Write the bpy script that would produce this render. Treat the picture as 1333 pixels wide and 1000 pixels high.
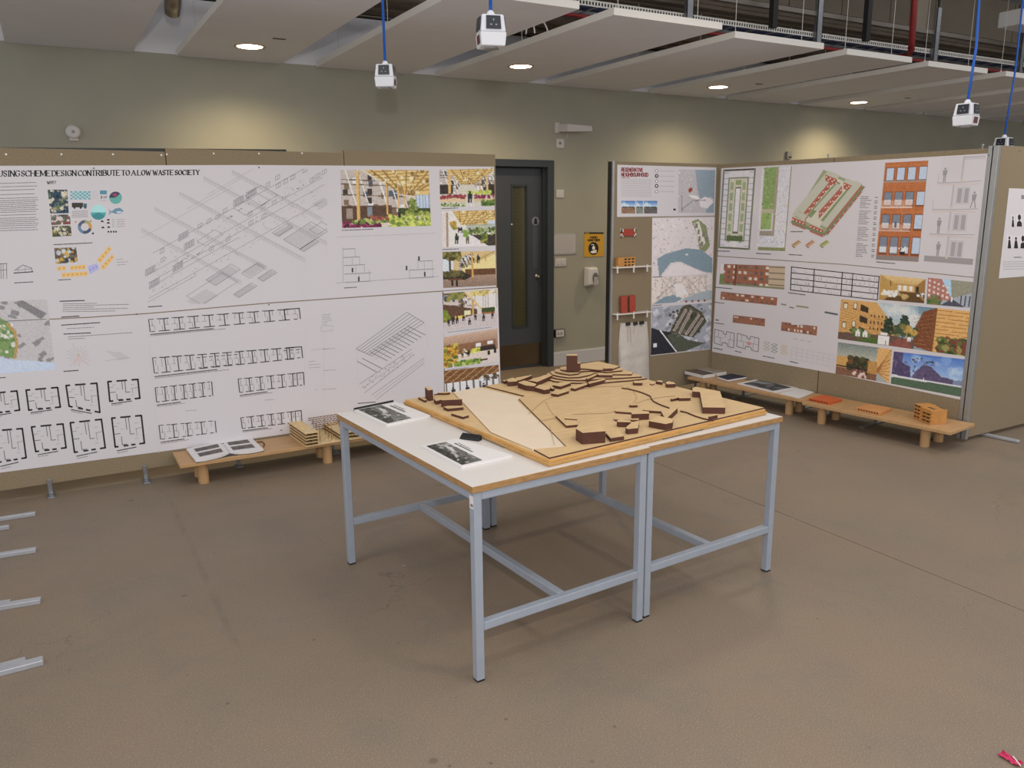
import bpy, math, random
import numpy as np

for _o in list(bpy.data.objects):
    bpy.data.objects.remove(_o, do_unlink=True)
scene = bpy.context.scene
col = scene.collection

# ------------------------------------------------------------------ camera
FPX, PITCH, ROLL, YAW, CAMH = 1046.98, math.radians(12.238), math.radians(-0.532), math.radians(29.753), 1.6503
_cp, _sp = math.cos(PITCH), math.sin(PITCH)
_F = np.array([math.sin(YAW)*_cp, math.cos(YAW)*_cp, -_sp])
_R0 = np.array([math.cos(YAW), -math.sin(YAW), 0.0])
_U0 = np.cross(_R0, _F)
_R = math.cos(ROLL)*_R0 + math.sin(ROLL)*_U0
_U = -math.sin(ROLL)*_R0 + math.cos(ROLL)*_U0
CAM = np.array([0.0, 0.0, CAMH])
cam_d = bpy.data.cameras.new('camera'); cam = bpy.data.objects.new('camera', cam_d); col.objects.link(cam)
from mathutils import Matrix, Vector
cam.matrix_world = Matrix(((_R[0], _U[0], -_F[0], 0), (_R[1], _U[1], -_F[1], 0), (_R[2], _U[2], -_F[2], CAMH), (0, 0, 0, 1)))
cam_d.sensor_fit = 'HORIZONTAL'; cam_d.sensor_width = 36.0; cam_d.lens = 36.0*FPX/1333.0
cam_d.clip_start = 0.05; cam_d.clip_end = 100
scene.camera = cam

# ------------------------------------------------------------------ world, lights, exposure
world = bpy.data.worlds.new('world'); scene.world = world; world.use_nodes = True
world.node_tree.nodes['Background'].inputs[0].default_value = (0.97, 0.97, 1.0, 1)
world.node_tree.nodes['Background'].inputs[1].default_value = 0.90

def light(name, kind, loc, energy, color, size=0.1, rot=(0, 0, 0), **kw):
    d = bpy.data.lights.new(name, kind); d.energy = energy; d.color = color
    if kind == 'AREA':
        d.shape = 'DISK'; d.size = size
    else:
        d.shadow_soft_size = size
    for k, v in kw.items(): setattr(d, k, v)
    o = bpy.data.objects.new(name, d); col.objects.link(o); o.location = loc; o.rotation_euler = rot
    return o
# the photographer's flash, held a little above the lens
light('camera_flash', 'POINT', (0.0, 0.0, CAMH+0.36), 130, (1.0, 0.96, 0.92), 0.04)
# downlights of the bay over the table, out of the frame
for _x, _y in ((0.3, 3.2), (3.9, 3.6), (2.0, 1.2), (6.3, 2.2), (4.3, 0.3)):
    light('bay_downlight', 'AREA', (_x, _y, 2.95), 6 if _x < 1 else 12, (1.0, 0.90, 0.78), 0.30)

scene.view_settings.view_transform = 'Standard'
scene.view_settings.look = 'None'
scene.view_settings.gamma = 1.0
scene.view_settings.use_curve_mapping = False
scene.view_settings.exposure = 0.0

# ------------------------------------------------------------------ pixel -> place
def ray(u, v): return _F + _R*((u-666.5)/FPX) - _U*((v-500)/FPX)
def onz(u, v, z):
    d = ray(u, v); return CAM + d*((z-CAMH)/d[2])
def ony(u, v, y):
    d = ray(u, v); return CAM + d*(y/d[1])
def plane_fn(P, n, off=0.0):
    """pixel -> point on the plane through P with normal n (towards the room), moved off along n"""
    n = np.array(n, float); n /= np.linalg.norm(n); Q = np.array(P, float) + n*off
    def f(u, v, o=0.0):
        d = ray(u, v); return CAM + d*(((Q+n*o-CAM) @ n)/(d @ n))
    return f

# ------------------------------------------------------------------ colour and materials
def lin(c):
    c = c/255.0
    return c/12.92 if c <= 0.04045 else ((c+0.055)/1.055)**2.4
def rgb(r, g, b): return (lin(r), lin(g), lin(b), 1.0)
def srgb_lin_arr(a):
    a = np.clip(a, 0, 255)/255.0
    return np.where(a <= 0.04045, a/12.92, ((a+0.055)/1.055)**2.4)

MATS = {}
def mat(name, color, rough=0.6, metal=0.0, vary=0.0, scale=20.0, bump=0.0, bscale=None, emit=None, spec=None, stretch=None, detail=4.0, trans=0.0):
    if name in MATS: return MATS[name]
    m = bpy.data.materials.new(name); m.use_nodes = True
    nt = m.node_tree; N = nt.nodes; L = nt.links; b = N['Principled BSDF']
    b.inputs['Base Color'].default_value = color
    b.inputs['Roughness'].default_value = rough; b.inputs['Metallic'].default_value = metal
    if spec is not None: b.inputs['Specular IOR Level'].default_value = spec
    if trans: b.inputs['Transmission Weight'].default_value = trans
    if emit:
        b.inputs['Emission Color'].default_value = emit[0]; b.inputs['Emission Strength'].default_value = emit[1]
    if vary or bump:
        tc = N.new('ShaderNodeTexCoord'); mp = N.new('ShaderNodeMapping')
        L.new(tc.outputs['Object'], mp.inputs['Vector'])
        if stretch: mp.inputs['Scale'].default_value = stretch
        nz = N.new('ShaderNodeTexNoise'); nz.inputs['Scale'].default_value = scale; nz.inputs['Detail'].default_value = detail
        L.new(mp.outputs['Vector'], nz.inputs['Vector'])
        if vary:
            mx = N.new('ShaderNodeMix'); mx.data_type = 'RGBA'
            lo = tuple(max(0, c*(1-vary)) for c in color[:3])+(1,); hi = tuple(min(1, c*(1+vary)) for c in color[:3])+(1,)
            mx.inputs[6].default_value = lo; mx.inputs[7].default_value = hi
            rp = N.new('ShaderNodeMapRange'); rp.inputs[1].default_value = 0.3; rp.inputs[2].default_value = 0.7
            L.new(nz.outputs['Fac'], rp.inputs[0]); L.new(rp.outputs[0], mx.inputs[0]); L.new(mx.outputs[2], b.inputs['Base Color'])
        if bump:
            nb = N.new('ShaderNodeTexNoise'); nb.inputs['Scale'].default_value = bscale or scale*3; nb.inputs['Detail'].default_value = 3
            L.new(mp.outputs['Vector'], nb.inputs['Vector'])
            bp = N.new('ShaderNodeBump'); bp.inputs['Strength'].default_value = bump; bp.inputs['Distance'].default_value = 0.004
            L.new(nb.outputs['Fac'], bp.inputs['Height']); L.new(bp.outputs['Normal'], b.inputs['Normal'])
    MATS[name] = m
    return m

def print_mat():
    m = bpy.data.materials.new('printed_colour'); m.use_nodes = True
    N = m.node_tree.nodes; a = N.new('ShaderNodeAttribute'); a.attribute_name = 'Ink'
    m.node_tree.links.new(a.outputs['Color'], N['Principled BSDF'].inputs['Base Color'])
    N['Principled BSDF'].inputs['Roughness'].default_value = 0.55
    N['Principled BSDF'].inputs['Specular IOR Level'].default_value = 0.3
    return m
PRINT = print_mat()

# ------------------------------------------------------------------ objects
WLOC = {}
def _register(o, loc, parent):
    col.objects.link(o)
    if parent is not None:
        o.parent = parent; o.location = Vector(loc) - WLOC[parent]
    else:
        o.location = loc
    WLOC[o] = Vector(loc)
def tag(o, label=None, cat=None, group=None, kind=None):
    if label: o['label'] = label
    if cat: o['category'] = cat
    if group: o['group'] = group
    if kind: o['kind'] = kind
    return o
def empty(name, loc, label=None, cat=None, group=None, kind=None):
    o = bpy.data.objects.new(name, None); o.empty_display_size = 0.1
    _register(o, tuple(float(c) for c in loc), None)
    return tag(o, label, cat, group, kind)

class MB:
    """collects polygons for one mesh object"""
    def __init__(s): s.v = []; s.f = []; s.m = []
    def poly(s, pts, m=0):
        i = len(s.v); s.v += [tuple(map(float, p)) for p in pts]; s.f.append(tuple(range(i, i+len(pts)))); s.m.append(m); return s
    def raw(s, vs, fs, m=0):
        i = len(s.v); s.v += [tuple(map(float, p)) for p in vs]
        s.f += [tuple(k+i for k in f) for f in fs]; s.m += [m]*len(fs); return s
    def box(s, x0, y0, z0, x1, y1, z1, m=0):
        return s.obox((x0, y0, z0), (x1-x0, 0, 0), (0, y1-y0, 0), (0, 0, z1-z0), m)
    def obox(s, o, a, b, c, m=0, mtop=None):
        o, a, b, c = (np.array(t, float) for t in (o, a, b, c))
        if np.cross(a, b) @ c < 0: a, b = b, a
        vs = [o, o+a, o+a+b, o+b, o+c, o+a+c, o+a+b+c, o+b+c]
        i = len(s.v)
        s.raw(vs, [(0, 3, 2, 1), (4, 5, 6, 7), (0, 1, 5, 4), (1, 2, 6, 5), (2, 3, 7, 6), (3, 0, 4, 7)], m)
        if mtop is not None: s.m[-5] = mtop
        return s
    def bar(s, p, q, w, h, up=(0, 0, 1), m=0):
        """box of section w x h from p to q, centred on the line"""
        p, q, up = np.array(p, float), np.array(q, float), np.array(up, float)
        d = q-p; d0 = d/np.linalg.norm(d); sd = np.cross(d0, up); sd /= np.linalg.norm(sd); up2 = np.cross(sd, d0)
        return s.obox(p-sd*w/2-up2*h/2, d, sd*w, up2*h, m)
    def prism(s, top, z0, m=0, mtop=None):
        """top: list of 3-D points (any z); walls drop to z0"""
        top = [np.array(p, float) for p in top]; n = len(top)
        ar = sum(top[i][0]*top[(i+1) % n][1]-top[(i+1) % n][0]*top[i][1] for i in range(n))
        if ar < 0: top = top[::-1]
        bot = [np.array((p[0], p[1], z0)) for p in top]
        i = len(s.v)
        fs = [tuple(range(n)), tuple(range(2*n-1, n-1, -1))] + [(k+n, (k+1) % n+n, (k+1) % n, k) for k in range(n)]
        s.raw(top+bot, fs, m)
        if mtop is not None: s.m[-(n+2)] = mtop
        return s
    def tube(s, path, r, n=10, m=0, caps=True):
        path = [np.array(p, float) for p in path]; rings = []
        prev = None
        for i, p in enumerate(path):
            d = path[min(i+1, len(path)-1)]-path[max(i-1, 0)]; d /= np.linalg.norm(d)
            a = np.cross(d, (0, 0, 1)) if abs(d[2]) < 0.95 else np.cross(d, (1, 0, 0))
            if prev is not None:
                a = prev - d*(prev @ d)
            a /= np.linalg.norm(a); prev = a; b = np.cross(d, a)
            rr = r[i] if isinstance(r, (list, tuple)) else r
            rings.append([p+rr*(math.cos(2*math.pi*k/n)*a+math.sin(2*math.pi*k/n)*b) for k in range(n)])
        vs = [q for R_ in rings for q in R_]; fs = []
        for i in range(len(path)-1):
            for k in range(n):
                fs.append((i*n+k, i*n+(k+1) % n, (i+1)*n+(k+1) % n, (i+1)*n+k))
        if caps:
            fs.append(tuple(range(n-1, -1, -1))); fs.append(tuple((len(path)-1)*n+k for k in range(n)))
        return s.raw(vs, fs, m)
    def disc(s, c, nrm, r, n=20, m=0):
        c = np.array(c, float); nrm = np.array(nrm, float); nrm /= np.linalg.norm(nrm)
        a = np.cross(nrm, (0, 0, 1)) if abs(nrm[2]) < 0.9 else np.array((1., 0, 0)); a /= np.linalg.norm(a); b = np.cross(nrm, a)
        return s.poly([c+r*(math.cos(2*math.pi*k/n)*a+math.sin(2*math.pi*k/n)*b) for k in range(n)], m)
    def build(s, name, mats, parent=None, smooth=False, bevel=0.0, seg=2, **tags):
        if not isinstance(mats, (list, tuple)): mats = [mats]
        V_ = np.array(s.v); lo, hi = V_.min(0), V_.max(0)
        base = ((lo[0]+hi[0])/2, (lo[1]+hi[1])/2, lo[2])
        me = bpy.data.meshes.new(name)
        me.from_pydata([tuple(v) for v in (V_-np.array(base))], [], s.f)
        for m in mats: me.materials.append(m)
        if len(mats) > 1: me.polygons.foreach_set('material_index', s.m)
        if smooth: me.polygons.foreach_set('use_smooth', [True]*len(me.polygons))
        me.update()
        o = bpy.data.objects.new(name, me); _register(o, base, parent)
        if bevel:
            b = o.modifiers.new('bevel', 'BEVEL'); b.width = bevel; b.segments = seg; b.limit_method = 'ANGLE'
        return tag(o, **tags)

# ------------------------------------------------------------------ flat print on a plane, drawn in photo pixels
class Ink:
    """strokes and fills given in photo pixels, laid on the plane function f"""
    def __init__(s, f, off=0.0004): s.f = f; s.off = off; s.mb = MB(); s.mats = []; s.k = 0
    def mi(s, c):
        m = INKS(c)
        if m not in s.mats: s.mats.append(m)
        return s.mats.index(m)
    last = None
    def fill(s, pts, c):
        if c != s.last: s.off += 1.5e-5; s.last = c
        s.mb.poly([s.f(u, v, s.off) for u, v in pts], s.mi(c)); return s
    def line(s, pts, w, c):
        for (a, b) in zip(pts[:-1], pts[1:]):
            dx, dy = b[0]-a[0], b[1]-a[1]; L = math.hypot(dx, dy) or 1e-6
            nx, ny = -dy/L*w/2, dx/L*w/2; ex, ey = dx/L*w*.25, dy/L*w*.25
            s.fill([(a[0]+nx-ex, a[1]+ny-ey), (b[0]+nx+ex, b[1]+ny+ey), (b[0]-nx+ex, b[1]-ny+ey), (a[0]-nx-ex, a[1]-ny-ey)], c)
        return s
    def rect(s, u0, v0, u1, v1, c): return s.fill([(u0, v0), (u1, v0), (u1, v1), (u0, v1)], c)
    def circ(s, u, v, r, c, n=18, ry=None): return s.fill([(u+r*math.cos(2*math.pi*k/n), v+(ry or r)*math.sin(2*math.pi*k/n)) for k in range(n)], c)
    def words(s, u0, v0, u1, v1, h, c, rnd):
        """a line of small unreadable print"""
        L = math.hypot(u1-u0, v1-v0); t = 0.0
        while t < L:
            w = rnd.uniform(1.2, 5.0); e = min(t+w, L)
            a, b = t/L, e/L
            s.line([(u0+(u1-u0)*a, v0+(v1-v0)*a), (u0+(u1-u0)*b, v0+(v1-v0)*b)], h, c)
            t = e+rnd.uniform(.5, 1.1)
        return s
    def text(s, txt, u0, v0, u1, v1, cap, w, c, serif=False):
        ws = [WID.get(ch, 1.0) if ch != ' ' else 0.55 for ch in txt]; gap = 0.32
        tot = sum(ws)+gap*(len(txt)-1); x = 0.0
        L = math.hypot(u1-u0, v1-v0); ex, ey = (u1-u0)/L, (v1-v0)/L; nx, ny = ey, -ex
        k = L/tot
        for ch, wd in zip(txt, ws):
            for st in GLYPH.get(ch, []):
                P_ = [(u0+ex*(x+px*wd)*k+nx*py*cap, v0+ey*(x+px*wd)*k+ny*py*cap) for px, py in st]
                for (a, b), (ga, gb) in zip(zip(P_[:-1], P_[1:]), zip(st[:-1], st[1:])):
                    thin = serif and (abs(ga[1]-gb[1]) < 0.1 or (gb[0]-ga[0])*(gb[1]-ga[1]) > 0.02)
                    s.line([a, b], w*0.55 if thin else w, c)
                if serif:
                    for g, p in ((st[0], P_[0]), (st[-1], P_[-1])):
                        if g[1] in (0, 1): s.line([(p[0]-ex*.2*k, p[1]-ey*.2*k), (p[0]+ex*.2*k, p[1]+ey*.2*k)], w*.45, c)
            x += wd+gap
        return s
    def build(s, name, parent, **tags): return s.mb.build(name, s.mats, parent, **tags)

_ink = {}
def INKS(c):
    c = tuple(int(x) for x in c)
    if c not in _ink:
        a = albedo(np.array(c, float))
        _ink[c] = mat('ink_%02x%02x%02x' % c, tuple(float(x) for x in a)+(1.0,), 0.55, spec=0.3)
    return _ink[c]
PAPER_SEEN, PAPER_ALB = 186.0, 0.73
def albedo(a):
    a = a*.88+a.mean(-1, keepdims=True)*.12
    return np.clip(srgb_lin_arr(a)/lin(PAPER_SEEN)*PAPER_ALB, 0.004, 0.95)

GLYPH = {
 'A': [[(0, 0), (.5, 1), (1, 0)], [(.22, .36), (.78, .36)]],
 'B': [[(0, 0), (0, 1)], [(0, 1), (.6, 1), (.88, .86), (.88, .66), (.6, .53), (0, .53)], [(.6, .53), (1, .4), (1, .14), (.7, 0), (0, 0)]],
 'C': [[(1, .8), (.75, .98), (.3, .98), (.0, .72), (.0, .28), (.3, .02), (.75, .02), (1, .2)]],
 'D': [[(0, 0), (0, 1)], [(0, 1), (.6, 1), (1, .7), (1, .3), (.6, 0), (0, 0)]],
 'E': [[(0, 0), (0, 1)], [(0, 1), (1, 1)], [(0, 0), (1, 0)], [(0, .53), (.8, .53)]],
 'F': [[(0, 0), (0, 1)], [(0, 1), (1, 1)], [(0, .53), (.8, .53)]],
 'G': [[(1, .8), (.75, .98), (.3, .98), (.0, .72), (.0, .28), (.3, .02), (.75, .02), (.98, .2), (.98, .45), (.6, .45)]],
 'H': [[(0, 0), (0, 1)], [(1, 0), (1, 1)], [(0, .52), (1, .52)]],
 'I': [[(.5, 0), (.5, 1)]],
 'J': [[(.8, 1), (.8, .2), (.5, .02), (.1, .15)]],
 'K': [[(0, 0), (0, 1)], [(0, .4), (1, 1)], [(.35, .6), (1, 0)]],
 'L': [[(0, 0), (0, 1)], [(0, 0), (1, 0)]],
 'M': [[(0, 0), (0, 1)], [(0, 1), (.5, .15)], [(.5, .15), (1, 1)], [(1, 1), (1, 0)]],
 'N': [[(0, 0), (0, 1)], [(0, 1), (1, 0)], [(1, 0), (1, 1)]],
 'O': [[(.3, .02), (.0, .3), (.0, .7), (.3, .98), (.7, .98), (1, .7), (1, .3), (.7, .02), (.3, .02)]],
 'P': [[(0, 0), (0, 1)], [(0, 1), (.7, 1), (1, .85), (1, .62), (.7, .48), (0, .48)]],
 'R': [[(0, 0), (0, 1)], [(0, 1), (.7, 1), (1, .85), (1, .64), (.7, .5), (0, .5)], [(.5, .5), (1, 0)]],
 'S': [[(.95, .82), (.7, .98), (.25, .98), (.03, .78), (.2, .56), (.8, .44), (.97, .22), (.75, .02), (.25, .02), (.03, .2)]],
 'T': [[(.5, 0), (.5, 1)], [(0, 1), (1, 1)]],
 'U': [[(0, 1), (0, .25), (.3, .02), (.7, .02), (1, .25), (1, 1)]],
 'V': [[(0, 1), (.5, 0), (1, 1)]],
 'W': [[(0, 1), (.27, 0)], [(.27, 0), (.5, .8)], [(.5, .8), (.73, 0)], [(.73, 0), (1, 1)]],
 'Y': [[(0, 1), (.5, .48), (1, 1)], [(.5, .48), (.5, 0)]],
 'Z': [[(0, 1), (1, 1), (0, 0), (1, 0)]],
 '?': [[(0, .75), (.3, 1), (.8, .95), (.9, .7), (.5, .45), (.5, .28)], [(.5, .08), (.5, 0)]],
 '3': [[(0, .85), (.4, 1), (.9, .85), (.8, .6), (.4, .53), (.9, .42), (.95, .15), (.5, 0), (0, .15)]],
 '1': [[(.2, .8), (.5, 1), (.5, 0)]], '.': [[(.4, .06), (.6, .06)]],
 '%': [[(0, 0), (1, 1)], [(.1, .9), (.3, .75)], [(.7, .25), (.9, .1)]],
}
WID = {'I': .3, 'M': 1.25, 'W': 1.45, 'E': .85, 'S': .8, 'L': .85, 'T': .95, '.': .3, '1': .5}

# ------------------------------------------------------------------ little painted pictures for the photo prints
class Pic:
    def __init__(s, w, h, c=(200, 200, 200), seed=1):
        s.w, s.h = w, h; s.a = np.ones((h, w, 3))*np.array(c, float); s.r = np.random.RandomState(seed)
        s.X, s.Y = np.meshgrid((np.arange(w)+.5)/w, (np.arange(h)+.5)/h)
    def _put(s, k, c, al=1.0):
        s.a[k] = s.a[k]*(1-al)+np.array(c, float)*al; return s
    def mask(s, pts):
        k = np.zeros(s.X.shape, bool); n = len(pts)
        for i in range(n):
            (x0, y0), (x1, y1) = pts[i], pts[(i+1) % n]
            if y0 == y1: continue
            c = (s.Y < max(y0, y1)) & (s.Y >= min(y0, y1)) & (s.X < x0+(s.Y-y0)*(x1-x0)/(y1-y0))
            k ^= c
        return k
    def poly(s, pts, c, al=1.0): return s._put(s.mask(pts), c, al)
    def rect(s, x0, y0, x1, y1, c, al=1.0): return s._put((s.X >= x0) & (s.X < x1) & (s.Y >= y0) & (s.Y < y1), c, al)
    def grad(s, y0, y1, c0, c1):
        t = np.clip((s.Y-y0)/(y1-y0), 0, 1)[..., None]; k = (s.Y >= y0) & (s.Y <= y1)
        g = np.array(c0, float)*(1-t)+np.array(c1, float)*t; s.a[k] = g[k]; return s
    def line(s, p, q, w, c, al=1.0):
        asp = s.h/s.w; px, py = p[0], p[1]*asp; qx, qy = q[0], q[1]*asp
        dx, dy = qx-px, qy-py; L2 = dx*dx+dy*dy+1e-9
        t = np.clip(((s.X-px)*dx+(s.Y*asp-py)*dy)/L2, 0, 1)
        d = np.hypot(s.X-px-t*dx, s.Y*asp-py-t*dy); return s._put(d < w/2, c, al)
    def blobs(s, x0, y0, x1, y1, n, r, cols, al=.9):
        asp = s.h/s.w
        for _ in range(n):
            cx, cy = s.r.uniform(x0, x1), s.r.uniform(y0, y1); rr = r*s.r.uniform(.5, 1.3)
            s._put(np.hypot(s.X-cx, (s.Y-cy)*asp) < rr, cols[s.r.randint(len(cols))], al)
        return s
    def noise(s, k=8):
        s.a += s.r.normal(0, k, s.X.shape)[..., None]; return s
    def person(s, x, y, h, c=(40, 36, 34)):
        s.rect(x-h*.12, y-h*.75, x+h*.12, y-h*.35, c); s.rect(x-h*.11, y-h*.36, x-h*.02, y, c); s.rect(x+h*.03, y-h*.36, x+h*.11, y, c)
        s.rect(x-h*.06, y-h, x+h*.06, y-h*.78, c); return s

def photo(f, quad, pic, name, parent, off=0.0016, **tags):
    """quad: TL, TR, BR, BL photo pixels on plane f; a fine grid of coloured print"""
    h, w = pic.h, pic.w
    C_ = [np.array(f(u, v, off)) for u, v in quad]
    S, T = np.meshgrid(np.linspace(0, 1, w), np.linspace(0, 1, h))
    P_ = (C_[0][None, None]*((1-S)*(1-T))[..., None]+C_[1]*(S*(1-T))[..., None]+C_[2]*(S*T)[..., None]+C_[3]*((1-S)*T)[..., None]).reshape(-1, 3)
    lo, hi = P_.min(0), P_.max(0); base = ((lo[0]+hi[0])/2, (lo[1]+hi[1])/2, lo[2])
    me = bpy.data.meshes.new(name)
    i = (np.arange(h-1)[:, None]*w+np.arange(w-1)[None]).reshape(-1)
    F_ = np.stack([i, i+w, i+w+1, i+1], 1)
    me.vertices.add(len(P_)); me.vertices.foreach_set('co', (P_-np.array(base)).reshape(-1))
    me.loops.add(F_.size); me.loops.foreach_set('vertex_index', F_.reshape(-1).astype(np.int32))
    me.polygons.add(len(F_)); me.polygons.foreach_set('loop_start', np.arange(0, F_.size, 4, dtype=np.int32))
    me.polygons.foreach_set('loop_total', np.full(len(F_), 4, dtype=np.int32))
    me.update(calc_edges=True); me.validate()
    at = me.color_attributes.new('Ink', 'FLOAT_COLOR', 'POINT')
    c4 = np.ones((len(P_), 4)); c4[:, :3] = albedo(pic.a.reshape(-1, 3)); at.data.foreach_set('color', c4.reshape(-1))
    me.materials.append(PRINT)
    o = bpy.data.objects.new(name, me); _register(o, base, parent)
    return tag(o, **tags)
def bil(q, s, t):
    """point of the pixel quad TL,TR,BR,BL"""
    return ((q[0][0]*(1-s)+q[1][0]*s)*(1-t)+(q[3][0]*(1-s)+q[2][0]*s)*t, (q[0][1]*(1-s)+q[1][1]*s)*(1-t)+(q[3][1]*(1-s)+q[2][1]*s)*t)
# ================================================================== materials
M_white = mat('white_paint', rgb(214, 212, 210), 0.55, vary=.03, scale=6)
M_wall = mat('olive_wall_paint', rgb(164, 162, 147), 0.8, vary=.04, scale=2.5, bump=.12, bscale=260)
M_wall_hi = mat('grey_upper_panel', rgb(136, 126, 110), 0.85, vary=.08, scale=3, bump=.1, bscale=60)
M_raft = mat('raft_white', rgb(226, 228, 238), 0.9, vary=.02, scale=4, bump=.1, bscale=300)
M_raft_edge = mat('raft_edge_white', rgb(220, 216, 208), 0.7)
M_galv = mat('galvanised_steel', rgb(150, 152, 156), 0.4, 0.8, vary=.12, scale=30)
M_steel = mat('brushed_steel', rgb(176, 174, 170), 0.35, 0.9, vary=.06, scale=40)
M_black = mat('black_plastic', rgb(24, 25, 27), 0.45)
M_dark = mat('dark_steel', rgb(46, 44, 44), 0.6, 0.3)
M_red = mat('red_pipe_paint', rgb(140, 30, 32), 0.45)
M_blue = mat('blue_cable', rgb(20, 92, 190), 0.5)
M_conduit = mat('brown_grey_conduit', rgb(112, 98, 84), 0.6, vary=.15, scale=8)
M_felt = mat('beige_felt', rgb(143, 128, 103), 0.95, vary=.22, scale=170, bump=.25, bscale=420, detail=6)
M_alu = mat('aluminium_profile', rgb(168, 168, 166), 0.4, 0.6, vary=.05, scale=15)
M_paper = mat('white_paper', rgb(222, 218, 222), 0.6, spec=.3)
M_paper2 = mat('white_card', rgb(224, 221, 220), 0.6)
M_ply = mat('ply_face', rgb(208, 177, 131), 0.6, vary=.10, scale=9, stretch=(1, 8, 1))
M_plyedge = mat('ply_edge', rgb(176, 130, 70), 0.6, vary=.30, scale=14, stretch=(.3, .3, 40))
M_burn = mat('laser_burnt_edge', rgb(80, 43, 29), 0.7, vary=.25, scale=60, stretch=(1, 1, 6))
M_bench = mat('bench_wood', rgb(188, 149, 104), 0.5, vary=.12, scale=7, stretch=(1, 10, 1))
M_frame = mat('grey_blue_frame_paint', rgb(158, 166, 178), 0.42, 0.1, vary=.04, scale=20)
M_laminate = mat('white_laminate', rgb(216, 212, 208), 0.35, vary=.015, scale=5)

def floor_material():
    m = bpy.data.materials.new('worn_concrete'); m.use_nodes = True
    nt = m.node_tree; N = nt.nodes; L = nt.links; b = N['Principled BSDF']
    g = N.new('ShaderNodeNewGeometry')
    def noise(sc, det=5, rough=.6, dist=0):
        n = N.new('ShaderNodeTexNoise'); n.inputs['Scale'].default_value = sc; n.inputs['Detail'].default_value = det
        n.inputs['Roughness'].default_value = rough; n.inputs['Distortion'].default_value = dist
        L.new(g.outputs['Position'], n.inputs['Vector']); return n.outputs['Fac']
    def rng(x, a, b_, c=0, d=1):
        r = N.new('ShaderNodeMapRange'); r.inputs[1].default_value = a; r.inputs[2].default_value = b_
        r.inputs[3].default_value = c; r.inputs[4].default_value = d; L.new(x, r.inputs[0]); return r.outputs[0]
    def mix(fac, A, B, mode='MIX'):
        x = N.new('ShaderNodeMix'); x.data_type = 'RGBA'; x.blend_type = mode
        for sock, v in ((x.inputs[0], fac), (x.inputs[6], A), (x.inputs[7], B)):
            if isinstance(v, (tuple, float, int)): sock.default_value = v
            else: L.new(v, sock)
        return x.outputs[2]
    def mth(op, a, b_=None):
        x = N.new('ShaderNodeMath'); x.operation = op
        for i, v in enumerate((a, b_)):
            if v is None: continue
            if isinstance(v, (int, float)): x.inputs[i].default_value = v
            else: L.new(v, x.inputs[i])
        return x.outputs[0]
    c = mix(rng(noise(0.9, 4), .35, .65), rgb(133, 118, 101), rgb(143, 124, 104))
    c = mix(rng(noise(2.2, 6, .7, 1.0), .48, .66, 0, .6), c, rgb(122, 115, 104))
    c = mix(rng(noise(0.55, 3), .5, .75, 0, .45), c, rgb(150, 131, 108))
    c = mix(rng(noise(360, 2, .8), .44, .60, .0, .62), c, rgb(98, 87, 75))
    c = mix(rng(noise(170, 3, .8), .54, .66, 0, .55), c, rgb(176, 161, 142))
    # dark droplets and stains
    v = N.new('ShaderNodeTexVoronoi'); v.inputs['Scale'].default_value = 3.1; v.inputs['Randomness'].default_value = 1.0
    L.new(g.outputs['Position'], v.inputs['Vector'])
    c = mix(mth('MULTIPLY', rng(v.outputs['Distance'], .035, .06, .55, 0), rng(noise(1.4, 2), .46, .52)), c, rgb(86, 76, 66))
    v2 = N.new('ShaderNodeTexVoronoi'); v2.inputs['Scale'].default_value = 9; L.new(g.outputs['Position'], v2.inputs['Vector'])
    c = mix(mth('MULTIPLY', rng(v2.outputs['Distance'], .045, .075, .6, 0), rng(noise(2.3, 2), .48, .54)), c, rgb(84, 72, 62))
    v3 = N.new('ShaderNodeTexVoronoi'); v3.inputs['Scale'].default_value = 5; L.new(g.outputs['Position'], v3.inputs['Vector'])
    c = mix(mth('MULTIPLY', rng(v3.outputs['Distance'], .018, .03, .8, 0), rng(noise(1.9, 2), .6, .63)), c, rgb(205, 198, 188))
    # hairline cracks
    nz = N.new('ShaderNodeTexNoise'); nz.inputs['Scale'].default_value = 5; nz.inputs['Detail'].default_value = 5
    L.new(g.outputs['Position'], nz.inputs['Vector'])
    va = N.new('ShaderNodeVectorMath'); va.operation = 'MULTIPLY_ADD'; va.inputs[1].default_value = (.28, .28, .28)
    L.new(nz.outputs['Color'], va.inputs[0]); L.new(g.outputs['Position'], va.inputs[2])
    vc = N.new('ShaderNodeTexVoronoi'); vc.feature = 'DISTANCE_TO_EDGE'; vc.inputs['Scale'].default_value = .85
    L.new(va.outputs[0], vc.inputs['Vector'])
    crack = mth('MULTIPLY', rng(vc.outputs['Distance'], .0010, .0026, 1, 0), rng(noise(1.1, 2), .52, .60))
    c = mix(mth('MULTIPLY', crack, .5), c, rgb(92, 82, 70))
    # faint strip where tape was pulled off
    sx = N.new('ShaderNodeSeparateXYZ'); L.new(g.outputs['Position'], sx.inputs[0])
    dx = mth('ABSOLUTE', mth('SUBTRACT', sx.outputs[0], .472))
    tape = mth('MULTIPLY', rng(dx, .008, .02, 1, 0), rng(noise(6, 3), .35, .6))
    tape = mth('MULTIPLY', tape, mth('MULTIPLY', rng(sx.outputs[1], 2.95, 3.0), rng(sx.outputs[1], 5.05, 5.0)))
    c = mix(mth('MULTIPLY', tape, .32), c, rgb(100, 92, 80))
    L.new(c, b.inputs['Base Color'])
    L.new(rng(noise(1.2, 4), .3, .7, .5, .72), b.inputs['Roughness'])
    bp = N.new('ShaderNodeBump'); bp.inputs['Strength'].default_value = .12; bp.inputs['Distance'].default_value = .003
    L.new(noise(180, 4), bp.inputs['Height']); L.new(bp.outputs['Normal'], b.inputs['Normal'])
    return m
M_floor = floor_material()
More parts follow.
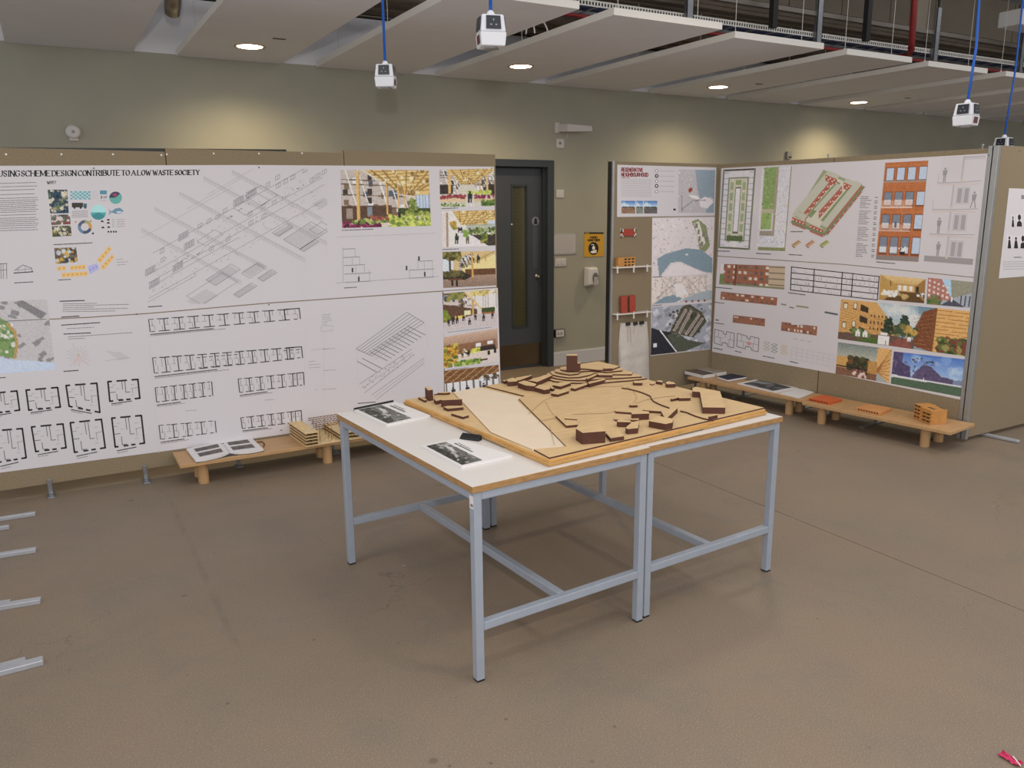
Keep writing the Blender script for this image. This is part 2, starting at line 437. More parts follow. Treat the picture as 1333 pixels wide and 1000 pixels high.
M_joint = mat('floor_joint', rgb(72, 64, 56), 0.9)

# ================================================================== the room
WY = 7.169            # back wall plane
X0, X1, YF = -5.0, 17.0, -4.0
ZR = 2.856            # underside of the ceiling rafts
fl = MB().box(X0, YF, -.06, X1, WY+1.4, -.012).build('floor', M_joint, kind='structure', label='worn brown-grey concrete floor of the hall')
JX = 3.36
MB().box(X0, YF, -.012, JX-.0025, WY+1.4, 0).build('floor_slab', M_floor, fl)
MB().box(JX+.0025, YF, -.012, X1, WY+1.4, 0).build('floor_slab', M_floor, fl)

DX0, DX1, DZ = 3.60, 4.606, 2.137      # outside of the door frame
wb = MB()
wb.box(X0, WY, 0, DX0, WY+.2, 2.87).box(DX1, WY, 0, X1, WY+.2, 2.87).box(DX0, WY, DZ, DX1, WY+.2, 2.87)
wb.build('wall_back', M_wall, kind='structure', label='olive grey painted wall behind the display boards')
MB().box(X0, WY-.004, 2.87, X1, WY+.2, 3.29).build('trim_1', mat('white_bulkhead_paint', rgb(226, 226, 230), .6), kind='structure', label='white painted band of wall above the ceiling rafts')
wu = MB().box(X0, WY+.05, 3.29, X1, WY+.2, 5.2).build('wall_upper', mat('panel_joint_dark', rgb(60, 56, 53), .9), kind='structure', label='grey panelled wall high above the rafts')
px_ = X0
while px_ < X1-.1:
    for z0, z1 in ((3.31, 3.93), (3.95, 5.15)):
        MB().box(px_+.008, WY, z0, min(px_+.92, X1)-.008, WY+.05, z1).build('panel', M_wall_hi, wu)
    px_ += .92
MB().box(X0, 4.0, 5.2, X1, WY+.2, 5.3).build('ceiling', mat('dark_soffit', rgb(92, 86, 80), .9, vary=.1, scale=2), kind='structure', label='dark grey roof soffit above the services')
MB().box(X1, YF, 0, X1+.2, WY+1.4, 5.2).build('wall_right', M_wall, kind='structure', label='far end wall of the hall')
# skirting board
sk = MB(); sk.box(DX1+.002, WY-.018, 0, X1, WY, .135).box(DX1+.002, WY-.010, .135, X1, WY, .147)
sk.build('baseboard_back', mat('white_skirting', rgb(205, 205, 208), .5), kind='structure', label='white painted skirting board along the back wall')
sk = MB(); sk.box(X0, WY-.018, 0, DX0-.002, WY, .135).box(X0, WY-.010, .135, DX0-.002, WY, .147)
sk.build('baseboard_left', MATS['white_skirting'], kind='structure', label='white painted skirting board left of the door')

# ------------------------------------------------------------------ door
M_door = mat('slate_door_paint', rgb(66, 70, 76), .5, vary=.05, scale=3)
M_dframe = mat('slate_frame_paint', rgb(52, 58, 62), .45)
dr = empty('door_1', ((DX0+DX1)/2, WY, 0), 'dark slate grey door with narrow glazed slot and steel kick plate', None, kind='structure')
fw = .075
MB().box(DX0, WY-.02, 0, DX0+fw, WY+.18, DZ).build('jamb', M_dframe, dr, bevel=.003)
MB().box(DX1-fw, WY-.02, 0, DX1, WY+.18, DZ).build('jamb', M_dframe, dr, bevel=.003)
MB().box(DX0+fw, WY-.02, DZ-.07, DX1-fw, WY+.18, DZ).build('frame_head', M_dframe, dr, bevel=.003)
MB().box(DX1-fw-.025, WY+.03, 0, DX1-fw, WY+.07, DZ-.07).build('door_stop', M_dframe, dr)
ly = WY+.075
def dpx(u, v): return ony(u, v, ly)
LX0, LX1 = DX0+fw+.004, DX1-fw-.004
gx0, gx1 = dpx(667.5, 335)[0], dpx(686, 335)[0]; gz0, gz1 = dpx(676, 425)[2], dpx(676, 242)[2]
leaf = MB()
for a, b, c, d in ((LX0, gx0, .006, DZ-.076), (gx1, LX1, .006, DZ-.076), (gx0, gx1, .006, gz0), (gx0, gx1, gz1, DZ-.076)):
    leaf.box(a, ly, c, b, ly+.045, d)
lf = leaf.build('door_leaf', M_door, dr)
vb = MB(); w_ = .014
for a, b, c, d in ((gx0-w_, gx0+.004, gz0-w_, gz1+w_), (gx1-.004, gx1+w_, gz0-w_, gz1+w_), (gx0, gx1, gz0-w_, gz0+.004), (gx0, gx1, gz1-.004, gz1+w_)):
    vb.box(a, ly-.006, c, b, ly+.004, d)
vb.build('glazing_bead', M_dframe, lf)
MB().box(gx0, ly+.018, gz0, gx1, ly+.026, gz1).build('glass_pane', mat('dim_glass', rgb(74, 72, 50), .12, spec=.6), lf)
gw = MB()
for k in range(1, 42): gw.box(gx0, ly+.0172, gz0+(gz1-gz0)*k/42-.0008, gx1, ly+.018, gz0+(gz1-gz0)*k/42+.0008)
gw.build('wire_mesh', mat('glass_wire', rgb(88, 84, 62), .5), lf)
MB().box(LX0+.03, ly-.003, .03, LX1-.02, ly, .26).build('kick_plate', mat('kick_plate_steel', rgb(112, 100, 82), .28, .85, vary=.08, scale=5), lf)
a, b = dpx(693, 350), dpx(701, 295)
MB().box(a[0], ly-.003, a[2], b[0], ly, b[2]).build('push_plate', mat('push_plate_steel', rgb(96, 98, 102), .35, .8), lf)
c = dpx(697, 288); mb = MB().tube([(c[0], ly, c[2]), (c[0], ly-.004, c[2])], .045, 24); mb.build('door_sign', mat('sign_disc_steel', rgb(150, 150, 152), .4, .6), lf, label='round steel disc sign')
mb = MB(); mb.poly([(c[0]-.022, ly-.0045, c[2]-.03), (c[0]+.022, ly-.0045, c[2]-.03), (c[0]+.014, ly-.0045, c[2]+.022), (c[0], ly-.0045, c[2]+.034), (c[0]-.014, ly-.0045, c[2]+.022)])
mb.build('sign_symbol', M_black, lf)
c = dpx(699, 360); MB().tube([(c[0], ly, c[2]), (c[0], ly-.006, c[2]), (c[0], ly-.007, c[2]), (c[0], ly-.03, c[2]), (c[0], ly-.045, c[2])], [.026, .026, .012, .012, .02], 18).build('door_knob', M_steel, lf, smooth=True)
c = dpx(667, 292); MB().tube([(c[0]-.012, ly-.006, c[2]), (c[0]-.012, ly-.009, c[2])], .009, 12).build('screw_cap', M_white, lf)
MB().box(DX0+.01, WY+.185, 0, DX1-.01, WY+.195, DZ-.02).build('dark_backing', M_black, dr)

# ------------------------------------------------------------------ ceiling rafts
raft_x = [(-1.25, -.40), (-.08, .755), (1.07, 1.885), (2.19, 3.03), (3.31, 4.24), (4.52, 5.47), (5.82, 6.66), (6.95, 7.85), (8.15, 9.05), (9.36, 10.26), (10.57, 11.47), (11.78, 12.68), (12.99, 13.89), (14.2, 15.1)]
raft_l = ['white ceiling raft cut by the left frame edge beyond the first duct elbow', 'white ceiling raft over the left end of the big title banner', 'white ceiling raft holding the downlight above the axonometric drawing',
          'white ceiling raft behind the front-most pair of hanging sockets', 'white ceiling raft holding the downlight left of the door emergency lamp', 'white ceiling raft above the hand sanitiser sign, without a lamp',
          'white ceiling raft holding the downlight above the corner of the boards', 'white ceiling raft with open corner beside the red pipe', 'white ceiling raft holding the small far downlight',
          'white ceiling raft behind the blue cable over the brick elevation poster', 'white ceiling raft, second beyond the far downlight', 'white ceiling raft, third beyond the far downlight', 'white ceiling raft, fourth beyond the far downlight', 'white ceiling raft nearest the far end wall']
RAFTS = []
for i, (a, b) in enumerate(raft_x):
    yb_, yf_ = WY-.025, (4.40, 4.42, 4.42, 4.42, 4.44, 4.60, 4.66, 4.70)[min(i, 7)]
    r = empty('ceiling_raft', ((a+b)/2, (yb_+yf_)/2, ZR), raft_l[i], 'ceiling panel', 'white ceiling rafts in a row along the wall')
    m = MB(); m.obox((a, yf_, ZR), (b-a, 0, 0), (0, yb_-yf_, 0), (0, 0, .045), 1); m.m[0] = 0
    m.build('panel', [M_raft, M_raft_edge], r)
    wires = [(a+.12, yf_+.12), (b-.12, yf_+.12), (a+.12, (yf_+yb_)/2), (b-.12, (yf_+yb_)/2), (a+.12, yb_-.25), (b-.12, yb_-.25)]
    for x, y in wires:
        MB().tube([(x, y, ZR+.045), (x, y, ZR+.075), (x, y, ZR+.076), (x, y, 3.575 if y < 5.6 else (3.36 if x > 3.1 else 5.19))], [.008, .008, .0022, .0022], 6).build('hanger_wire', M_raft_edge, r)
    RAFTS.append(r)
M_lamp = mat('lamp_glow', rgb(255, 244, 220), .5, emit=((1.0, .90, .72, 1), 14.0))
for i, (u, v, lab) in enumerate(((325, 60, 'round downlight in the raft above the axonometric drawing'), (678, 86, 'round downlight in the raft left of the emergency lamp'), (935, 113, 'round downlight in the raft above the corner of the boards'), (1118, 133, 'round downlight in the raft above the right-hand poster board, farthest lit lamp'))):
    c = onz(u, v, ZR); x, y = c[0], c[1]
    d = empty('downlight', (x, y, ZR), lab, 'ceiling light', 'downlights in the rafts')
    rr = .095
    n = 28; mb = MB()
    ring = [[(x+r_*math.cos(2*math.pi*k/n), y+r_*math.sin(2*math.pi*k/n), z_) for k in range(n)] for r_, z_ in ((rr+.022, ZR-.001), (rr+.018, ZR-.007), (rr, ZR-.007), (rr-.004, ZR-.001))]
    vs = [p for R_ in ring for p in R_]
    mb.raw(vs, [(j*n+k, j*n+(k+1) % n, (j+1)*n+(k+1) % n, (j+1)*n+k) for j in range(3) for k in range(n)])
    mb.build('bezel', mat('downlight_bezel', rgb(200, 176, 150), .4, .3), d, smooth=True)
    MB().tube([(x, y, ZR-.005), (x, y, ZR-.002)], rr-.003, 28).build('diffuser', M_lamp, d)
    lt = light('downlight_glow', 'SPOT', (x, y, ZR-.02), 95, (1.0, .78, .47), .08, (0, 0, 0), spot_size=math.radians(150), spot_blend=1.0)
for i in (2, 6, 8):   # small slots in some rafts
    a, b = raft_x[i]
    MB().box(a+(b-a)*.62, 6.12, ZR-.002, a+(b-a)*.62+.09, 6.15, ZR).build('sensor_slot', M_dark, RAFTS[i])

# ------------------------------------------------------------------ services above the rafts
TY = 5.62
def rail(name, m, mt, **t): return m.build(name, mt, **t)
tr = empty('cable_tray', (7.5, TY, 3.2), 'perforated white cable tray running over the raft ends', 'cable tray')
m = MB(); xs = np.arange(3.0, 14.0, .03)
m.box(3.0, TY-.002, 3.215, 14, TY, 3.226).box(3.0, TY-.002, 3.25, 14, TY, 3.262)
for x in xs: m.box(x, TY-.002, 3.226, x+.014, TY, 3.25)
m.build('perforated_rail', M_raft_edge, tr)
m = MB(); m.box(3, TY+.30, 3.215, 14, TY+.302, 3.262)
for x in np.arange(3, 14, .25): m.box(x, TY, 3.212, x+.03, TY+.30, 3.216)
m.build('rung', M_galv, tr)
for k, x in enumerate((3.2, 4.95, 6.55, 8.35, 9.95, 11.6)):
    h = MB(); h.box(x-.035, TY-.05, 3.13, x+.035, TY-.045, 3.66); h.box(x-.035, TY-.05, 3.13, x-.03, TY-.01, 3.66); h.box(x+.03, TY-.05, 3.13, x+.035, TY-.01, 3.66)
    h.box(x-.03, TY-.045, 3.13, x+.03, TY+.34, 3.16)
    h.build('strut_hanger', M_galv, tr)
    MB().tube([(x, TY-.03, 3.6), (x, TY-.03, 5.19)], .012, 8).build('drop_rod', M_dark, tr)
MB().box(3.0, TY-.03, 3.40, 14, TY+.02, 3.44).build('support_beam', mat('tray_beam', rgb(128, 120, 112), .5, .5), label='long pale steel channel above the cable tray', cat='beam')
for k, (y, z, r, mt, lb, nm) in enumerate(((6.55, 3.29, .05, M_conduit, 'brown-grey conduit nearest the white wall band, upper', 'service_pipe'), (6.76, 3.27, .035, M_conduit, 'thin brown-grey conduit beside the upper wall', 'service_pipe'),
        (6.3, 3.28, .06, M_conduit, 'thick brown-grey service pipe above the raft ends', 'service_pipe'), (6.05, 3.30, .022, M_conduit, 'slim brown-grey conduit beside the cable tray', 'service_pipe'), (5.3, 3.05, .014, M_red, 'thin red cable run close above the raft tops', 'red_cable_run'),
        (5.78, 3.245, .026, mat('blue_black_cable', rgb(24, 34, 62), .6), 'dark blue cable bundle lying in the tray', 'cable_bundle'), (6.95, 3.30, .03, M_dark, 'black conduit hugging the upper wall panels', 'service_pipe'))):
    MB().tube([(x, y, z) for x in (-1.5, 4, 9, 14)], r, 10).build(nm, mt, smooth=True, label=lb, cat='pipe')
dk = MB(); dk.box(3.1, 5.70, 3.39, X1, WY-.01, 3.42)
for y in np.arange(5.72, 7.1, .16): dk.box(3.1, y, 3.36, X1, y+.07, 3.39)
dk.build('trim_2', mat('ribbed_deck', rgb(120, 108, 94), .7, .2, vary=.12, scale=4), label='ribbed brown-grey deck over the service pipes', kind='structure')
MB().box(-1.6, 4.46, 3.58, 15.4, 4.90, 3.60).build('raft_support_plate', M_galv, label='long steel plate from which the raft ends hang', cat='beam')
# red riser with elbow, dropping between the rafts
p0 = ony(1187, -20, 5.35); p1 = ony(1187, 55, 5.35); p2 = ony(1186, 66, 5.4); p3 = ony(1179, 74, 5.6)
MB().tube([(p0[0], 5.35, 5.19), (p1[0], 5.35, p1[2]), p2, p3, (p3[0]-.25, 6.0, p3[2]+.02)], .03, 12).build('red_riser_pipe', M_red, smooth=True, label='red riser pipe dropping beside the tray hanger', cat='pipe')
for u, lab in ((1008, 'black steel drop post over the second open raft corner'), (1131, 'dark double drop post left of the red riser pipe')):
    q = ony(u, 10, 5.45); MB().box(q[0]-.03, 5.43, 3.2, q[0]+.03, 5.48, 5.19).build('drop_post', M_dark, label=lab, cat='post')
q = ony(1196, 10, 5.7); MB().box(q[0]-.10, 5.66, 3.45, q[0]+.10, 5.74, 5.19).build('column_casing', M_wall_hi, label='grey boxed column casing behind the red riser pipe', cat='column')
# elbow of a duct in the first gap and a lamp housing at the right edge
e = onz(216, 14, 3.02)
mb = MB(); x, y = e[0], 6.0
mb.tube([(x-.02, y-.5, 3.10), (x-.02, y-.15, 3.10), (x, y, 3.09), (x+.01, y+.12, 3.03), (x+.01, y+.2, 2.97)], [.055, .055, .06, .055, .05], 14)
mb.build('duct_elbow', mat('foil_duct', rgb(170, 160, 150), .25, .9), smooth=True, label='shiny foil duct elbow showing in the gap between rafts', cat='duct')
c = onz(1322, 28, 3.58)+np.array((0, -.0, 0))
fx = empty('strip_light_housing', (c[0]+.35, c[1], 3.52), 'white box housing hanging high at the right frame edge', 'light fitting')
MB().box(c[0]-.12, c[1]-.12, 3.52, c[0]+.8, c[1]+.12, 3.68).build('housing', M_white, fx, bevel=.008)
MB().tube([(c[0]+.05, c[1], 3.68), (c[0]+.05, c[1], 5.19)], .008, 8).build('drop_rod', M_dark, fx)
MB().tube([(c[0]+.6, c[1], 3.68), (c[0]+.6, c[1], 5.19)], .008, 8).build('drop_rod', M_dark, fx)
# loops of white cable on a raft
for k, (u, v, rr, lab) in enumerate(((683, 45, .085, 'white cable loop standing on the raft edge behind the nearest socket'), (703, 38, .095, 'larger white cable loop beside the first loop on the raft'))):
    c = ony(u, v, 5.35); n = 16
    MB().tube([(c[0]+rr*math.cos(t), 5.35+.04*k, 2.905+rr*1.2*max(0, math.sin(t))) for t in np.linspace(0, math.pi, n)], .006, 6).build('cable_loop', M_raft_edge, smooth=True, label=lab, cat='cable')

# ------------------------------------------------------------------ hanging socket outlets on blue cables
def socket_outlet(c, w, rz, lab):
    cx, cy, cz = c; R2 = np.array([[math.cos(rz), -math.sin(rz)], [math.sin(rz), math.cos(rz)]])
    hw = w/2; H = w*1.18
    t = empty('hanging_socket', (cx, cy, cz-H/2), lab, 'power socket', 'sockets hanging on blue cables')
    def P(x, y, z): q = R2 @ np.array([x, y]); return (cx+q[0], cy+q[1], cz+z)
    # lower box, a little wider, and tapered upper head
    def frus(a, za, b, zb):
        m = MB(); lo = [P(-a, -a, za), P(a, -a, za), P(a, a, za), P(-a, a, za)]; hi = [P(-b, -b, zb), P(b, -b, zb), P(b, b, zb), P(-b, b, zb)]
        return m.raw(lo+hi, [(3, 2, 1, 0), (4, 5, 6, 7), (0, 1, 5, 4), (1, 2, 6, 5), (2, 3, 7, 6), (3, 0, 4, 7)])
    wm = mat('socket_white_plastic', rgb(222, 224, 230), .35)
    frus(hw*.93, -H/2, hw*1.02, -H*.08).build('lower_box', wm, t, bevel=w*.04)
    frus(hw*.98, -H*.075, hw*.84, H*.46).build('head', wm, t, bevel=w*.05)
    bm = mat('socket_black_plate', rgb(34, 38, 46), .3)
    pm = mat('socket_pin_hole', rgb(150, 155, 165), .4)
    for k in range(4):
        a = k*math.pi/2; ca, sa = math.cos(a), math.sin(a)
        def Q(x, y, z): return P(x*ca-y*sa, x*sa+y*ca, z)
        yb, yt = hw*.975, hw*.855
        def face(x, s, o): return Q(x, -(yb+(yt-yb)*s)-o, -H*.075+(H*.535)*s)
        m = MB(); A = [face(-hw*.58, .14, 0), face(hw*.58, .14, 0), face(hw*.54, .90, 0), face(-hw*.54, .90, 0)]; o_ = w*.055
        B = [face(-hw*.58, .14, o_), face(hw*.58, .14, o_), face(hw*.54, .90, o_), face(-hw*.54, .90, o_)]
        m.raw(A+B, [(4, 5, 6, 7), (0, 1, 5, 4), (1, 2, 6, 5), (2, 3, 7, 6), (3, 0, 4, 7)])
        pl = m.build('socket_plate', bm, t)
        m = MB()
        for sx, ss, hx, hs in ((-.2, .38, .07, .035), (.2, .38, .07, .035), (0, .66, .04, .06)):
            m.poly([face(hw*(sx-hx), ss-hs, o_+.0006), face(hw*(sx+hx), ss-hs, o_+.0006), face(hw*(sx+hx), ss+hs, o_+.0006), face(hw*(sx-hx), ss+hs, o_+.0006)])
        m.build('pin_slot', pm, pl)
        if k % 2:
            m = MB()
            for s_ in (-.36, -.27, -.18):
                y0 = hw*(1.02-(.09)*((-.08-s_)/.42))
                m.raw([Q(-hw*.5, -y0-.0012, H*s_-.006), Q(hw*.5, -y0-.0012, H*s_-.006), Q(hw*.5, -y0-.0012, H*s_+.006), Q(-hw*.5, -y0-.0012, H*s_+.006)], [(0, 1, 2, 3)])
            m.build('vent_slot', mat('vent_dark', rgb(92, 44, 38), .6), t)
    m = MB(); m.tube([P(0, 0, -H*.5), P(0, 0, -H*.5-.006)], hw*.7, 4); m.build('base_plate', M_galv, t)
    MB().tube([P(0, 0, H*.45), P(0, 0, H*.52), P(0, 0, H*.60), P(0, 0, H*.64)], [w*.17, w*.17, w*.12, w*.07], 14).build('cable_gland', wm, t, smooth=True)
    return t, P, H
for u, v, d, w, rz, lab, top in ((502, 99, 4.5, .106, -.56, 'socket cube on blue cable, whole against the olive wall above the greenhouse print', None), (639, 41, 3.5, .113, -.28, 'largest socket cube on blue cable, hanging against the white rafts', None),
        (1258, 149, 4.7, .110, -1.40, 'socket cube on slanting blue cable above the brick elevation poster', (1276, -25)), (1306, 190, 6.6, .118, -1.45, 'socket cube half hidden behind the top of the right-hand board', (1333, -12))):
    c = CAM+ray(u, v)*d
    t, P, H = socket_outlet(c, w, rz, lab)
    p = P(0, 0, H*.6)
    if top is None: path = [p, (p[0], p[1], 3.2), (p[0], p[1], 5.19)]
    else:
        q = CAM+ray(*top)*(d*1.0); mid = (np.array(p)*.55+q*.45)+np.array((.012, -.01, 0)); path = [p, mid, q, q+(q-mid)*.6]
    MB().tube(path, .0075, 8).build('blue_cable', M_blue, t, smooth=True)
# ================================================================== display boards
rnd = random.Random(7)
LBY = 5.361                                # front face of the long board wall
fL = plane_fn((0, LBY, 0), (0, -1, 0))
def felt_board(name_lab, o, a, zb, zt, th, n, group, feet=(), pins=(), frame_ends=(True, True)):
    """o: front-face corner at floor level (x,y), a: vector along the front face, n: unit normal towards viewer"""
    a = np.array((a[0], a[1], 0.0)); o = np.array((o[0], o[1], 0.0)); n = np.array((n[0], n[1], 0.0)); L = np.linalg.norm(a); e = a/L; z = np.array((0, 0, 1.0))
    t = empty('display_board', o+a/2-n*th/2, name_lab, 'display board', group)
    MB().obox(o+e*.001+z*zb-n*th, a-e*.002, n*th, z*(zt-zb)).build('felt_panel', M_felt, t, bevel=.002)
    return t, o, e, L, n, z
def add_pin(t, p, n, m, r=.006):
    p, n = np.array(p), np.array(n, float)
    MB().tube([p, p+n*.004, p+n*.006], [r, r, r*.6], 8).build('pin', m, t)
M_pin = mat('white_pin', rgb(240, 240, 236), .3); M_pinb = mat('black_pin', rgb(30, 30, 30), .3)
bx = [(-.43, .690, 2.008), (.692, 1.793, 2.028), (1.795, 2.943, 2.046)]
labs = ['beige felt display board carrying the banner title and the bold flat plans', 'beige felt display board behind the grey axonometric drawing', 'beige felt display board behind the greenhouse photo prints']
boards = []
pinpx = [[(8, 201), (80, 201), (147, 201), (210, 202)], [(217, 201), (278, 200), (337, 200), (393, 199.5)], []]
for (a, b, zt), lab, pp in zip(bx, labs, pinpx):
    t, o, e, L, n, z = felt_board(lab, (a, LBY), (b-a, 0), .070, zt, .035, (0, -1), 'felt boards of the long left wall')
    for u, v in pp: add_pin(t, fL(u, v), (0, -1, 0), M_pin)
    boards.append(t)
# flat steel feet
for k, (u, bi) in enumerate(((66.6, 0), (192, 0), (313, 1))):
    p = onz(u, (648, 628.5, 607.5)[k], .008); x, yf = p[0], p[1]
    m = MB(); m.box(x-.022, yf, 0, x+.022, LBY+.034, .008); m.box(x-.012, LBY-.014, .008, x+.012, LBY+.004, .10)
    m.build('foot', M_galv, boards[bi], bevel=.002)
for x, bi in ((1.6, 1), (2.1, 2), (2.75, 2)):
    m = MB(); m.box(x-.022, LBY-.10, 0, x+.022, LBY+.034, .008); m.box(x-.012, LBY-.010, .008, x+.012, LBY+.004, .10); m.build('foot', M_galv, boards[bi], bevel=.002)
# black backing that shows as a dark line above the felt
for bi, (ua, va, ub, vb_) in enumerate(((-60, 191.5, 213, 193.4), (213, 193.4, 372, 194.8))):
    p, q = ony(ua, va, LBY+.05), ony(ub, vb_, LBY+.05)
    MB().prism([(p[0], LBY+.037, p[2]), (q[0], LBY+.037, q[2]), (q[0], LBY+.06, q[2]), (p[0], LBY+.06, p[2])], 1.3).build('black_backing', M_black, boards[bi])
# feet of boards that stand outside the frame on the left
M_bar = mat('pale_steel_bar', rgb(178, 180, 186), .4, .35, vary=.05, scale=20)
for pts, w, lab in (([(-60, 683), (46, 666.5)], .028, 'flat grey steel foot bar nearest the bottom of the long board'), ([(-60, 694), (12, 684)], .022, 'short dark steel foot bar end beside the far bar'),
        ([(-60, 730), (47, 713.5)], .034, 'single flat grey steel foot bar in the middle of the left row'), ([(-60, 797), (53, 779)], .036, 'flat grey steel foot bar with a shorter bar behind it'),
        ([(-60, 887), (56, 857)], .040, 'widest flat grey steel foot bar with a doubled bar behind it')):
    p, q = onz(*pts[0], .02), onz(*pts[1], .02); d = q-p; d /= np.linalg.norm(d); sd = np.array((-d[1], d[0], 0))
    t = empty('steel_foot_bar', (p+q)/2*np.array((1, 1, 0)), lab, 'foot bar', 'board feet reaching in from the left')
    MB().obox((p-sd*w/2)*np.array((1, 1, 0)), q-p, sd*w, (0, 0, .022)).build('bar', M_bar, t, bevel=.003)
    if 'shorter' in lab or 'doubled' in lab:
        ln = .62 if 'shorter' in lab else .80
        MB().obox((p+sd*(w*.62))*np.array((1, 1, 0)), (q-p)*ln, sd*w*.8, (0, 0, .018)).build('second_bar', M_bar, t, bevel=.003)

def sheet(name, f, pts, lab, cat, group=None, th=.0012, m=None):
    """paper sheet: polygon in pixels, thin but real"""
    mb = MB(); A = [np.array(f(u, v, 0.0)) for u, v in pts]; B = [np.array(f(u, v, th)) for u, v in pts]; n = len(pts)
    mb.raw(B+A, [tuple(range(n)), tuple(range(2*n-1, n-1, -1))]+[(k, k+n, (k+1) % n+n, (k+1) % n) for k in range(n)])
    return mb.build(name, m or M_paper, label=lab, cat=cat, group=group)
INK0 = .0016
GR, LG, DK, BK = (120, 116, 120), (150, 147, 150), (70, 67, 70), (34, 32, 34)
def new(f): return Ink(f, INK0)

# ------------------------------------------------------------------ long wall: upper banner
seam = [(646, 373.5), (574, 378.5), (460, 386.5), (349, 394), (193, 407.5), (116, 412.5), (-6, 418.5), (-58, 421)]
up = sheet('banner_poster', fL, [(-48, 216), (330, 214.8), (643, 217)]+seam, 'white banner poster headed low waste society, with axonometric drawing and greenhouse photos', 'poster')
dn_top = [(u, v+1.3) for u, v in seam[::-1] if u < 575]
dn = sheet('plans_poster', fL, [*dn_top, (577, 379.6), (578, 531), (380, 564), (225, 586), (0, 615.5), (-60, 623)], 'white banner poster of black floor plans hung under the title banner', 'poster')
ph = sheet('photo_column_poster', fL, [(576, 379.4), (648, 374.8), (652, 514), (580, 526)], 'narrow white poster of three interior photos at the free end of the felt wall', 'poster')
k = new(fL)
for wd, x0, x1 in (('HOUSING', -15.5, 25.5), ('SCHEME', 28, 65), ('DESIGN', 68, 99), ('CONTRIBUTE', 102, 155.5), ('TO', 158.5, 168.5), ('A', 171.2, 176.4), ('LOW', 179.2, 196.4), ('WASTE', 199.2, 225.2), ('SOCIETY', 228, 259.5)):
    yy = lambda x: 229.7-2.2*x/260
    k.text(wd, x0, yy(x0), x1, yy(x1), 7.2-1.2*x0/260, 1.5, (20, 18, 20), True)
k.build('title_lettering', up)
for (u, v), t_ in (((122, 219), up), ((337, 218), up), ((178, 409), dn), ((350, 396.5), dn), ((366, 560), dn), ((640, 219), up)): add_pin(t_, fL(u, v, .0012), (0, -1, 0), M_pinb, .004)
# text block at the left edge
k = new(fL)
for y in [238.5, 243, 247.5, 253.2, 258, 261, 263.5, 266, 268.5, 271, 273.5, 276.2, 280, 284, 286.5, 289, 291.5, 294, 297, 300]:
    k.words(-14, y+.8, 46+rnd.uniform(-1, 5), y-1, .9, GR, rnd)
k.build('text_block', up)
k = new(fL); k.text('WHY?', 61.5, 239.6, 73, 239.2, 3.6, .9, DK, True); k.words(70, 318.6, 120, 316.2, 1.1, DK, rnd); k.words(76, 364.6, 92, 363.8, 1.1, DK, rnd); k.words(19, 368.4, 43, 367, 1.1, DK, rnd)
k.words(193, 399.6, 211, 398.4, 1.2, DK, rnd); k.words(445, 300, 486, 298.4, .9, DK, rnd); k.words(448, 375, 465, 373.8, 1.0, DK, rnd); k.words(575, 271.6, 596, 270.8, .9, DK, rnd); k.words(576, 325, 597, 324, .9, DK, rnd)
k.build('caption_text', up)
# pictures of the why block
def pic_junk(w, h, base, cols, seed, n=60):
    p = Pic(w, h, base, seed); p.blobs(0, 0, 1, 1, n, .09, cols); return p.noise(14)
photo(fL, [(62, 247), (87.5, 247), (89.5, 277.5), (65.5, 278)], pic_junk(30, 36, (38, 60, 78), [(30, 70, 100), (150, 140, 110), (24, 40, 56), (90, 110, 80), (200, 190, 160)], 3), 'photo_print', up)
photo(fL, [(66, 280), (91, 279), (92, 292), (67, 293)], pic_junk(30, 16, (150, 140, 140), [(60, 50, 46), (200, 190, 190), (120, 60, 60), (80, 90, 70)], 4), 'photo_print', up)
photo(fL, [(67.5, 294.5), (92, 293.5), (93.5, 307), (68.5, 308.5)], pic_junk(30, 18, (110, 112, 70), [(150, 140, 70), (190, 185, 170), (70, 80, 40), (60, 56, 50)], 5), 'photo_print', up)
photo(fL, [(70.5, 323), (99, 322), (101.5, 341.5), (72.5, 343.5)], pic_junk(34, 24, (96, 84, 70), [(190, 150, 60), (40, 44, 46), (180, 190, 200), (70, 56, 40)], 6, 40), 'photo_print', up)
k = new(fL); TE = (84, 150, 160)
for i in range(9):
    for j in range(5):
        c = (150, 190, 196) if (i+j) % 2 else TE
        k.rect(91.5+i*2.95, 249+j*2.2, 91.5+i*2.95+2.6, 249+j*2.2+1.9, c)
k.build('teal_chart', up)
k = new(fL)
for i in range(4):
    for j in range(5): k.rect(119.5+i*2.2, 249+j*2.2, 120.9+i*2.2, 250.4+j*2.2, (176, 176, 180))
k.rect(130, 248, 139, 253, (70, 130, 150)); k.text('3.1%', 131, 258.3, 139, 258, 2.8, .7, (70, 80, 90)); k.words(131, 261, 138, 261, .7, LG, rnd)
k.build('small_chart', up)
def sector(k, u, v, r, a0, a1, c, r0=0.0):
    n = 10; A = np.linspace(a0, a1, n)
    pts = [(u+r*math.cos(a), v-r*math.sin(a)*.97) for a in A]
    if r0: pts += [(u+r0*math.cos(a), v-r0*math.sin(a)*.97) for a in A[::-1]]
    else: pts.append((u, v))
    k.fill(pts, c)
k = new(fL); PI = math.pi
sector(k, 150.5, 257.5, 8.3, PI, 2*PI, (86, 158, 150)); sector(k, 150.5, 257.5, 8.3, .25*PI, PI, (48, 58, 92)); sector(k, 150.5, 257.5, 8.3, 0, .25*PI, (86, 158, 150)); sector(k, 150.5, 257.5, 6, .4*PI, .75*PI, (158, 60, 66)); k.build('pie_chart', up)
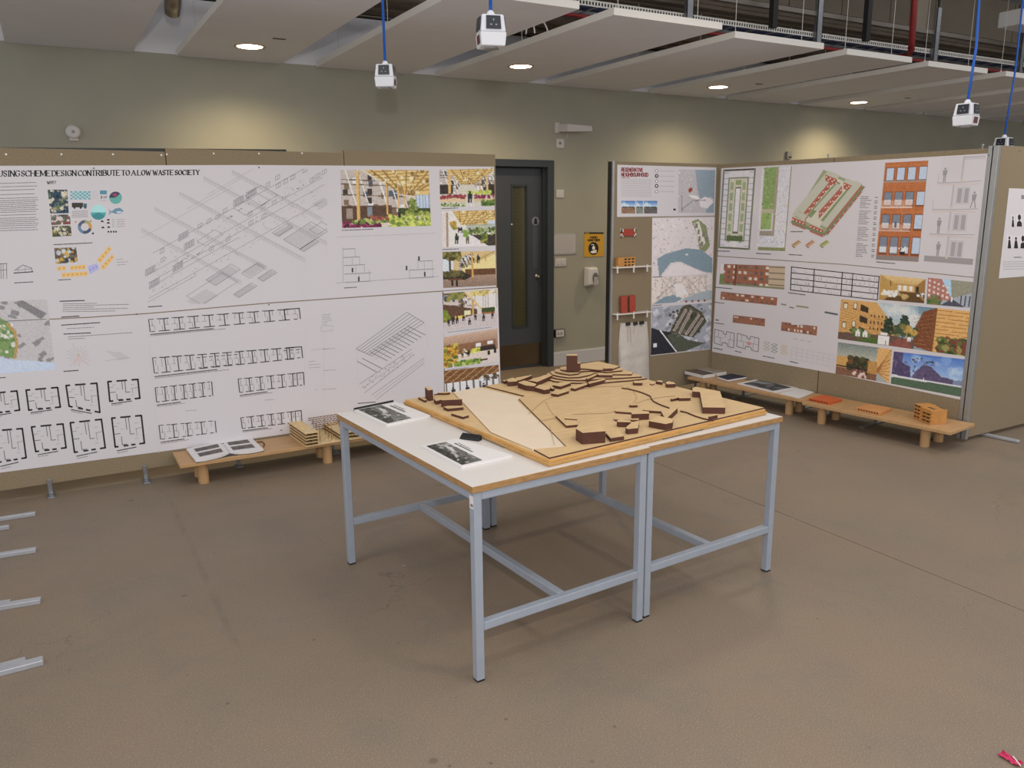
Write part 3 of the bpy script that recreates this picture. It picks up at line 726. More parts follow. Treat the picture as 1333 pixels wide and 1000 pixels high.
k = new(fL); k.rect(93.5, 264, 108, 270, (52, 52, 44)); k.rect(108.5, 265, 113, 270, (60, 92, 110)); k.circ(97, 270.6, 1.3, BK); k.circ(105, 270.6, 1.3, BK); k.circ(111, 270.6, 1.2, BK); k.build('truck_picture', up)
k = new(fL)
for y in (275, 277.5, 280, 282.3): k.words(94, y+.5, 114, y-.4, 1.2, LG, rnd)
k.build('text_block', up)
k = new(fL); k.circ(128, 276.5, 10, (150, 204, 204)); sector(k, 128, 276.5, 10, PI, 2*PI, (70, 154, 158)); sector(k, 128, 276.5, 10, 1.15*PI, 1.85*PI, (52, 128, 134)); k.build('globe_chart', up)
k = new(fL); k.fill([(141, 272), (145, 275.5), (150, 271.5), (156, 270.5), (161, 274.5), (156, 278.6), (149, 278), (145, 276.5), (141, 280.5), (143, 276)], (92, 132, 152)); k.fill([(151, 275.5), (157, 275), (159, 276), (154, 278)], (190, 196, 204)); k.build('fish_picture', up)
k = new(fL)
for a0, a1, c in ((.5, .95, (76, 86, 110)), (.95, 1.4, (96, 120, 150)), (1.4, 1.9, (60, 76, 104)), (1.9, 2.25, (190, 140, 60)), (2.25, 2.5, (150, 150, 90))): sector(k, 110.5, 295.5, 9.2, a0*PI, a1*PI, c, 5.2)
k.circ(98.5, 289, 1.2, (200, 110, 90)); k.circ(118, 288, 1.2, (130, 130, 130)); k.circ(121, 304, 1.4, (50, 70, 100)); k.build('ring_chart', up)
k = new(fL)
for u, v in ((133, 288), (141, 286), (141, 290), (134, 296), (141.5, 295.5)): k.fill([(u-2.2, v+1.2), (u-1.2, v-.6), (u, v-1.2), (u+1.2, v-.6), (u+2.2, v+1.2)], BK)
for y in (286, 289, 292, 295): k.line([(146, y), (149, y-.2)], .8, (110, 150, 150)); k.words(152, y, 162, y-.5, .9, LG, rnd)
for u in (140, 143.5, 147, 150): k.rect(u, 300.6, u+2, 302.8, BK)
k.build('icon_group', up)
# orange room plan
k = new(fL); OR, BL_ = (212, 172, 104), (160, 160, 206)
def slab(q, n, c, c2):
    k.fill(q, c)
    for i in range(n): k.circ(*bil(q, (i+.5)/n, .5), 1.3, c2, 8)
slab([(74, 347), (86, 346.4), (86.4, 351.8), (74.6, 352.6)], 2, OR, (188, 144, 74)); slab([(91, 346), (111, 344.6), (111.4, 350.6), (91.6, 351.8)], 4, OR, (188, 144, 74)); slab([(80, 355.5), (114, 353.2), (114.6, 358.8), (80.6, 361.4)], 6, OR, (188, 144, 74))
slab([(114.5, 347), (126, 342.5), (129, 350), (116.5, 357.5)], 3, BL_, (130, 130, 190)); slab([(126, 338.5), (141.5, 320.5), (145.5, 324), (130.5, 343)], 4, OR, (188, 144, 74)); slab([(130.5, 347), (146, 331), (149, 335), (134.5, 352)], 4, OR, (188, 144, 74))
for y in (338, 341.5, 345): k.words(152, y, 152+rnd.uniform(8, 20), y-.8, .9, LG, rnd)
k.build('room_plan', up)
k = new(fL)
k.line([(18, 355.6), (43, 353.8)], 1.2, BK); k.line([(19, 352), (30, 345), (41, 349), (42, 353)], .7, DK); k.line([(20, 352), (41, 350)], .6, GR); k.line([(24, 347), (24, 355)], .5, GR); k.line([(33, 346), (33, 354)], .5, GR)
for x in (1, 4, 8.5): k.line([(x, 343), (x+.4, 363)], .6, DK)
k.line([(0, 343.6), (9, 343)], .7, DK); k.line([(0, 352), (9, 351.4)], .5, DK); k.build('house_sketch', up)
# lower-left notes of the upper banner and the top of the plans banner
k = new(fL); k.words(78, 392.3, 110, 391.2, 1.4, DK, rnd)
for i, y in enumerate((395, 397.4, 400, 402.5, 405)): k.words(82, y+.8, (126, 168, 122, 166, 150)[i], y-(.2 if i % 2 == 0 else 1.2), .8, GR, rnd)
k.build('text_block', up); k = new(fL); k.words(80, 413, 103, 411.6, 1.4, DK, rnd); k.build('text_block', up)
k = new(fL); k.words(80, 423.4, 130, 420, 1.3, DK, rnd); k.words(87, 428, 122, 426, .8, GR, rnd); k.words(83, 435, 118, 433.4, 1.3, DK, rnd); k.words(89, 438.8, 172, 433, .8, GR, rnd); k.words(89, 441.4, 110, 440.4, .8, GR, rnd); k.build('text_block', dn); k = new(fL); k.words(83, 483.6, 102, 482.2, 1.3, DK, rnd)
k.words(0, 492, 7, 491.4, 1.3, DK, rnd)
k.build('text_block', dn)
k = new(fL)
for i in range(18):
    a = i*2*math.pi/18+.1; r0, r1 = 5, rnd.uniform(12, 20); k.line([(102+r0*math.cos(a), 463+r0*math.sin(a)), (102+r1*math.cos(a), 463+r1*math.sin(a)*.9)], .55, (168, 160, 160))
k.circ(102, 462.5, 2.6, (176, 170, 150)); k.line([(102, 466), (103.5, 477)], .8, (196, 150, 150)); k.line([(102, 464), (95, 476)], .7, (196, 160, 160)); k.line([(103, 464), (112, 474)], .7, (196, 160, 160))
k.build('sketch_diagram', dn); k = new(fL)
for i in range(5): k.line([(139+i*4, 457+i*.4), (157+i*3, 469-i*.6)], .5, LG)
k.line([(137, 470), (166, 466)], .5, LG); k.build('sketch_diagram', dn)
# site map across the seam
p = Pic(64, 84, (176, 172, 174), 11)
for i in range(26):
    x, y = p.r.uniform(.1, 1), p.r.uniform(0, 1); w, h = p.r.uniform(.05, .16), p.r.uniform(.03, .09); a = -.6 if x > .45 else .3
    c, s_ = math.cos(a), math.sin(a); p.poly([(x+c*w*sx-s_*h*sy, y+(s_*w*sx+c*h*sy)*.8) for sx, sy in ((-.5, -.5), (.5, -.5), (.5, .5), (-.5, .5))], (128, 126, 130))
p.poly([(.42, .03), (.56, 0), (.96, .2), (.86, .28)], (118, 116, 120))
p.poly([(-.1, .20), (.16, .21), (.33, .30), (.42, .42), (.45, .60), (.40, .80), (0, .70)], (112, 142, 84))
p.blobs(0, .3, .4, .72, 40, .035, [(200, 200, 190), (90, 124, 66), (150, 160, 120), (214, 210, 204)])
p.poly([(.32, .30), (.43, .42), (.46, .6), (.41, .8), (.37, .8), (.41, .6), (.39, .45), (.28, .32)], (170, 138, 80))
p.poly([(-.1, .74), (0, .72), (.40, .82), (.62, .84), (1, .9), (1, 1.1), (-.1, 1.1)], (176, 190, 214)); p.noise(5)
photo(fL, [(-14, 393.5), (61, 389.5), (72, 481), (-14, 488)], p, 'site_map', dn)
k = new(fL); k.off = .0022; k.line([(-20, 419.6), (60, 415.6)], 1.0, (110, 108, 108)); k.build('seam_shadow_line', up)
# bold flat plans
def flat(k, q, kind, seed):
    r = random.Random(seed)
    B = lambda s, t: bil(q, s, t)
    W, w2 = 2.2, .8
    k.line([B(0, 0), B(0, 1)], W, BK); k.line([B(0, 0), B(.12, 0)], W, BK); k.line([B(.30, 0), B(.62, 0)], W, BK); k.line([B(.80, 0), B(1, 0)], W, BK)
    k.line([B(0, 1), B(.10, 1)], W, BK); k.line([B(.30, 1), B(.44, 1)], W, BK); k.line([B(.56, 1), B(.68, 1)], W, BK); k.line([B(.84, 1), B(1, 1)], W, BK)
    if kind == 'ell':
        k.line([B(1, 0), B(1, .72)], W, BK)
    else: k.line([B(1, 0), B(1, 1)], W, BK)
    k.line([B(.46, 0), B(.46, .45)], w2, DK); k.line([B(.56, 0), B(.56, .62), B(.70, .62)], w2, DK); k.line([B(0, .56), B(.22, .56)], w2, DK); k.line([B(.25, .66), B(.25, .95), B(.40, .95)], w2, DK)
    k.line([B(.02, .3), B(.16, .3)], .6, GR); k.line([B(.75, .45), B(.98, .42)], .6, GR); k.line([B(.78, .45), B(.78, .7)], .6, GR)
    for s, t in ((.2, .2), (.8, .25), (.3, .42), (.75, .8)): k.words(*B(s-.05, t), *B(s+.06, t-.01), .7, LG, r)
    a, b = B(.05, 1.14), B(.72, 1.10); k.words(a[0], a[1], b[0], b[1], 1.3, DK, r); a, b = B(.05, 1.22), B(.4, 1.2); k.words(a[0], a[1], b[0], b[1], .8, GR, r)
for i, (q, kd) in enumerate((([(-18, 513), (22, 509), (25.5, 534), (-15, 539)], 0), ([(34, 508), (75, 504.5), (78.5, 530), (37.5, 534)], 0), ([(86, 502), (126, 499), (130, 537), (90, 529)], 0), ([(140.5, 497), (179.5, 494), (182, 518.5), (143, 522.5)], 0),
        ([(-8, 561), (29, 558), (34, 596), (-2, 602)], 0), ([(41, 556), (82, 552), (86, 583), (46.5, 588)], 0), ([(91.5, 550.5), (132, 546), (137, 583), (97, 589)], 0), ([(145.5, 544.5), (184, 541), (188, 577), (150, 582)], 0))):
    k = new(fL); flat(k, q, kd, 40+i); k.build('flat_plan', dn)
# long block plans
def strip(k, q, n, seed, tail=True, jag=False):
    r = random.Random(seed); B = lambda s, t: bil(q, s, t)
    k.line([B(0, 0), B(0, 1)], 1.3, DK)
    for i in range(n*4):
        s0 = i/(n*4); off = .0
        if jag and (i//7) % 2: off = .22
        k.line([B(s0+.02/n, off), B(s0+.16/n, off)], 1.0, DK); k.line([B(s0+.04/n, 1-off*.2), B(s0+.15/n, 1-off*.2)], 1.1, DK)
        k.line([B(s0+.1/n, off+.12), B(s0+.1/n, .42+r.uniform(0, .2))], .6, GR)
        if r.random() < .6: k.line([B(s0, .5), B(s0+.16/n, .5)], .5, GR)
        if r.random() < .6: k.line([B(s0+.17/n, .55), B(s0+.17/n, .9)], .55, GR)
    for i in range(1, n*2):
        s = i/(n*2); k.line([B(s, .02), B(s, .98)], 1.3, DK); k.line([B(s-.025, 1), B(s+.025, 1)], 1.2, DK); k.line([B(s-.03, .02), B(s+.03, .02)], 1.2, DK)
    if tail: k.line([B(.9, 0), B(1, 0), B(1, 1)], 1.3, DK); k.line([B(.9, 0), B(.9, 1)], 1.1, DK)
    else: k.line([B(1, 0), B(1, 1)], 1.3, DK)
    a, b = B(.0, 1.22), B(.42, 1.20); k.words(a[0], a[1], b[0], b[1], 1.2, DK, r); a, b = B(.0, 1.33), B(.5, 1.30); k.words(a[0], a[1], b[0], b[1], .7, GR, r)
for i, (q, n, tl, jg) in enumerate((([(193.5, 416), (389.5, 401.5), (391, 415), (195.5, 432)], 5, True, False), ([(198.5, 466), (392.5, 451.5), (394, 466), (201, 486)], 6, True, True), ([(202, 505), (275.5, 497), (277, 515), (204, 523.5)], 3, False, False),
        ([(310, 493.5), (395, 485), (396, 501), (312, 511)], 3, True, False), ([(207, 554), (280, 548), (281.5, 563), (209, 572)], 2, False, False), ([(313.5, 544), (392, 534.5), (393, 549), (315.5, 558)], 3, True, False))):
    k = new(fL); strip(k, q, n, 70+i, tl, jg); k.build('block_plan', dn)
k = new(fL)
for y in (409.5, 411.5, 413.5, 415.5, 418, 420, 422.5): k.words(419.5, y+.3, 419.5+rnd.uniform(5, 15), y-.5, .7, LG, rnd)
k.line([(418, 425), (433, 424), (433, 430.5), (418, 431.5), (418, 425)], .5, LG)
for u, v, w in ((421, 454.5, 15), (402, 471, 8), (402, 475, 14), (402, 479, 15), (421, 482.5, 16), (411, 508, 2), (420, 507, 18), (345, 521, 12), (242, 535, 14)): k.words(u, v, u+w, v-1, .8, LG, rnd)
k.build('margin_notes', dn); k = new(fL)
k.line([(422, 432), (421, 520)], .35, (176, 172, 174)); k.line([(398, 420), (396, 520)], .35, (178, 174, 176)); k.build('guide_line', dn); k = new(fL); k.line([(193, 436), (207, 590)], .35, (178, 174, 176)); k.build('guide_line', dn); k = new(fL); k.line([(405, 455.6), (425, 454)], .4, LG); k.build('guide_line', dn)
# exploded axonometric on the plans banner
def ZA(x, y): return (420+x/5.332, 370+y/5.332)
k = new(fL); AX = (128, 124, 128)
for t in np.linspace(0, 1, 7):
    k.line([ZA(232+t*108, 450+t*48), ZA(585+t*120, 195+t*72)], .75, AX)
k.line([ZA(232, 450), ZA(340, 498)], .7, AX); k.line([ZA(585, 195), ZA(705, 267)], .7, AX)
for i in range(11):
    x, y = 330+i*26, 470-i*18; k.line([ZA(x, y), ZA(x+120, y+62)], .95, (112, 108, 112))
for i in range(2): k.line([ZA(240+i*35, 535-i*20), ZA(375+i*35, 610-i*25)], .95, (112, 108, 112))
for i in range(4): k.line([ZA(330+i*12, 480+i*14), ZA(590+i*12, 300+i*14)], .5, LG)
for t, c_ in ((0, AX), (.5, LG), (1, AX)):
    k.line([ZA(255+t*35, 695+t*60), ZA(620, 450+t*50)], .6, c_); k.line([ZA(340+t*35, 770+t*30), ZA(705, 512+t*35)], .55, c_)
for i in range(46):
    t = rnd.random(); s_ = rnd.random(); x, y = 262+t*355, 690-t*238; k.line([ZA(x+s_*20, y+s_*50), ZA(x+s_*20+rnd.uniform(4, 12), y+s_*50+rnd.choice((-6, 6)))], .6, AX)
for x0, y0, x1, y1 in ((240, 460, 240, 690), (705, 270, 735, 450), (340, 500, 375, 610), (225, 525, 260, 520)): k.line([ZA(x0, y0), ZA(x1, y1)], .3, (176, 172, 174))
a, b = ZA(245, 828), ZA(365, 818); k.words(*a, *b, 1.1, DK, rnd); k.build('exploded_axonometric', dn)
# big grey axonometric on the upper banner
def ZB(x, y): return (180+x/4.76, 190+y/4.76)
k = new(fL); A1, A2 = (160, 157, 162), (136, 134, 140)
_line = k.line
def clipped(pts, w, c):
    for (x0, y0), (x1, y1) in zip(pts[:-1], pts[1:]):
        t0, t1 = 0.0, 1.0; ok = True
        for p_, q_ in ((x0-x1, x0-184), (x1-x0, 426-x0), (y0-y1, y0-220), (y1-y0, 395.5-y0)):
            if p_ == 0:
                ok = ok and q_ >= 0
            elif p_ < 0: t0 = max(t0, q_/p_)
            else: t1 = min(t1, q_/p_)
        if ok and t0 < t1: _line([(x0+(x1-x0)*t0, y0+(y1-y0)*t0), (x0+(x1-x0)*t1, y0+(y1-y0)*t1)], w, c)
    return k
k.line = clipped
def par(x, y, du, dv, c=A2, w=.6):   # rhomb with up-right edge du and down-right edge dv
    p = [(x, y), (x+du*.85, y-du*.55), (x+du*.85+dv*.85, y-du*.55+dv*.5), (x+dv*.85, y+dv*.5)]
    k.line([ZB(*q) for q in p+[p[0]]], w, c)
def win(x, y, w=26, h=30): p = [(x, y), (x+w, y-w*.55), (x+w, y-w*.55+h*.8), (x, y+h*.8)]; k.line([ZB(*q) for q in p+[p[0]]], .6, A2); k.line([ZB(x+w*.5, y-w*.27), ZB(x+w*.5, y-w*.27+h*.8)], .5, A2)
for x, y, L_ in ((20, 510, 620), (100, 380, 700), (255, 285, 780), (405, 190, 770), (580, 150, 560)):     # roof trusses falling to the right
    for o in (0, 9, 22): k.line([ZB(x, y+o), ZB(x+L_, y+o+L_*.53)], .55, A1)
    for i in range(int(L_/22)): k.line([ZB(x+i*22, y+i*11.7), ZB(x+i*22+8, y+i*11.7+22)], .35, A1)
for x, y, L_ in ((90, 665, 1040), (60, 800, 1080), (62, 850, 1090), (64, 880, 560), (66, 945, 1100), (60, 970, 300), (20, 570, 560), (300, 390, 340), (430, 300, 330)):
    k.line([ZB(x, y), ZB(min(x+L_, 1165), y-min(L_, 1165-x)*.56)], .55, A2 if y > 600 else A1)
for x, y in ((135, 645), (140, 700), (370, 490), (425, 460), (525, 395), (480, 435), (680, 415), (685, 470), (760, 370), (765, 430), (850, 190), (855, 240), (900, 215), (945, 190), (1065, 205), (1100, 180), (1140, 155), (440, 630), (545, 570), (830, 345), (790, 235), (1020, 145)): win(x, y)
for x, y, a_, b_ in ((250, 555, 60, 60), (285, 610, 60, 50), (670, 290, 60, 60), (590, 340, 60, 40), (70, 850, 70, 30), (215, 745, 70, 50), (45, 770, 60, 30)):
    for i in range(4): win(x+i*16, y-i*9, 12, 46)
for x, y, du, dv in ((590, 385, 170, 90), (365, 590, 130, 60), (660, 310, 120, 120), (300, 930, 260, 110), (420, 830, 180, 70), (590, 920, 130, 40), (740, 820, 100, 40), (830, 540, 110, 40), (900, 580, 200, 120), (1000, 640, 110, 30), (640, 790, 110, 60), (1060, 520, 90, 60)): par(x, y, du, dv)
for x, y, du, dv, n in ((420, 830, 180, 70, 9), (590, 920, 130, 40, 7), (740, 820, 100, 40, 7), (840, 545, 110, 40, 7), (900, 580, 200, 120, 12), (300, 960, 150, 90, 9), (1080, 360, 80, 60, 7), (640, 780, 130, 60, 8), (1000, 640, 110, 30, 5)):
    for i in range(n):
        t = (i+.5)/n; k.line([ZB(x+dv*.85*t, y+dv*.5*t), ZB(x+dv*.85*t+du*.8, y+dv*.5*t-du*.5)], .4, A2)
for i in range(240):
    t = rnd.random(); x = 60+t*1060; y = 820-t*600+rnd.uniform(-90, 170); l = rnd.uniform(4, 16); d = rnd.choice((-.55, .5, 3)); k.line([ZB(x, y), ZB(x+(l if d != 3 else 0), y+(l*d if d != 3 else l))], .5, rnd.choice((A1, A2, A1)))
for i in range(40):
    x0 = rnd.choice((250, 330, 520, 620, 960, 880)); t = rnd.random(); k.circ(*ZB(x0+t*70, {250: 720, 330: 690, 520: 470, 620: 400, 960: 280, 880: 330}[x0]-t*40+rnd.uniform(-6, 6)), .55, DK, 6)
for x, y in ((890, 650), (1030, 660), (1160, 560), (850, 760), (1030, 860), (980, 670), (750, 880)): k.line([ZB(x, y), ZB(x+2, y+rnd.uniform(60, 200))], .25, (182, 180, 184))
k.build('axonometric_drawing', up)
# section line drawing
def ZC(x, y): return (420+x/4.76, 190+y/4.76)
k = new(fL); S_ = (150, 147, 152)
k.line([ZC(90, 565), ZC(700, 540)], .4, S_); k.line([ZC(85, 850), ZC(720, 808)], .7, S_)
for x0, y0, x1 in ((125, 640, 200), (128, 692, 228), (132, 742, 260), (135, 795, 300), (140, 846, 290), (535, 770, 690), (540, 820, 690), (600, 715, 680)): k.line([ZC(x0, y0), ZC(x1, y0-(x1-x0)*.05)], .9, (128, 126, 130))
for x, y0, y1 in ((125, 630, 846), (200, 632, 690), (228, 690, 740), (258, 740, 790), (290, 770, 845), (183, 690, 740), (205, 742, 795), (225, 795, 845), (537, 770, 822), (590, 700, 770), (630, 720, 820), (680, 705, 818)): k.line([ZC(x, y0), ZC(x+2, y1)], .6, S_)
for x, y in ((185, 770), (224, 825), (520, 757), (597, 698), (633, 795)): k.rect(*ZC(x-5, y-14), *ZC(x+5, y+14), (60, 56, 64))
for i in range(16): k.line([ZC(85+i*40, 566-i*1.6), ZC(85+i*40, 580-i*1.6)], .3, (176, 174, 178))
k.build('section_drawing', up)
# ------------------------------------------------------------------ greenhouse photographs
YL, YD = (206, 176, 108), (120, 88, 44)
def roof(p, pts, vx, vy, n=9, seed=0):
    k_ = p.mask(pts); sv = p.a.copy(); p.poly(pts, YL)
    for i in range(n):
        t = i/(n-1); p.line((vx, vy), (t*1.9-.4, -.2), .016, YD, .75)
    for i in range(8):
        y = vy-(vy+.02)*((i+1)/8.)**.8; p.line((-.1, y+.05), (1.1, y-.06), .014, (150, 116, 60), .75)
    p.blobs(0, 0, 1, vy, 50, .02, [(228, 204, 150), (96, 70, 38), (236, 226, 200)], .6)
    p.a[~k_] = sv[~k_]; return p
def houses(p, pts, seed, c=(176, 166, 158)):
    k_ = p.mask(pts); sv = p.a.copy(); p.poly(pts, c); r = p.r
    x0, x1 = min(q[0] for q in pts), max(q[0] for q in pts); y0, y1 = min(q[1] for q in pts), max(q[1] for q in pts)
    for i in range(34):
        x, y = r.uniform(x0, x1), r.uniform(y0, y1); p.rect(x, y, x+.05, y+.10, [(72, 84, 100), (206, 212, 220), (120, 98, 74), (58, 52, 48)][r.randint(4)])
    for i in range(6): x = r.uniform(x0, x1); p.line((x, y0), (x+.15, y1), .012, (214, 210, 204)); y = r.uniform(y0, y1); p.line((x0, y), (x1, y+.05), .012, (96, 80, 62))
    p.a[~k_] = sv[~k_]; return p
p = Pic(132, 86, (196, 186, 170), 21)
houses(p, [(0, 0), (.2, 0), (.75, .5), (.75, .8), (0, .8)], 1); roof(p, [(.16, -.1), (1.1, -.1), (1.1, .44), (.8, .45), (.66, .42)], .72, .5, 11)
p.rect(0, .62, .55, .92, (86, 62, 48)); p.rect(.05, .66, .12, .84, (150, 132, 122)); p.rect(.28, .64, .33, .8, (120, 130, 140)); p.rect(.83, .44, .99, .68, (172, 190, 214))
for i in range(5): p.line((.84+i*.035, .44), (.84+i*.035, .68), .008, (120, 130, 150))
for x, w_, y1 in ((.17, .035, .88), (.49, .026, .78), (.62, .018, .74), (.70, .014, .72)): p.rect(x, 0.02 if x < .2 else .24, x+w_, y1, (206, 166, 96)); p.rect(x+w_*.7, .05, x+w_, y1, (150, 108, 58))
p.rect(.99, .4, 1, 1, (90, 70, 50)); p.rect(.62, .68, 1, .78, (60, 72, 36))
p.blobs(.0, .9, .42, 1.0, 90, .02, [(128, 36, 74), (98, 26, 58), (150, 60, 100), (60, 24, 40)]); p.blobs(.12, .86, .5, .92, 50, .016, [(92, 120, 50), (170, 180, 100)])
p.blobs(.3, .80, .62, .86, 50, .016, [(126, 50, 60), (150, 90, 60)]); p.blobs(.52, .80, 1, 1.0, 160, .022, [(150, 168, 62), (196, 204, 96), (104, 128, 44), (176, 190, 80)]); p.blobs(.72, .74, .98, .8, 50, .018, [(110, 130, 50), (150, 160, 70)])
p.blobs(.75, .52, .86, .7, 26, .02, [(86, 110, 44), (128, 140, 60)]); p.rect(.62, .74, .65, .84, (44, 36, 40)); p.noise(9)
photo(fL, [(443, 221), (558, 221.6), (561, 294), (445.5, 297)], p, 'greenhouse_photo', up)
p = Pic(84, 58, (190, 184, 170), 22); roof(p, [(.1, -.1), (1.1, -.1), (.85, .2), (.62, .42), (.4, .42), (.2, .2)], .5, .5, 9); houses(p, [(0, 0), (.18, .05), (.38, .42), (.3, .64), (0, .64)], 2); houses(p, [(1, .15), (.82, .2), (.62, .44), (.7, .62), (1, .6)], 3)
p.rect(0, .42, .24, .66, (52, 44, 42)); p.rect(.86, .42, 1, .7, (50, 44, 40)); p.rect(.16, 0, .2, .64, (206, 166, 96)); p.rect(.84, .05, .88, .64, (206, 166, 96)); p.rect(.28, .2, .3, .6, (190, 150, 90)); p.rect(.72, .25, .74, .6, (190, 150, 90))
p.rect(0, .78, .46, .86, (204, 178, 138)); p.blobs(0, .69, .46, .77, 60, .02, [(120, 34, 52), (150, 60, 60)]); p.blobs(.62, .69, 1, .78, 60, .02, [(110, 30, 60), (140, 50, 80)]); p.blobs(.5, .58, .92, .67, 60, .02, [(160, 176, 70), (200, 204, 96)]); p.rect(.62, .79, 1, .86, (196, 172, 130)); p.blobs(0, .9, .45, 1, 50, .022, [(110, 140, 70), (180, 190, 150), (60, 70, 40)]); p.blobs(.76, .85, 1, 1, 50, .025, [(60, 90, 36), (96, 124, 50)])
p.rect(.47, .84, .62, 1, (196, 190, 186)); p.person(.54, .9, .32, (44, 44, 46)); p.noise(9)
photo(fL, [(572, 221), (643, 219.5), (644, 268), (573, 269.5)], p, 'greenhouse_photo', up)
p = Pic(84, 58, (206, 202, 196), 23); roof(p, [(.15, -.1), (1.1, -.1), (1.1, .4), (.7, .42), (.35, .4)], .35, .55, 9); p.rect(0, 0, .14, 1, (200, 192, 188)); p.rect(.08, .05, .12, 1, (150, 128, 104)); p.rect(.86, .3, 1, .62, (176, 190, 206)); p.rect(.45, .38, 1, .62, (150, 158, 140), .7)
p.poly([(.2, 1), (.35, .6), (.5, .6), (.95, 1)], (206, 200, 202)); p.poly([(.55, .68), (1, .66), (1, .98), (.85, .98)], (60, 50, 42)); p.blobs(.5, .5, 1, .66, 60, .025, [(90, 110, 50), (60, 70, 40), (150, 160, 90)]); p.blobs(.18, .3, .28, .5, 20, .03, [(120, 130, 50), (190, 140, 50)]); p.person(.27, .92, .3, (40, 50, 40)); p.person(.47, .92, .28, (96, 90, 60)); p.person(.36, .62, .18); p.person(.31, .6, .15); p.blobs(.4, .55, .5, .7, 20, .03, [(120, 150, 60)]); p.blobs(.72, .68, .84, .9, 20, .03, [(150, 140, 60), (80, 100, 40)]); p.noise(9)
photo(fL, [(575, 275), (644, 273.5), (645, 320), (575.5, 322)], p, 'greenhouse_photo', up)
p = Pic(84, 58, (196, 168, 116), 24); p.rect(0, .2, .2, .62, (190, 200, 210)); houses(p, [(.3, .2), (.6, .02), (.6, .4), (.3, .55)], 4); p.poly([(.35, .5), (1, .1), (1, .5), (.45, .62)], (222, 196, 134)); p.line((.35, .45), (1, .02), .02, (150, 140, 70)); p.rect(.42, .5, 1, .68, (96, 62, 36)); p.grad(.68, 1.01, (150, 124, 104), (128, 106, 92)); p.poly([(0, .6), (.35, .56), (.55, .7), (.4, .8), (0, .75)], (44, 40, 32))
p.blobs(0, .02, .32, .22, 70, .035, [(96, 92, 40), (130, 124, 60), (66, 64, 30)]); p.rect(.12, .15, .16, .66, (70, 50, 36)); p.blobs(0, .55, .36, .68, 40, .03, [(66, 70, 40), (100, 90, 50)]); p.rect(.1, .74, .36, .8, (96, 60, 36)); p.rect(.16, .8, .19, .94, (30, 28, 28)); p.rect(.24, .8, .27, .96, (30, 28, 28)); p.rect(.54, .02, .575, .75, (196, 150, 80)); p.person(.67, .34, .24); p.rect(.8, .1, .82, .3, (180, 140, 80)); p.noise(9)
photo(fL, [(576, 328), (644, 326.5), (646, 371.5), (577, 375)], p, 'terrace_photo', up)
p = Pic(84, 58, (196, 190, 186), 25); p.rect(.55, 0, 1, .5, (204, 200, 196)); [p.line((.58+i*.05, 0), (.58+i*.05, .5), .008, (150, 144, 140)) for i in range(9)]; houses(p, [(0, 0), (.4, 0), (.62, .42), (.5, .5), (0, .3)], 5, (190, 176, 170)); p.poly([(0, .3), (.62, .5), (.62, .64), (0, .8)], (92, 64, 48)); p.blobs(.1, 0, .35, .2, 20, .04, [(96, 110, 50), (140, 130, 60)]); p.line((.38, 0), (.7, .5), .03, (206, 172, 100)); p.rect(.52, .22, .56, .66, (190, 150, 90)); p.blobs(.5, 0, 1, .12, 40, .03, [(206, 186, 110), (160, 140, 70)]); p.rect(.22, .64, .4, .72, (220, 190, 90)); p.blobs(0, .5, .1, .8, 20, .04, [(110, 130, 40), (160, 150, 50)]); p.rect(.38, .52, .5, .64, (226, 206, 160)); p.rect(.7, .48, .95, .62, (60, 76, 36)); p.rect(.7, .6, .95, .66, (150, 100, 60)); p.grad(.82, 1.01, (190, 178, 178), (170, 160, 160)); p.poly([(0, .8), (.6, .64), (1, .66), (1, 1), (0, 1)], (186, 176, 176)); [p.person(x, y, .2, (44, 36, 40)) for x, y in ((.1, .9), (.18, .86), (.25, .84), (.37, .8), (.58, .8), (.74, .84), (.9, .8), (.48, .92))]; p.noise(8)
photo(fL, [(577, 382), (646.5, 376.5), (647.5, 423.5), (577.5, 430)], p, 'courtyard_photo', ph)
p = Pic(84, 62, (150, 110, 84), 26); p.grad(0, .42, (190, 160, 140), (150, 116, 92)); p.rect(.2, .3, .95, .62, (132, 92, 66)); p.rect(.58, .36, .68, .46, (230, 232, 236)); p.rect(.8, .34, .9, .44, (230, 232, 236)); p.rect(.6, .46, .94, .62, (52, 42, 40)); p.grad(.62, 1.01, (206, 190, 176), (196, 186, 182)); p.blobs(0, .3, .24, .98, 130, .035, [(186, 150, 40), (130, 130, 40), (90, 100, 30), (206, 176, 80), (150, 70, 30)]); p.blobs(.2, .84, .68, .98, 90, .028, [(120, 150, 50), (170, 190, 90), (80, 110, 40)]); p.blobs(.3, .5, .45, .66, 24, .02, [(230, 220, 210), (60, 50, 50), (180, 150, 60)]); p.blobs(.5, .5, .65, .64, 20, .025, [(190, 200, 60), (220, 210, 120)]); [p.person(x, y, .18, (40, 34, 36)) for x, y in ((.34, .74), (.45, .72), (.82, .76), (.94, .72))]; p.rect(.66, .86, .8, .9, (70, 50, 40)); p.noise(8)
photo(fL, [(577.5, 439), (647.5, 427.5), (648.5, 470.5), (578, 479.5)], p, 'courtyard_photo', ph)
p = Pic(84, 50, (110, 74, 46), 27); [p.line((-.2+i*.16, .5), (.2+i*.16, -.1), .018, (186, 140, 84)) for i in range(9)]; [p.line((0, .1+i*.16), (1, -.04+i*.16), .012, (150, 108, 64)) for i in range(4)]; p.rect(0, .5, 1, 1, (206, 206, 210)); [p.rect(x, .5, x+.03, 1, (96, 90, 94)) for x in np.arange(.02, 1, .12)]; p.blobs(.6, .35, 1, .6, 30, .03, [(200, 206, 214), (80, 70, 60)]); [p.person(x, .98, .3, (50, 46, 50)) for x in (.15, .4, .7)]; p.noise(8)
photo(fL, [(578, 483), (649, 475), (651, 505), (579.5, 516)], p, 'hall_photo', ph)
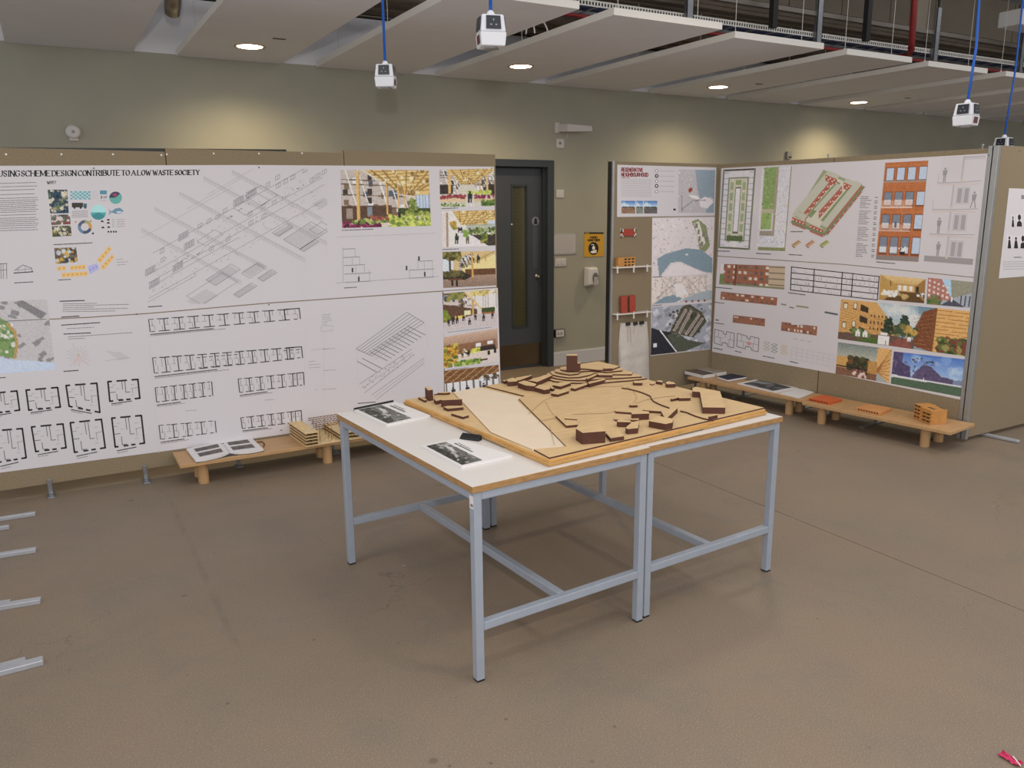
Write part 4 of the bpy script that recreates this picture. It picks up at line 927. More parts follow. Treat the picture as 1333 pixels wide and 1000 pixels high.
k = new(fL); k.words(583, 432.6, 640, 426, .7, GR, rnd); k.words(583, 481.6, 610, 478.4, .7, GR, rnd); k.build('caption_text', ph)

# ================================================================== short board at the back
MBY = 5.514
fM = plane_fn((0, MBY, 0), (0, -1, 0))
mbx0, mbx1 = 4.142, 5.32
t, o, e, L, n, z = felt_board('narrow beige felt board with harbour maps, shelves and a cloth bag', (mbx0, MBY), (mbx1-mbx0, 0), .05, 2.03, .035, (0, -1), None)
MB().box(mbx0-.022, MBY-.006, .03, mbx0, MBY+.035, 2.035).build('end_profile', M_alu, t, bevel=.002)
MB().box(mbx0-.030, MBY+.012, .03, mbx0-.022, MBY+.05, 2.03).build('black_edge', M_black, t)
for x in (mbx0+.15, mbx1-.2):
    m = MB(); m.box(x-.022, MBY-.12, 0, x+.022, MBY+.034, .008); m.box(x-.012, MBY-.008, .008, x+.012, MBY+.004, .09); m.build('foot', M_galv, t, bevel=.002)
midb = t
pa = sheet('harbour_poster', fM, [(803.6, 214.5), (932.6, 218), (930.5, 281), (803.2, 282.5)], 'white poster with red heading regenerative neighbourhood and harbour map', 'poster')
pb = sheet('site_maps_poster', fM, [(849, 283.4), (930.5, 282), (924.5, 454.8), (846.8, 463.4)], 'tall poster of three site maps hung below the red-headed poster', 'poster')
RD = (150, 44, 48)
k = new(fM); k.text('REGENERATIVE', 809, 223.2, 836.8, 223.6, 4.6, 1.0, RD); k.text('NEIGHBOURHOOD', 809, 229.6, 843.5, 229.9, 4.6, 1.0, RD); k.words(809, 231.6, 820, 231.6, .7, RD, rnd); k.build('red_heading', pa)
k = new(fM)
for y in (234, 236.5, 239, 241.8, 244.5, 247.5, 250, 252.5, 255): k.words(809, y, 848, y+.4, 1.0, (168, 164, 168), rnd)
k.build('text_block', pa); k = new(fM)
for y in (222.5, 229.4, 235.8, 242.4, 249.4): k.words(859, y, 878, y+.3, 1.4, (172, 168, 172), rnd); k.circ(854.8, y, 2.4, (146, 144, 150), 14); k.circ(854.8, y, 1.3, (206, 202, 206), 10)
k.circ(854.8, 229, 2.4, BK, 14); k.circ(854.8, 229, 1.1, (206, 202, 206), 10); k.circ(854.8, 242, 2.4, BK, 14); k.circ(854.8, 242, 1.2, (206, 202, 206), 10)
k.build('icon_list', pa); k = new(fM); k.rect(876.5, 271.6, 879.6, 274, BK); k.build('north_mark', pa)
def town(w, h, seed, bg=(196, 190, 194), water=(128, 144, 158)):
    p = Pic(w, h, bg, seed)
    for i in range(260):
        x, y = p.r.rand(2); s_ = .012; p.rect(x, y, x+s_*p.r.uniform(.6, 2), y+s_*p.r.uniform(.6, 2)*w/h, [(168, 162, 166), (150, 146, 150), (214, 208, 210)][p.r.randint(3)])
    return p
p = town(60, 70, 31, (170, 166, 170)); p.poly([(.43, -.1), (1.1, -.1), (1.1, 1.1), (.75, 1.1), (.78, .86), (1, .7), (.9, .62), (.7, .66), (.6, .68), (.52, .45)], (128, 144, 158)); p.poly([(.58, .7), (.72, .62), (.88, .66), (.98, .74), (.8, .9), (.6, .85)], (206, 198, 204)); p.line((.1, .6), (.12, .98), .02, (110, 108, 112)); p.line((.12, .9), (.4, .72), .02, (110, 108, 112)); p.line((.4, .72), (.75, .7), .02, (110, 108, 112)); p.poly([(.26, .58), (.5, .6), (.6, .68), (.4, .66)], (206, 204, 206)); p.blobs(.31, .45, .35, .51, 14, .035, [(146, 58, 40)]); p.noise(4)
photo(fM, [(883.5, 220.5), (931, 221.5), (929.5, 277), (882.5, 277)], p, 'harbour_map', pa)
for q, lo in (([(809, 261.5), (827, 261.5), (826.8, 278), (809, 278)], (140, 108, 84)), ([(828.2, 261.5), (837, 261.5), (837, 278), (828.2, 278)], (120, 130, 120)), ([(838.3, 261.5), (855.8, 261.5), (855.4, 278), (838.2, 278)], (96, 92, 92))):
    p = Pic(24, 22, (96, 140, 190), 33); p.grad(0, .5, (52, 104, 172), (176, 200, 222)); p.rect(0, .48, 1, 1, lo); p.rect(0, .46, .9, .56, (60, 56, 50)); p.blobs(0, .2, 1, .45, 10, .09, [(206, 216, 228)], .5); p.blobs(0, .5, 1, 1, 20, .05, [tuple(int(c_*.8) for c_ in lo)]); p.noise(6); photo(fM, q, p, 'sky_photo', pa)
p = town(90, 84, 34, (200, 192, 195)); p.poly([(.08, .68), (.22, .60), (.55, .52), (.80, .56), (.99, .72), (1, .98), (.82, .94), (.45, .75), (.3, .76), (.12, 1.0)], (116, 138, 152)); p.poly([(.14, 1.02), (.32, .79), (.45, .77), (.8, .95), (.9, 1.05)], (208, 200, 203)); p.poly([(.62, .06), (.72, .02), (.86, .14), (.94, .5), (.86, .6), (.76, .54), (.72, .3)], (126, 136, 96)); p.poly([(.66, .1), (.74, .06), (.86, .44), (.8, .52), (.75, .4)], (206, 200, 190)); [p.rect(x, y, x+.04, y+.08, (120, 116, 112)) for x, y in ((.68, .1), (.72, .2), (.74, .32), (.78, .42), (.8, .25), (.86, .34))]; p.rect(.53, .62, .58, .64, (220, 216, 216)); p.noise(4)
photo(fM, [(849.5, 285), (930, 283.5), (927, 356.5), (849, 361)], p, 'site_map', pb)
p = town(90, 40, 35, (206, 196, 190)); [p.line((p.r.rand(), 0), (p.r.rand(), 1), .01, (170, 160, 156)) for i in range(22)]; p.poly([(.05, .95), (.2, .75), (.35, .7), (.5, .86), (.3, 1.1), (.05, 1.1)], (116, 138, 152)); p.poly([(.5, .9), (.8, .65), (1, .62), (1, 1.1), (.5, 1.1)], (150, 162, 172)); p.poly([(.35, .25), (.5, .3), (.6, .7), (.4, .8)], (214, 206, 206)); p.line((.08, .8), (.4, .2), .012, (140, 130, 128)); p.noise(4)
photo(fM, [(849, 362), (927, 357.5), (926.5, 390), (848.5, 396)], p, 'site_map', pb)
p = Pic(90, 74, (150, 154, 166), 36)
for i in range(60): x, y = p.r.rand(2); p.poly([(x, y), (x+.08, y-.05), (x+.10, y+.01), (x+.02, y+.07)], [(176, 178, 188), (126, 130, 140), (190, 190, 198)][p.r.randint(3)])
p.poly([(0, .42), (.15, .5), (.34, .56), (.45, 1.02), (0, 1.02)], (40, 42, 50)); p.poly([(.26, .62), (.40, .55), (.6, .75), (.9, .86), (.6, .98), (.44, .98)], (76, 82, 68)); p.line((.15, .5), (.42, .98), .02, (206, 206, 210)); p.poly([(.3, .55), (.5, .04), (.62, .0), (.84, .2), (.92, .4), (.7, .72)], (74, 74, 56)); p.blobs(.3, .1, .85, .65, 70, .02, [(52, 56, 40), (110, 104, 96)])
for a_, b_ in (((.38, .52), (.56, .12)), ((.47, .58), (.64, .16)), ((.58, .62), (.78, .26)), ((.66, .66), (.84, .34))): p.line(a_, b_, .045, (172, 158, 154)); p.line(a_, b_, .015, (100, 84, 80))
p.rect(.04, .76, .10, .84, (214, 214, 222)); p.noise(6)
photo(fM, [(848.3, 400), (926.3, 394), (924.7, 454), (847, 462.5)], p, 'aerial_photo', pb)
k = new(fM); k.words(850, 360.8, 862, 360.2, 1.0, DK, rnd); k.words(849, 398, 862, 397, .8, DK, rnd)
for i, u in enumerate((892, 900, 908, 916)): k.rect(u, 391.2-i*.4, u+2.6, 393.8-i*.4, (130, 60, 62)); k.words(u+3.5, 392.2-i*.4, u+7, 392-i*.4, .7, LG, rnd)
k.build('caption_text', pb)

# ================================================================== right-hand board, nearly square to the wall
RA, RB = np.array((5.236, 5.452)), np.array((5.527, 3.214)); rd = (RB-RA)/np.linalg.norm(RB-RA); rn = np.array((-(-rd[1]), -rd[0])) if False else np.array((rd[1], -rd[0]))
if rn[0] > 0: rn = -rn
fR = plane_fn((RA[0], RA[1], 0), (rn[0], rn[1], 0))
RL = np.linalg.norm(RB-RA); ps = plane_fn((RA[0], RA[1], 0), (rn[0], rn[1], 0))(1065, 490); sl = (ps[:2]-RA) @ rd
rboards = []
for a_, b_, lab in ((.012, sl-.003, 'beige felt board behind the block plans poster in the corner'), (sl+.003, RL-.03, 'beige felt board behind the brick elevation and street photos')):
    t, o, e, L, n, z = felt_board(lab, RA+rd*a_, rd*(b_-a_), .045, 2.022, .035, rn, 'felt boards of the right-hand return')
    rboards.append(t)
t = rboards[1]
for off, w_, m_, th0 in ((-.030, .026, M_alu, .004), (-.003, .006, M_dark, -.004), (.004, .034, M_alu, .006)):
    o_ = np.array((*(RA+rd*(RL+off)), .02)); MB().obox(o_-np.array((*rn, 0))*.034, (*(rd*w_), 0), (*(rn*(.034+th0)), 0), (0, 0, 2.015)).build('end_profile', m_, t, bevel=.002)
for s_ in (.35, .9):
    c = RA+rd*sl*s_; m = MB(); m.obox((*(c-rd*.02-rn*.22), 0), (*(rd*.04), 0), (*(rn*.36), 0), (0, 0, .008)); m.obox((*(c-rd*.012-rn*.004), .008), (*(rd*.024), 0), (*(rn*.012), 0), (0, 0, .09)); m.build('foot', M_galv, rboards[0])
for s_ in (.12, .45, .86):
    c = RA+rd*(sl+(RL-sl)*s_); m = MB(); m.obox((*(c-rd*.02-rn*.22), 0), (*(rd*.04), 0), (*(rn*.42), 0), (0, 0, .008)); m.obox((*(c-rd*.012-rn*.004), .008), (*(rd*.024), 0), (*(rn*.012), 0), (0, 0, .09)); m.build('foot', M_galv, rboards[1])
for u in (1076.5, 1277.5):
    p = fR(u, 203 if u < 1100 else 191); q = np.array((p[0], p[1], 2.022)); q[:2] -= rn*.017
    MB().tube([q, q+np.array((0, 0, .02)), q+np.array((0, 0, .021)), q+np.array((0, 0, .028))], [.005, .005, .01, .008], 10).build('top_bolt', M_galv, rboards[0] if u < 1100 else rboards[1])
for u, v in ((1231, 197.2), (1291.5, 194)): add_pin(rboards[1], fR(u, v), (*rn, 0), M_galv, .004)

ra = sheet('elevation_poster', fR, [(939, 219), (1120, 209.6), (1289.8, 199.6), (1270.3, 361), (1100, 344), (934.3, 333)], 'large white poster with aerial block drawing and orange brick elevation', 'poster')
rb_ = sheet('street_views_poster', fR, [(934.2, 334), (1100, 345), (1270.2, 362), (1250.3, 520.5), (1090, 487), (927, 458)], 'large white poster of brick elevations and street photographs under the aerial block drawing', 'poster')
add_pin(ra, fR(1287, 202.2, .0012), (*rn, 0), M_pinb, .004)
def yard(w, h, seed):
    p = Pic(w, h, (196, 194, 200), seed); p.rect(0, 0, 1, .03, (70, 72, 60)); p.rect(0, .97, 1, 1, (90, 96, 70)); p.rect(0, 0, .05, 1, (110, 112, 96)); p.rect(.95, 0, 1, 1, (110, 112, 96))
    for y in np.arange(.04, .96, .07): p.rect(.05, y, .2, y+.008, (146, 144, 152)); p.rect(.8, y, .95, y+.008, (146, 144, 152))
    p.rect(.2, .10, .8, .9, (120, 122, 106)); p.rect(.23, .12, .77, .88, (186, 182, 166))
    for y in np.arange(.16, .84, .13): p.rect(.27, y, .37, y+.1, (142, 158, 118)); p.rect(.63, y, .73, y+.1, (142, 158, 118))
    p.rect(.42, .22, .60, .80, (96, 96, 92)); p.rect(.45, .24, .57, .78, (204, 202, 208)); p.rect(.25, .83, .75, .9, (84, 100, 62)); p.rect(.42, .14, .6, .2, (132, 150, 100)); p.rect(.45, .9, .55, .97, (206, 202, 196)); return p.noise(6)
photo(fR, [(941.5, 221), (984, 219), (976, 325.5), (935, 323)], yard(52, 116, 41), 'block_plan', ra)
p = Pic(50, 116, (190, 190, 198), 42); p.rect(.1, .0, .5, .5, (124, 148, 88)); p.rect(.1, .54, .46, .74, (134, 158, 92)); p.rect(.5, 0, .58, .82, (150, 140, 122)); p.rect(.08, .76, .5, .82, (140, 134, 120)); p.rect(.96, 0, 1, 1, (140, 130, 100)); p.rect(0, .96, 1, 1, (124, 130, 84)); p.rect(0, .0, .06, 1, (196, 190, 190)); p.blobs(.1, 0, .45, .74, 60, .03, [(108, 134, 74), (146, 166, 108)]); p.blobs(.58, 0, .95, .95, 120, .02, [(166, 166, 176), (206, 204, 210), (190, 170, 160)]); p.blobs(.05, .83, .95, .95, 70, .02, [(166, 166, 176), (206, 204, 210)]); p.rect(.1, .5, .5, .54, (170, 160, 140)); p.noise(6)
photo(fR, [(992, 218.5), (1031, 216), (1022, 327), (984.5, 325.5)], p, 'garden_plan', ra)
# aerial view of the block
def ZR_(x, y): return (920+x/3.224, 190+y/3.224)
k = new(fR); BR, BD, RF, GN = (168, 92, 74), (140, 74, 60), (172, 172, 156), (122, 136, 96)
k.fill([ZR_(352, 320), ZR_(490, 100), ZR_(665, 172), ZR_(495, 378)], (140, 146, 112))
def bar3(p, q, w, h, n):     # terrace from p to q: roof strip and red facade towards lower side
    dx, dy = q[0]-p[0], q[1]-p[1]; 
    k.fill([ZR_(*p), ZR_(*q), ZR_(q[0]+w[0], q[1]+w[1]), ZR_(p[0]+w[0], p[1]+w[1])], RF)
    a, b = (p[0]+w[0], p[1]+w[1]), (q[0]+w[0], q[1]+w[1])
    k.fill([ZR_(*a), ZR_(*b), ZR_(b[0], b[1]+h), ZR_(a[0], a[1]+h)], BR)
    for i in range(n):
        for r_ in (.25, .6): t_ = (i+.3)/n; k.rect(*ZR_(a[0]+(b[0]-a[0])*t_, a[1]+(b[1]-a[1])*t_+h*r_), *ZR_(a[0]+(b[0]-a[0])*t_+5, a[1]+(b[1]-a[1])*t_+h*r_+5), (206, 196, 190) if (i+int(r_*4)) % 2 else BD)
k.fill([ZR_(385, 300), ZR_(535, 130), ZR_(610, 165), ZR_(470, 345)], (186, 182, 166))
k.fill([ZR_(420, 292), ZR_(545, 148), ZR_(562, 156), ZR_(438, 302)], GN); k.fill([ZR_(478, 312), ZR_(592, 176), ZR_(610, 184), ZR_(496, 324)], GN)
for i in range(26):
    t = rnd.random(); o_ = rnd.choice((0, 58)); k.circ(*ZR_(430+o_+t*118+rnd.uniform(-6, 6), 292+o_*.36-t*138+rnd.uniform(-6, 6)), .9, rnd.choice(((96, 112, 76), (112, 126, 88))), 8)
bar3((372, 268), (508, 104), (34, 14), 26, 14)
bar3((512, 104), (560, 124), (-14, 16), 26, 6); bar3((588, 136), (650, 162), (-14, 16), 28, 7)
bar3((448, 268), (546, 158), (22, 9), 30, 9)
bar3((358, 288), (372, 270), (52, 22), 8, 2); bar3((356, 292), (412, 314), (2, 6), 32, 8); bar3((430, 322), (486, 346), (2, 6), 32, 8)
bar3((478, 330), (626, 146), (26, 14), 34, 16)
k.fill([ZR_(352, 322), ZR_(358, 312), ZR_(497, 368), ZR_(495, 378)], (116, 120, 90)); k.fill([ZR_(495, 378), ZR_(665, 172), ZR_(655, 168), ZR_(492, 366)], (116, 120, 90))
k.build('aerial_drawing', ra)
k = new(fR)
for cx, c_ in ((376, (180, 150, 110)), (434, (186, 140, 110)), (494, (160, 160, 100))):
    k.fill([ZR_(cx-22, 415), ZR_(cx+8, 394), ZR_(cx+22, 404), ZR_(cx-8, 426)], c_); k.line([ZR_(cx-14, 416), ZR_(cx+12, 399)], .8, (110, 90, 70)); k.line([ZR_(cx-18, 420), ZR_(cx-6, 428)], .9, DK)
k.build('small_block_diagram', ra)
k = new(fR); k.words(*ZR_(352, 360), *ZR_(402, 360), 1.1, DK, rnd); k.words(*ZR_(345, 456), *ZR_(400, 459), 1.1, DK, rnd); k.words(*ZR_(46, 441), *ZR_(95, 442), 1.1, DK, rnd); k.words(*ZR_(208, 451), *ZR_(268, 454), 1.1, DK, rnd); k.words(1141, 341, 1165, 343.2, 1.1, DK, rnd); k.build('caption_text', ra)
k = new(fR)
for i, y in enumerate(np.arange(256, 338, 2.35)):
    if i % 9 == 7: continue
    s_ = (y-256)/82; u = 1120.5-s_*7; k.words(u, y, u+rnd.uniform(6, 15), y+.3, .85, (110, 106, 110), rnd)
k.build('text_block', ra); k = new(fR)
for i, y in enumerate(np.arange(256, 338, 2.35)):
    s_ = (y-256)/82
    if i % 3 != 1: k.words(1139-s_*5, y+1, 1142.5-s_*5, y+1.1, 1.0, (96, 92, 96), rnd)
k.build('number_column', ra)
# orange brick elevation
q = [(1152.5, 212), (1208.5, 209), (1195.5, 341), (1140, 338)]
p = Pic(60, 132, (178, 104, 58), 43)
for y in np.arange(0, 1, .014): p.rect(0, y, 1, y+.006, (160, 88, 48), .6)
p.blobs(0, 0, 1, 1, 80, .03, [(190, 116, 66), (160, 84, 44)], .5)
for r_, (y0, y1, full) in enumerate(((.06, .19, True), (.30, .44, False), (.53, .68, False), (.76, .93, False))):
    for i in range(4):
        x0 = .06+i*.25; c_ = (168, 184, 204) if full or i == 3 else (112, 122, 138); y0_ = y0 if i < 3 or full else y0-.0
        p.rect(x0-.012, y0_-.008, x0+.182, y1+.008, (120, 66, 40)); p.rect(x0, y0_, x0+.17, y1 if i == 1 and r_ > 0 else y1-.01, c_)
        if not full and i < 3: p.rect(x0, (y0+y1)/2+.01, x0+.17, y1-.01, (190, 196, 206))
    if r_ in (1, 2): p.rect(0, y1-.05, .72, y1+.01, (200, 160, 140), .55); p.rect(0, y1+.01, .74, y1+.02, (206, 176, 160))
p.rect(0, .02+.17, 1, .205, (150, 132, 120)); p.rect(0, .945, 1, 1, (128, 118, 112)); p.rect(.36, .60, .42, .66, (90, 90, 96)); p.blobs(.52, .86, .68, .90, 14, .03, [(230, 230, 232), (30, 30, 34)]); p.rect(.55, .9, .66, .93, (50, 40, 36)); p.noise(5)
photo(fR, q, p, 'brick_elevation', ra)
# wall section drawing
q = [(1218, 205.5), (1284, 201.5), (1266, 345), (1202.5, 340)]
k = new(fR); B = lambda s, t: bil(q, s, t); SG = (150, 146, 150)
k.fill([B(.0, .945), B(1, .945), B(1, 1.0), B(0, 1.0)], (142, 138, 138))
for t0 in np.arange(.01, .2, .02): k.line([B(.12, t0), B(.52, t0)], .25, (176, 172, 176))
for (x, y0, y1) in ((.56, .0, .24), (.42, .27, .5), (.42, .52, .72), (.44, .75, .96)): k.line([B(x, y0), B(x, y1)], .9, SG); k.line([B(x+.025, y0), B(x+.025, y1)], .35, SG); k.rect(*B(x-.015, y1-.03), *B(x+.04, y1), (186, 176, 160))
for (y, x0) in ((.245, .10), (.50, .06), (.735, .06)): k.line([B(x0, y), B(.52, y)], 1.5, (164, 160, 162)); k.line([B(x0, y+.018), B(.95, y+.018)], .5, (196, 160, 140)); k.line([B(.5, y), B(.96, y-.01)], .8, SG)
k.line([B(.58, .012), B(.98, .012)], 2.0, (164, 160, 164)); k.line([B(.58, .03), B(.98, .03)], .4, SG)
for y in (.30, .55, .80): 
    for x in (.52, .66): k.fill([B(x, y), B(x+.085, y), B(x+.085, y+.135), B(x, y+.135)], (150, 146, 150)); k.line([B(x-.02, y-.01), B(x+.105, y-.01), B(x+.105, y+.145), B(x-.02, y+.145), B(x-.02, y-.01)], .3, SG)
def man(s, t, h, walk):
    k.circ(*B(s, t-h*.92), 1.5, (138, 136, 140), 10); k.fill([B(s-.045, t-h*.82), B(s+.05, t-h*.82), B(s+.035, t-h*.45), B(s-.035, t-h*.45)], (138, 136, 140))
    k.line([B(s-.012, t-h*.46), B(s-(.05 if walk else .012), t)], 1.3, (138, 136, 140)); k.line([B(s+.015, t-h*.46), B(s+(.05 if walk else .02), t)], 1.3, (138, 136, 140))
man(.22, .235, .135, False); man(.86, .48, .15, True); man(.22, .725, .15, False); man(.26, .94, .135, False)
k.line([B(.1, .16), B(.1, .245)], .4, SG); k.line([B(.05, .4), B(.05, .5)], .4, SG); k.build('wall_section_drawing', ra)
# lower poster: elevations
def brick_el(w, h, seed, fl=4):
    p = Pic(w, h, (150, 92, 66), seed)
    for y in np.arange(0, 1, .09): p.rect(0, y, 1, y+.03, (132, 78, 56), .6)
    for i in range(fl):
        for x in np.arange(.04, .94, .085): p.rect(x, (i+.25)/fl, x+.045, (i+.75)/fl, [(92, 84, 84), (196, 186, 176), (120, 104, 94)][p.r.randint(3)])
    return p.noise(6)
p = brick_el(84, 32, 44); p.rect(.76, 0, 1, 1, (176, 156, 130)); [p.rect(.76, y, 1, y+.05, (60, 54, 50)) for y in (.05, .3, .55, .8)]; p.rect(.0, .92, 1, 1, (120, 122, 90)); p.rect(.24, 0, .27, 1, (110, 64, 48)); p.rect(0, 0, .06, .55, (200, 192, 192)); p.blobs(0, .5, .05, .9, 12, .03, [(96, 124, 70)])
photo(fR, [(938.5, 343.5), (1022, 346.5), (1021, 377), (936, 370)], p, 'long_elevation', rb_)
q = [(1030.5, 347), (1144.5, 359.5), (1142, 390.5), (1029, 377.5)]
k = new(fR); B = lambda s, t: bil(q, s, t); k.fill([B(0, 0), B(1, 0), B(1, 1), B(0, 1)], (190, 186, 190))
for i in range(5): k.line([B(0, i*.245+.02), B(1, i*.245+.02)], 1.2, (48, 46, 50))
for s_ in (0, .26, .58, .70, 1): k.line([B(s_, 0), B(s_, 1)], 1.3, (48, 46, 50))
for i in range(120): s_, t = rnd.random(), (rnd.randrange(4)+rnd.uniform(.2, .8))*.245; k.line([B(s_, t), B(s_, t+.12)], .5, (140, 136, 142))
k.words(1026, 381, 1048, 384, 1.1, DK, rnd); k.build('grid_section', rb_)
photo(fR, [(938.5, 379.5), (1012, 387.5), (1011, 398), (937.5, 390)], brick_el(72, 14, 45, 2), 'long_elevation', rb_)
photo(fR, [(954.5, 410), (996, 415), (995.5, 425), (953.5, 420)], brick_el(42, 14, 46, 2), 'small_elevation', rb_)
photo(fR, [(1017.5, 419), (1064, 425), (1063, 437), (1016.5, 430.5)], brick_el(48, 16, 47, 2), 'small_elevation', rb_)
k = new(fR); PG = (186, 182, 186)
for u0, v0, u1, v1 in ((940, 400, 950, 418), (960, 401, 985, 409), (1006, 412, 1014, 428), (1030, 410, 1055, 423), (1060, 391, 1072, 401), (1068, 414, 1086, 436)): k = new(fR); k.rect(u0, v0, u1, v1, PG); k.build('context_elevation', rb_)
k = new(fR)
k.line([(1017, 396), (1023, 397)], 2, (130, 124, 112)); k.line([(1028, 400), (1033, 401)], 1.6, (110, 110, 110)); k.line([(1037, 398.5), (1052, 400.5)], 2.2, (140, 132, 104)); k.line([(1074, 406.5), (1090, 409.5)], 2.4, (84, 88, 92)); k.build('material_strip', rb_); k = new(fR)
k.words(931, 374, 953, 376, 1.1, DK, rnd); k.words(930, 393.5, 943, 395, 1.0, DK, rnd); k.words(930, 420.5, 942, 422, 1.0, DK, rnd)
k.words(932, 416.5, 935, 417, 1.5, DK, rnd); k.build('notes', rb_)
def flat2(k, q, c, r):
    B = lambda s, t: bil(q, s, t)
    k.line([B(0, 0), B(.45, .05), B(.45, .2), B(.6, .2), B(.6, 0), B(1, 0), B(1, 1), B(.7, 1), B(.65, .8), B(.4, .8), B(.4, 1), B(0, .95), B(0, 0)], .8, (90, 88, 92))
    for s0, t0, s1, t1 in ((.2, 0, .2, .5), (0, .5, .45, .5), (.55, .2, .55, .8), (.55, .5, 1, .5), (.8, 0, .8, .5), (.3, .5, .3, .9), (.75, .5, .75, .95)): k.line([B(s0, t0), B(s1, t1)], .5, (120, 118, 122))
    k.fill([B(.45, .45), B(.65, .45), B(.65, .65), B(.45, .65)], c)
k = new(fR); flat2(k, [(930.5, 428.5), (956, 434), (955, 453), (929.5, 447.5)], (190, 186, 190), rnd); k.build('flat_plan', rb_)
k = new(fR); flat2(k, [(960, 434), (988, 440.5), (987, 458), (959, 452)], (186, 130, 130), rnd); k.build('flat_plan', rb_)
k = new(fR)
for i, (cx, cy, c_) in enumerate(((998, 450, (150, 150, 130)), (1008, 453, (110, 110, 110)), (1020.5, 455, (190, 160, 90)))):
    for j in range(3): k.line([(cx-4, cy-4+j*4.2), (cx, cy-5.6+j*4.2), (cx+4, cy-3.6+j*4.2), (cx, cy-2+j*4.2), (cx-4, cy-4+j*4.2)], .6, c_)
k.words(929, 453, 941, 455.5, 1.1, DK, rnd); k.words(957, 457, 965, 459, 1.0, DK, rnd); k.words(993, 463.5, 1008, 466.5, 1.0, DK, rnd); k.words(1028, 470.5, 1039, 473, 1.1, DK, rnd); k.build('storey_diagram', rb_)
q = [(1031, 452), (1086, 463), (1084, 478), (1029.5, 467)]
k = new(fR); B = lambda s, t: bil(q, s, t)
for i in range(9): k.line([B(i/8, 0), B(i/8, 1)], .4, (166, 162, 166))
for t in (0, .35, .6, 1): k.line([B(0, t), B(1, t)], .4, (166, 162, 166))
for i in range(3): k.words(1033+i*9, 441+i*1.7, 1038+i*9, 442+i*1.7, .8, LG, rnd)
k.build('pale_plan', rb_)
# street photographs
p = Pic(66, 40, (168, 128, 70), 51); p.grad(0, .3, (206, 176, 120), (190, 156, 96)); p.poly([(0, 0), (.4, .35), (.4, .6), (0, .95)], (176, 138, 72)); p.poly([(1, 0), (.78, .35), (.78, .6), (1, .9)], (150, 110, 56)); p.rect(.4, .34, .78, .58, (196, 160, 96)); [p.rect(x, .36, x+.07, .56, (232, 226, 210)) for x in (.42, .53, .66)]; p.poly([(.1, 1), (.4, .6), (.8, .6), (1, .95), (1, 1)], (92, 66, 34)); p.blobs(.08, .62, .42, .8, 30, .035, [(232, 228, 222), (206, 200, 190)]); p.rect(.8, .34, .86, .6, (50, 40, 34)); p.blobs(.84, .58, 1, .74, 16, .03, [(226, 222, 216), (70, 60, 54)]); p.blobs(.45, .7, .62, .84, 10, .04, [(176, 150, 90)]); p.line((.25, .2), (.25, .4), .01, (60, 46, 30)); p.noise(7)
photo(fR, [(1146, 357.5), (1205, 363.5), (1203, 395), (1144, 390)], p, 'interior_photo', rb_)
p = Pic(66, 40, (150, 160, 176), 52); p.poly([(.3, 0), (.55, 0), (.55, .75)], (150, 186, 226)); p.poly([(0, 0), (.3, 0), (.56, .74), (.5, .8), (0, .72)], (166, 108, 96)); [p.rect(x, y, x+.05, y+.09, (206, 190, 186)) for x in np.arange(.03, .45, .1) for y in np.arange(.05+x*.5, .66, .18)]; p.poly([(.5, 0), (1, 0), (1, .42), (.62, .66), (.56, .74)], (136, 136, 118)); p.poly([(.62, .66), (1, .45), (1, 1), (.8, 1)], (150, 158, 170)); [p.rect(x, .55, x+.03, .95, (70, 74, 84)) for x in (.74, .84, .93)]; p.poly([(.3, 1), (.52, .76), (.62, .76), (.88, 1)], (70, 74, 86)); p.blobs(0, .66, .32, 1, 60, .045, [(64, 90, 46), (92, 116, 60), (150, 90, 80)]); p.person(.56, .82, .18, (226, 226, 230)); p.noise(7)
photo(fR, [(1208, 361.5), (1269, 367.5), (1264, 401), (1206, 396)], p, 'street_photo', rb_)
p = Pic(180, 66, (120, 150, 172), 53); p.grad(0, .6, (92, 126, 148), (190, 196, 190)); p.blobs(.3, .03, .62, .4, 30, .05, [(196, 200, 198), (170, 186, 194)], .5)
p.poly([(0, 0), (.30, 0), (.47, .58), (.47, .74), (0, .82)], (196, 150, 86)); [p.line((0, y), (.47, .55+(y-.2)*.2), .004, (150, 104, 54), .8) for y in np.arange(.05, .85, .07)]
[p.rect(x, y, x+.035, y+.16, (120, 84, 48)) for x, y in ((.03, .08), (.03, .55), (.11, .06), (.11, .5))]; [p.rect(x+.005, y+.02, x+.03, y+.14, (206, 196, 170)) for x, y in ((.03, .08), (.03, .55), (.11, .06), (.11, .5))]; [p.poly([(.17, y), (.24, y+.07), (.24, y+.2), (.17, y+.16)], (60, 46, 34)) for y in (.08, .34, .62)]; [p.rect(x, y, x+.012, y+.07, (90, 66, 40)) for x in np.arange(.26, .42, .03) for y in (.3, .46, .6)]
p.poly([(.66, .12), (.74, .02), (.74, 1), (.62, .92), (.60, .6)], (116, 68, 42)); [p.line((.6, .3+i*.08), (.74, .15+i*.1), .003, (160, 100, 60)) for i in range(9)]; p.poly([(.74, 0), (1, 0), (1, 1), (.74, 1)], (206, 158, 92)); [p.line((.74, y), (1, y+.02), .005, (150, 100, 52)) for y in np.arange(.05, 1, .085)]; p.rect(.74, 0, .76, 1, (120, 74, 42))
p.poly([(.0, .82), (.47, .74), (.62, .8), (.62, 1), (0, 1)], (96, 76, 64)); p.poly([(.14, .98), (.3, .84), (.42, .86), (.38, 1)], (74, 100, 44)); p.poly([(.40, 1), (.5, .78), (.56, .78), (.62, 1)], (130, 76, 66)); p.blobs(.1, .72, .26, .84, 30, .02, [(70, 96, 50), (110, 126, 70)])
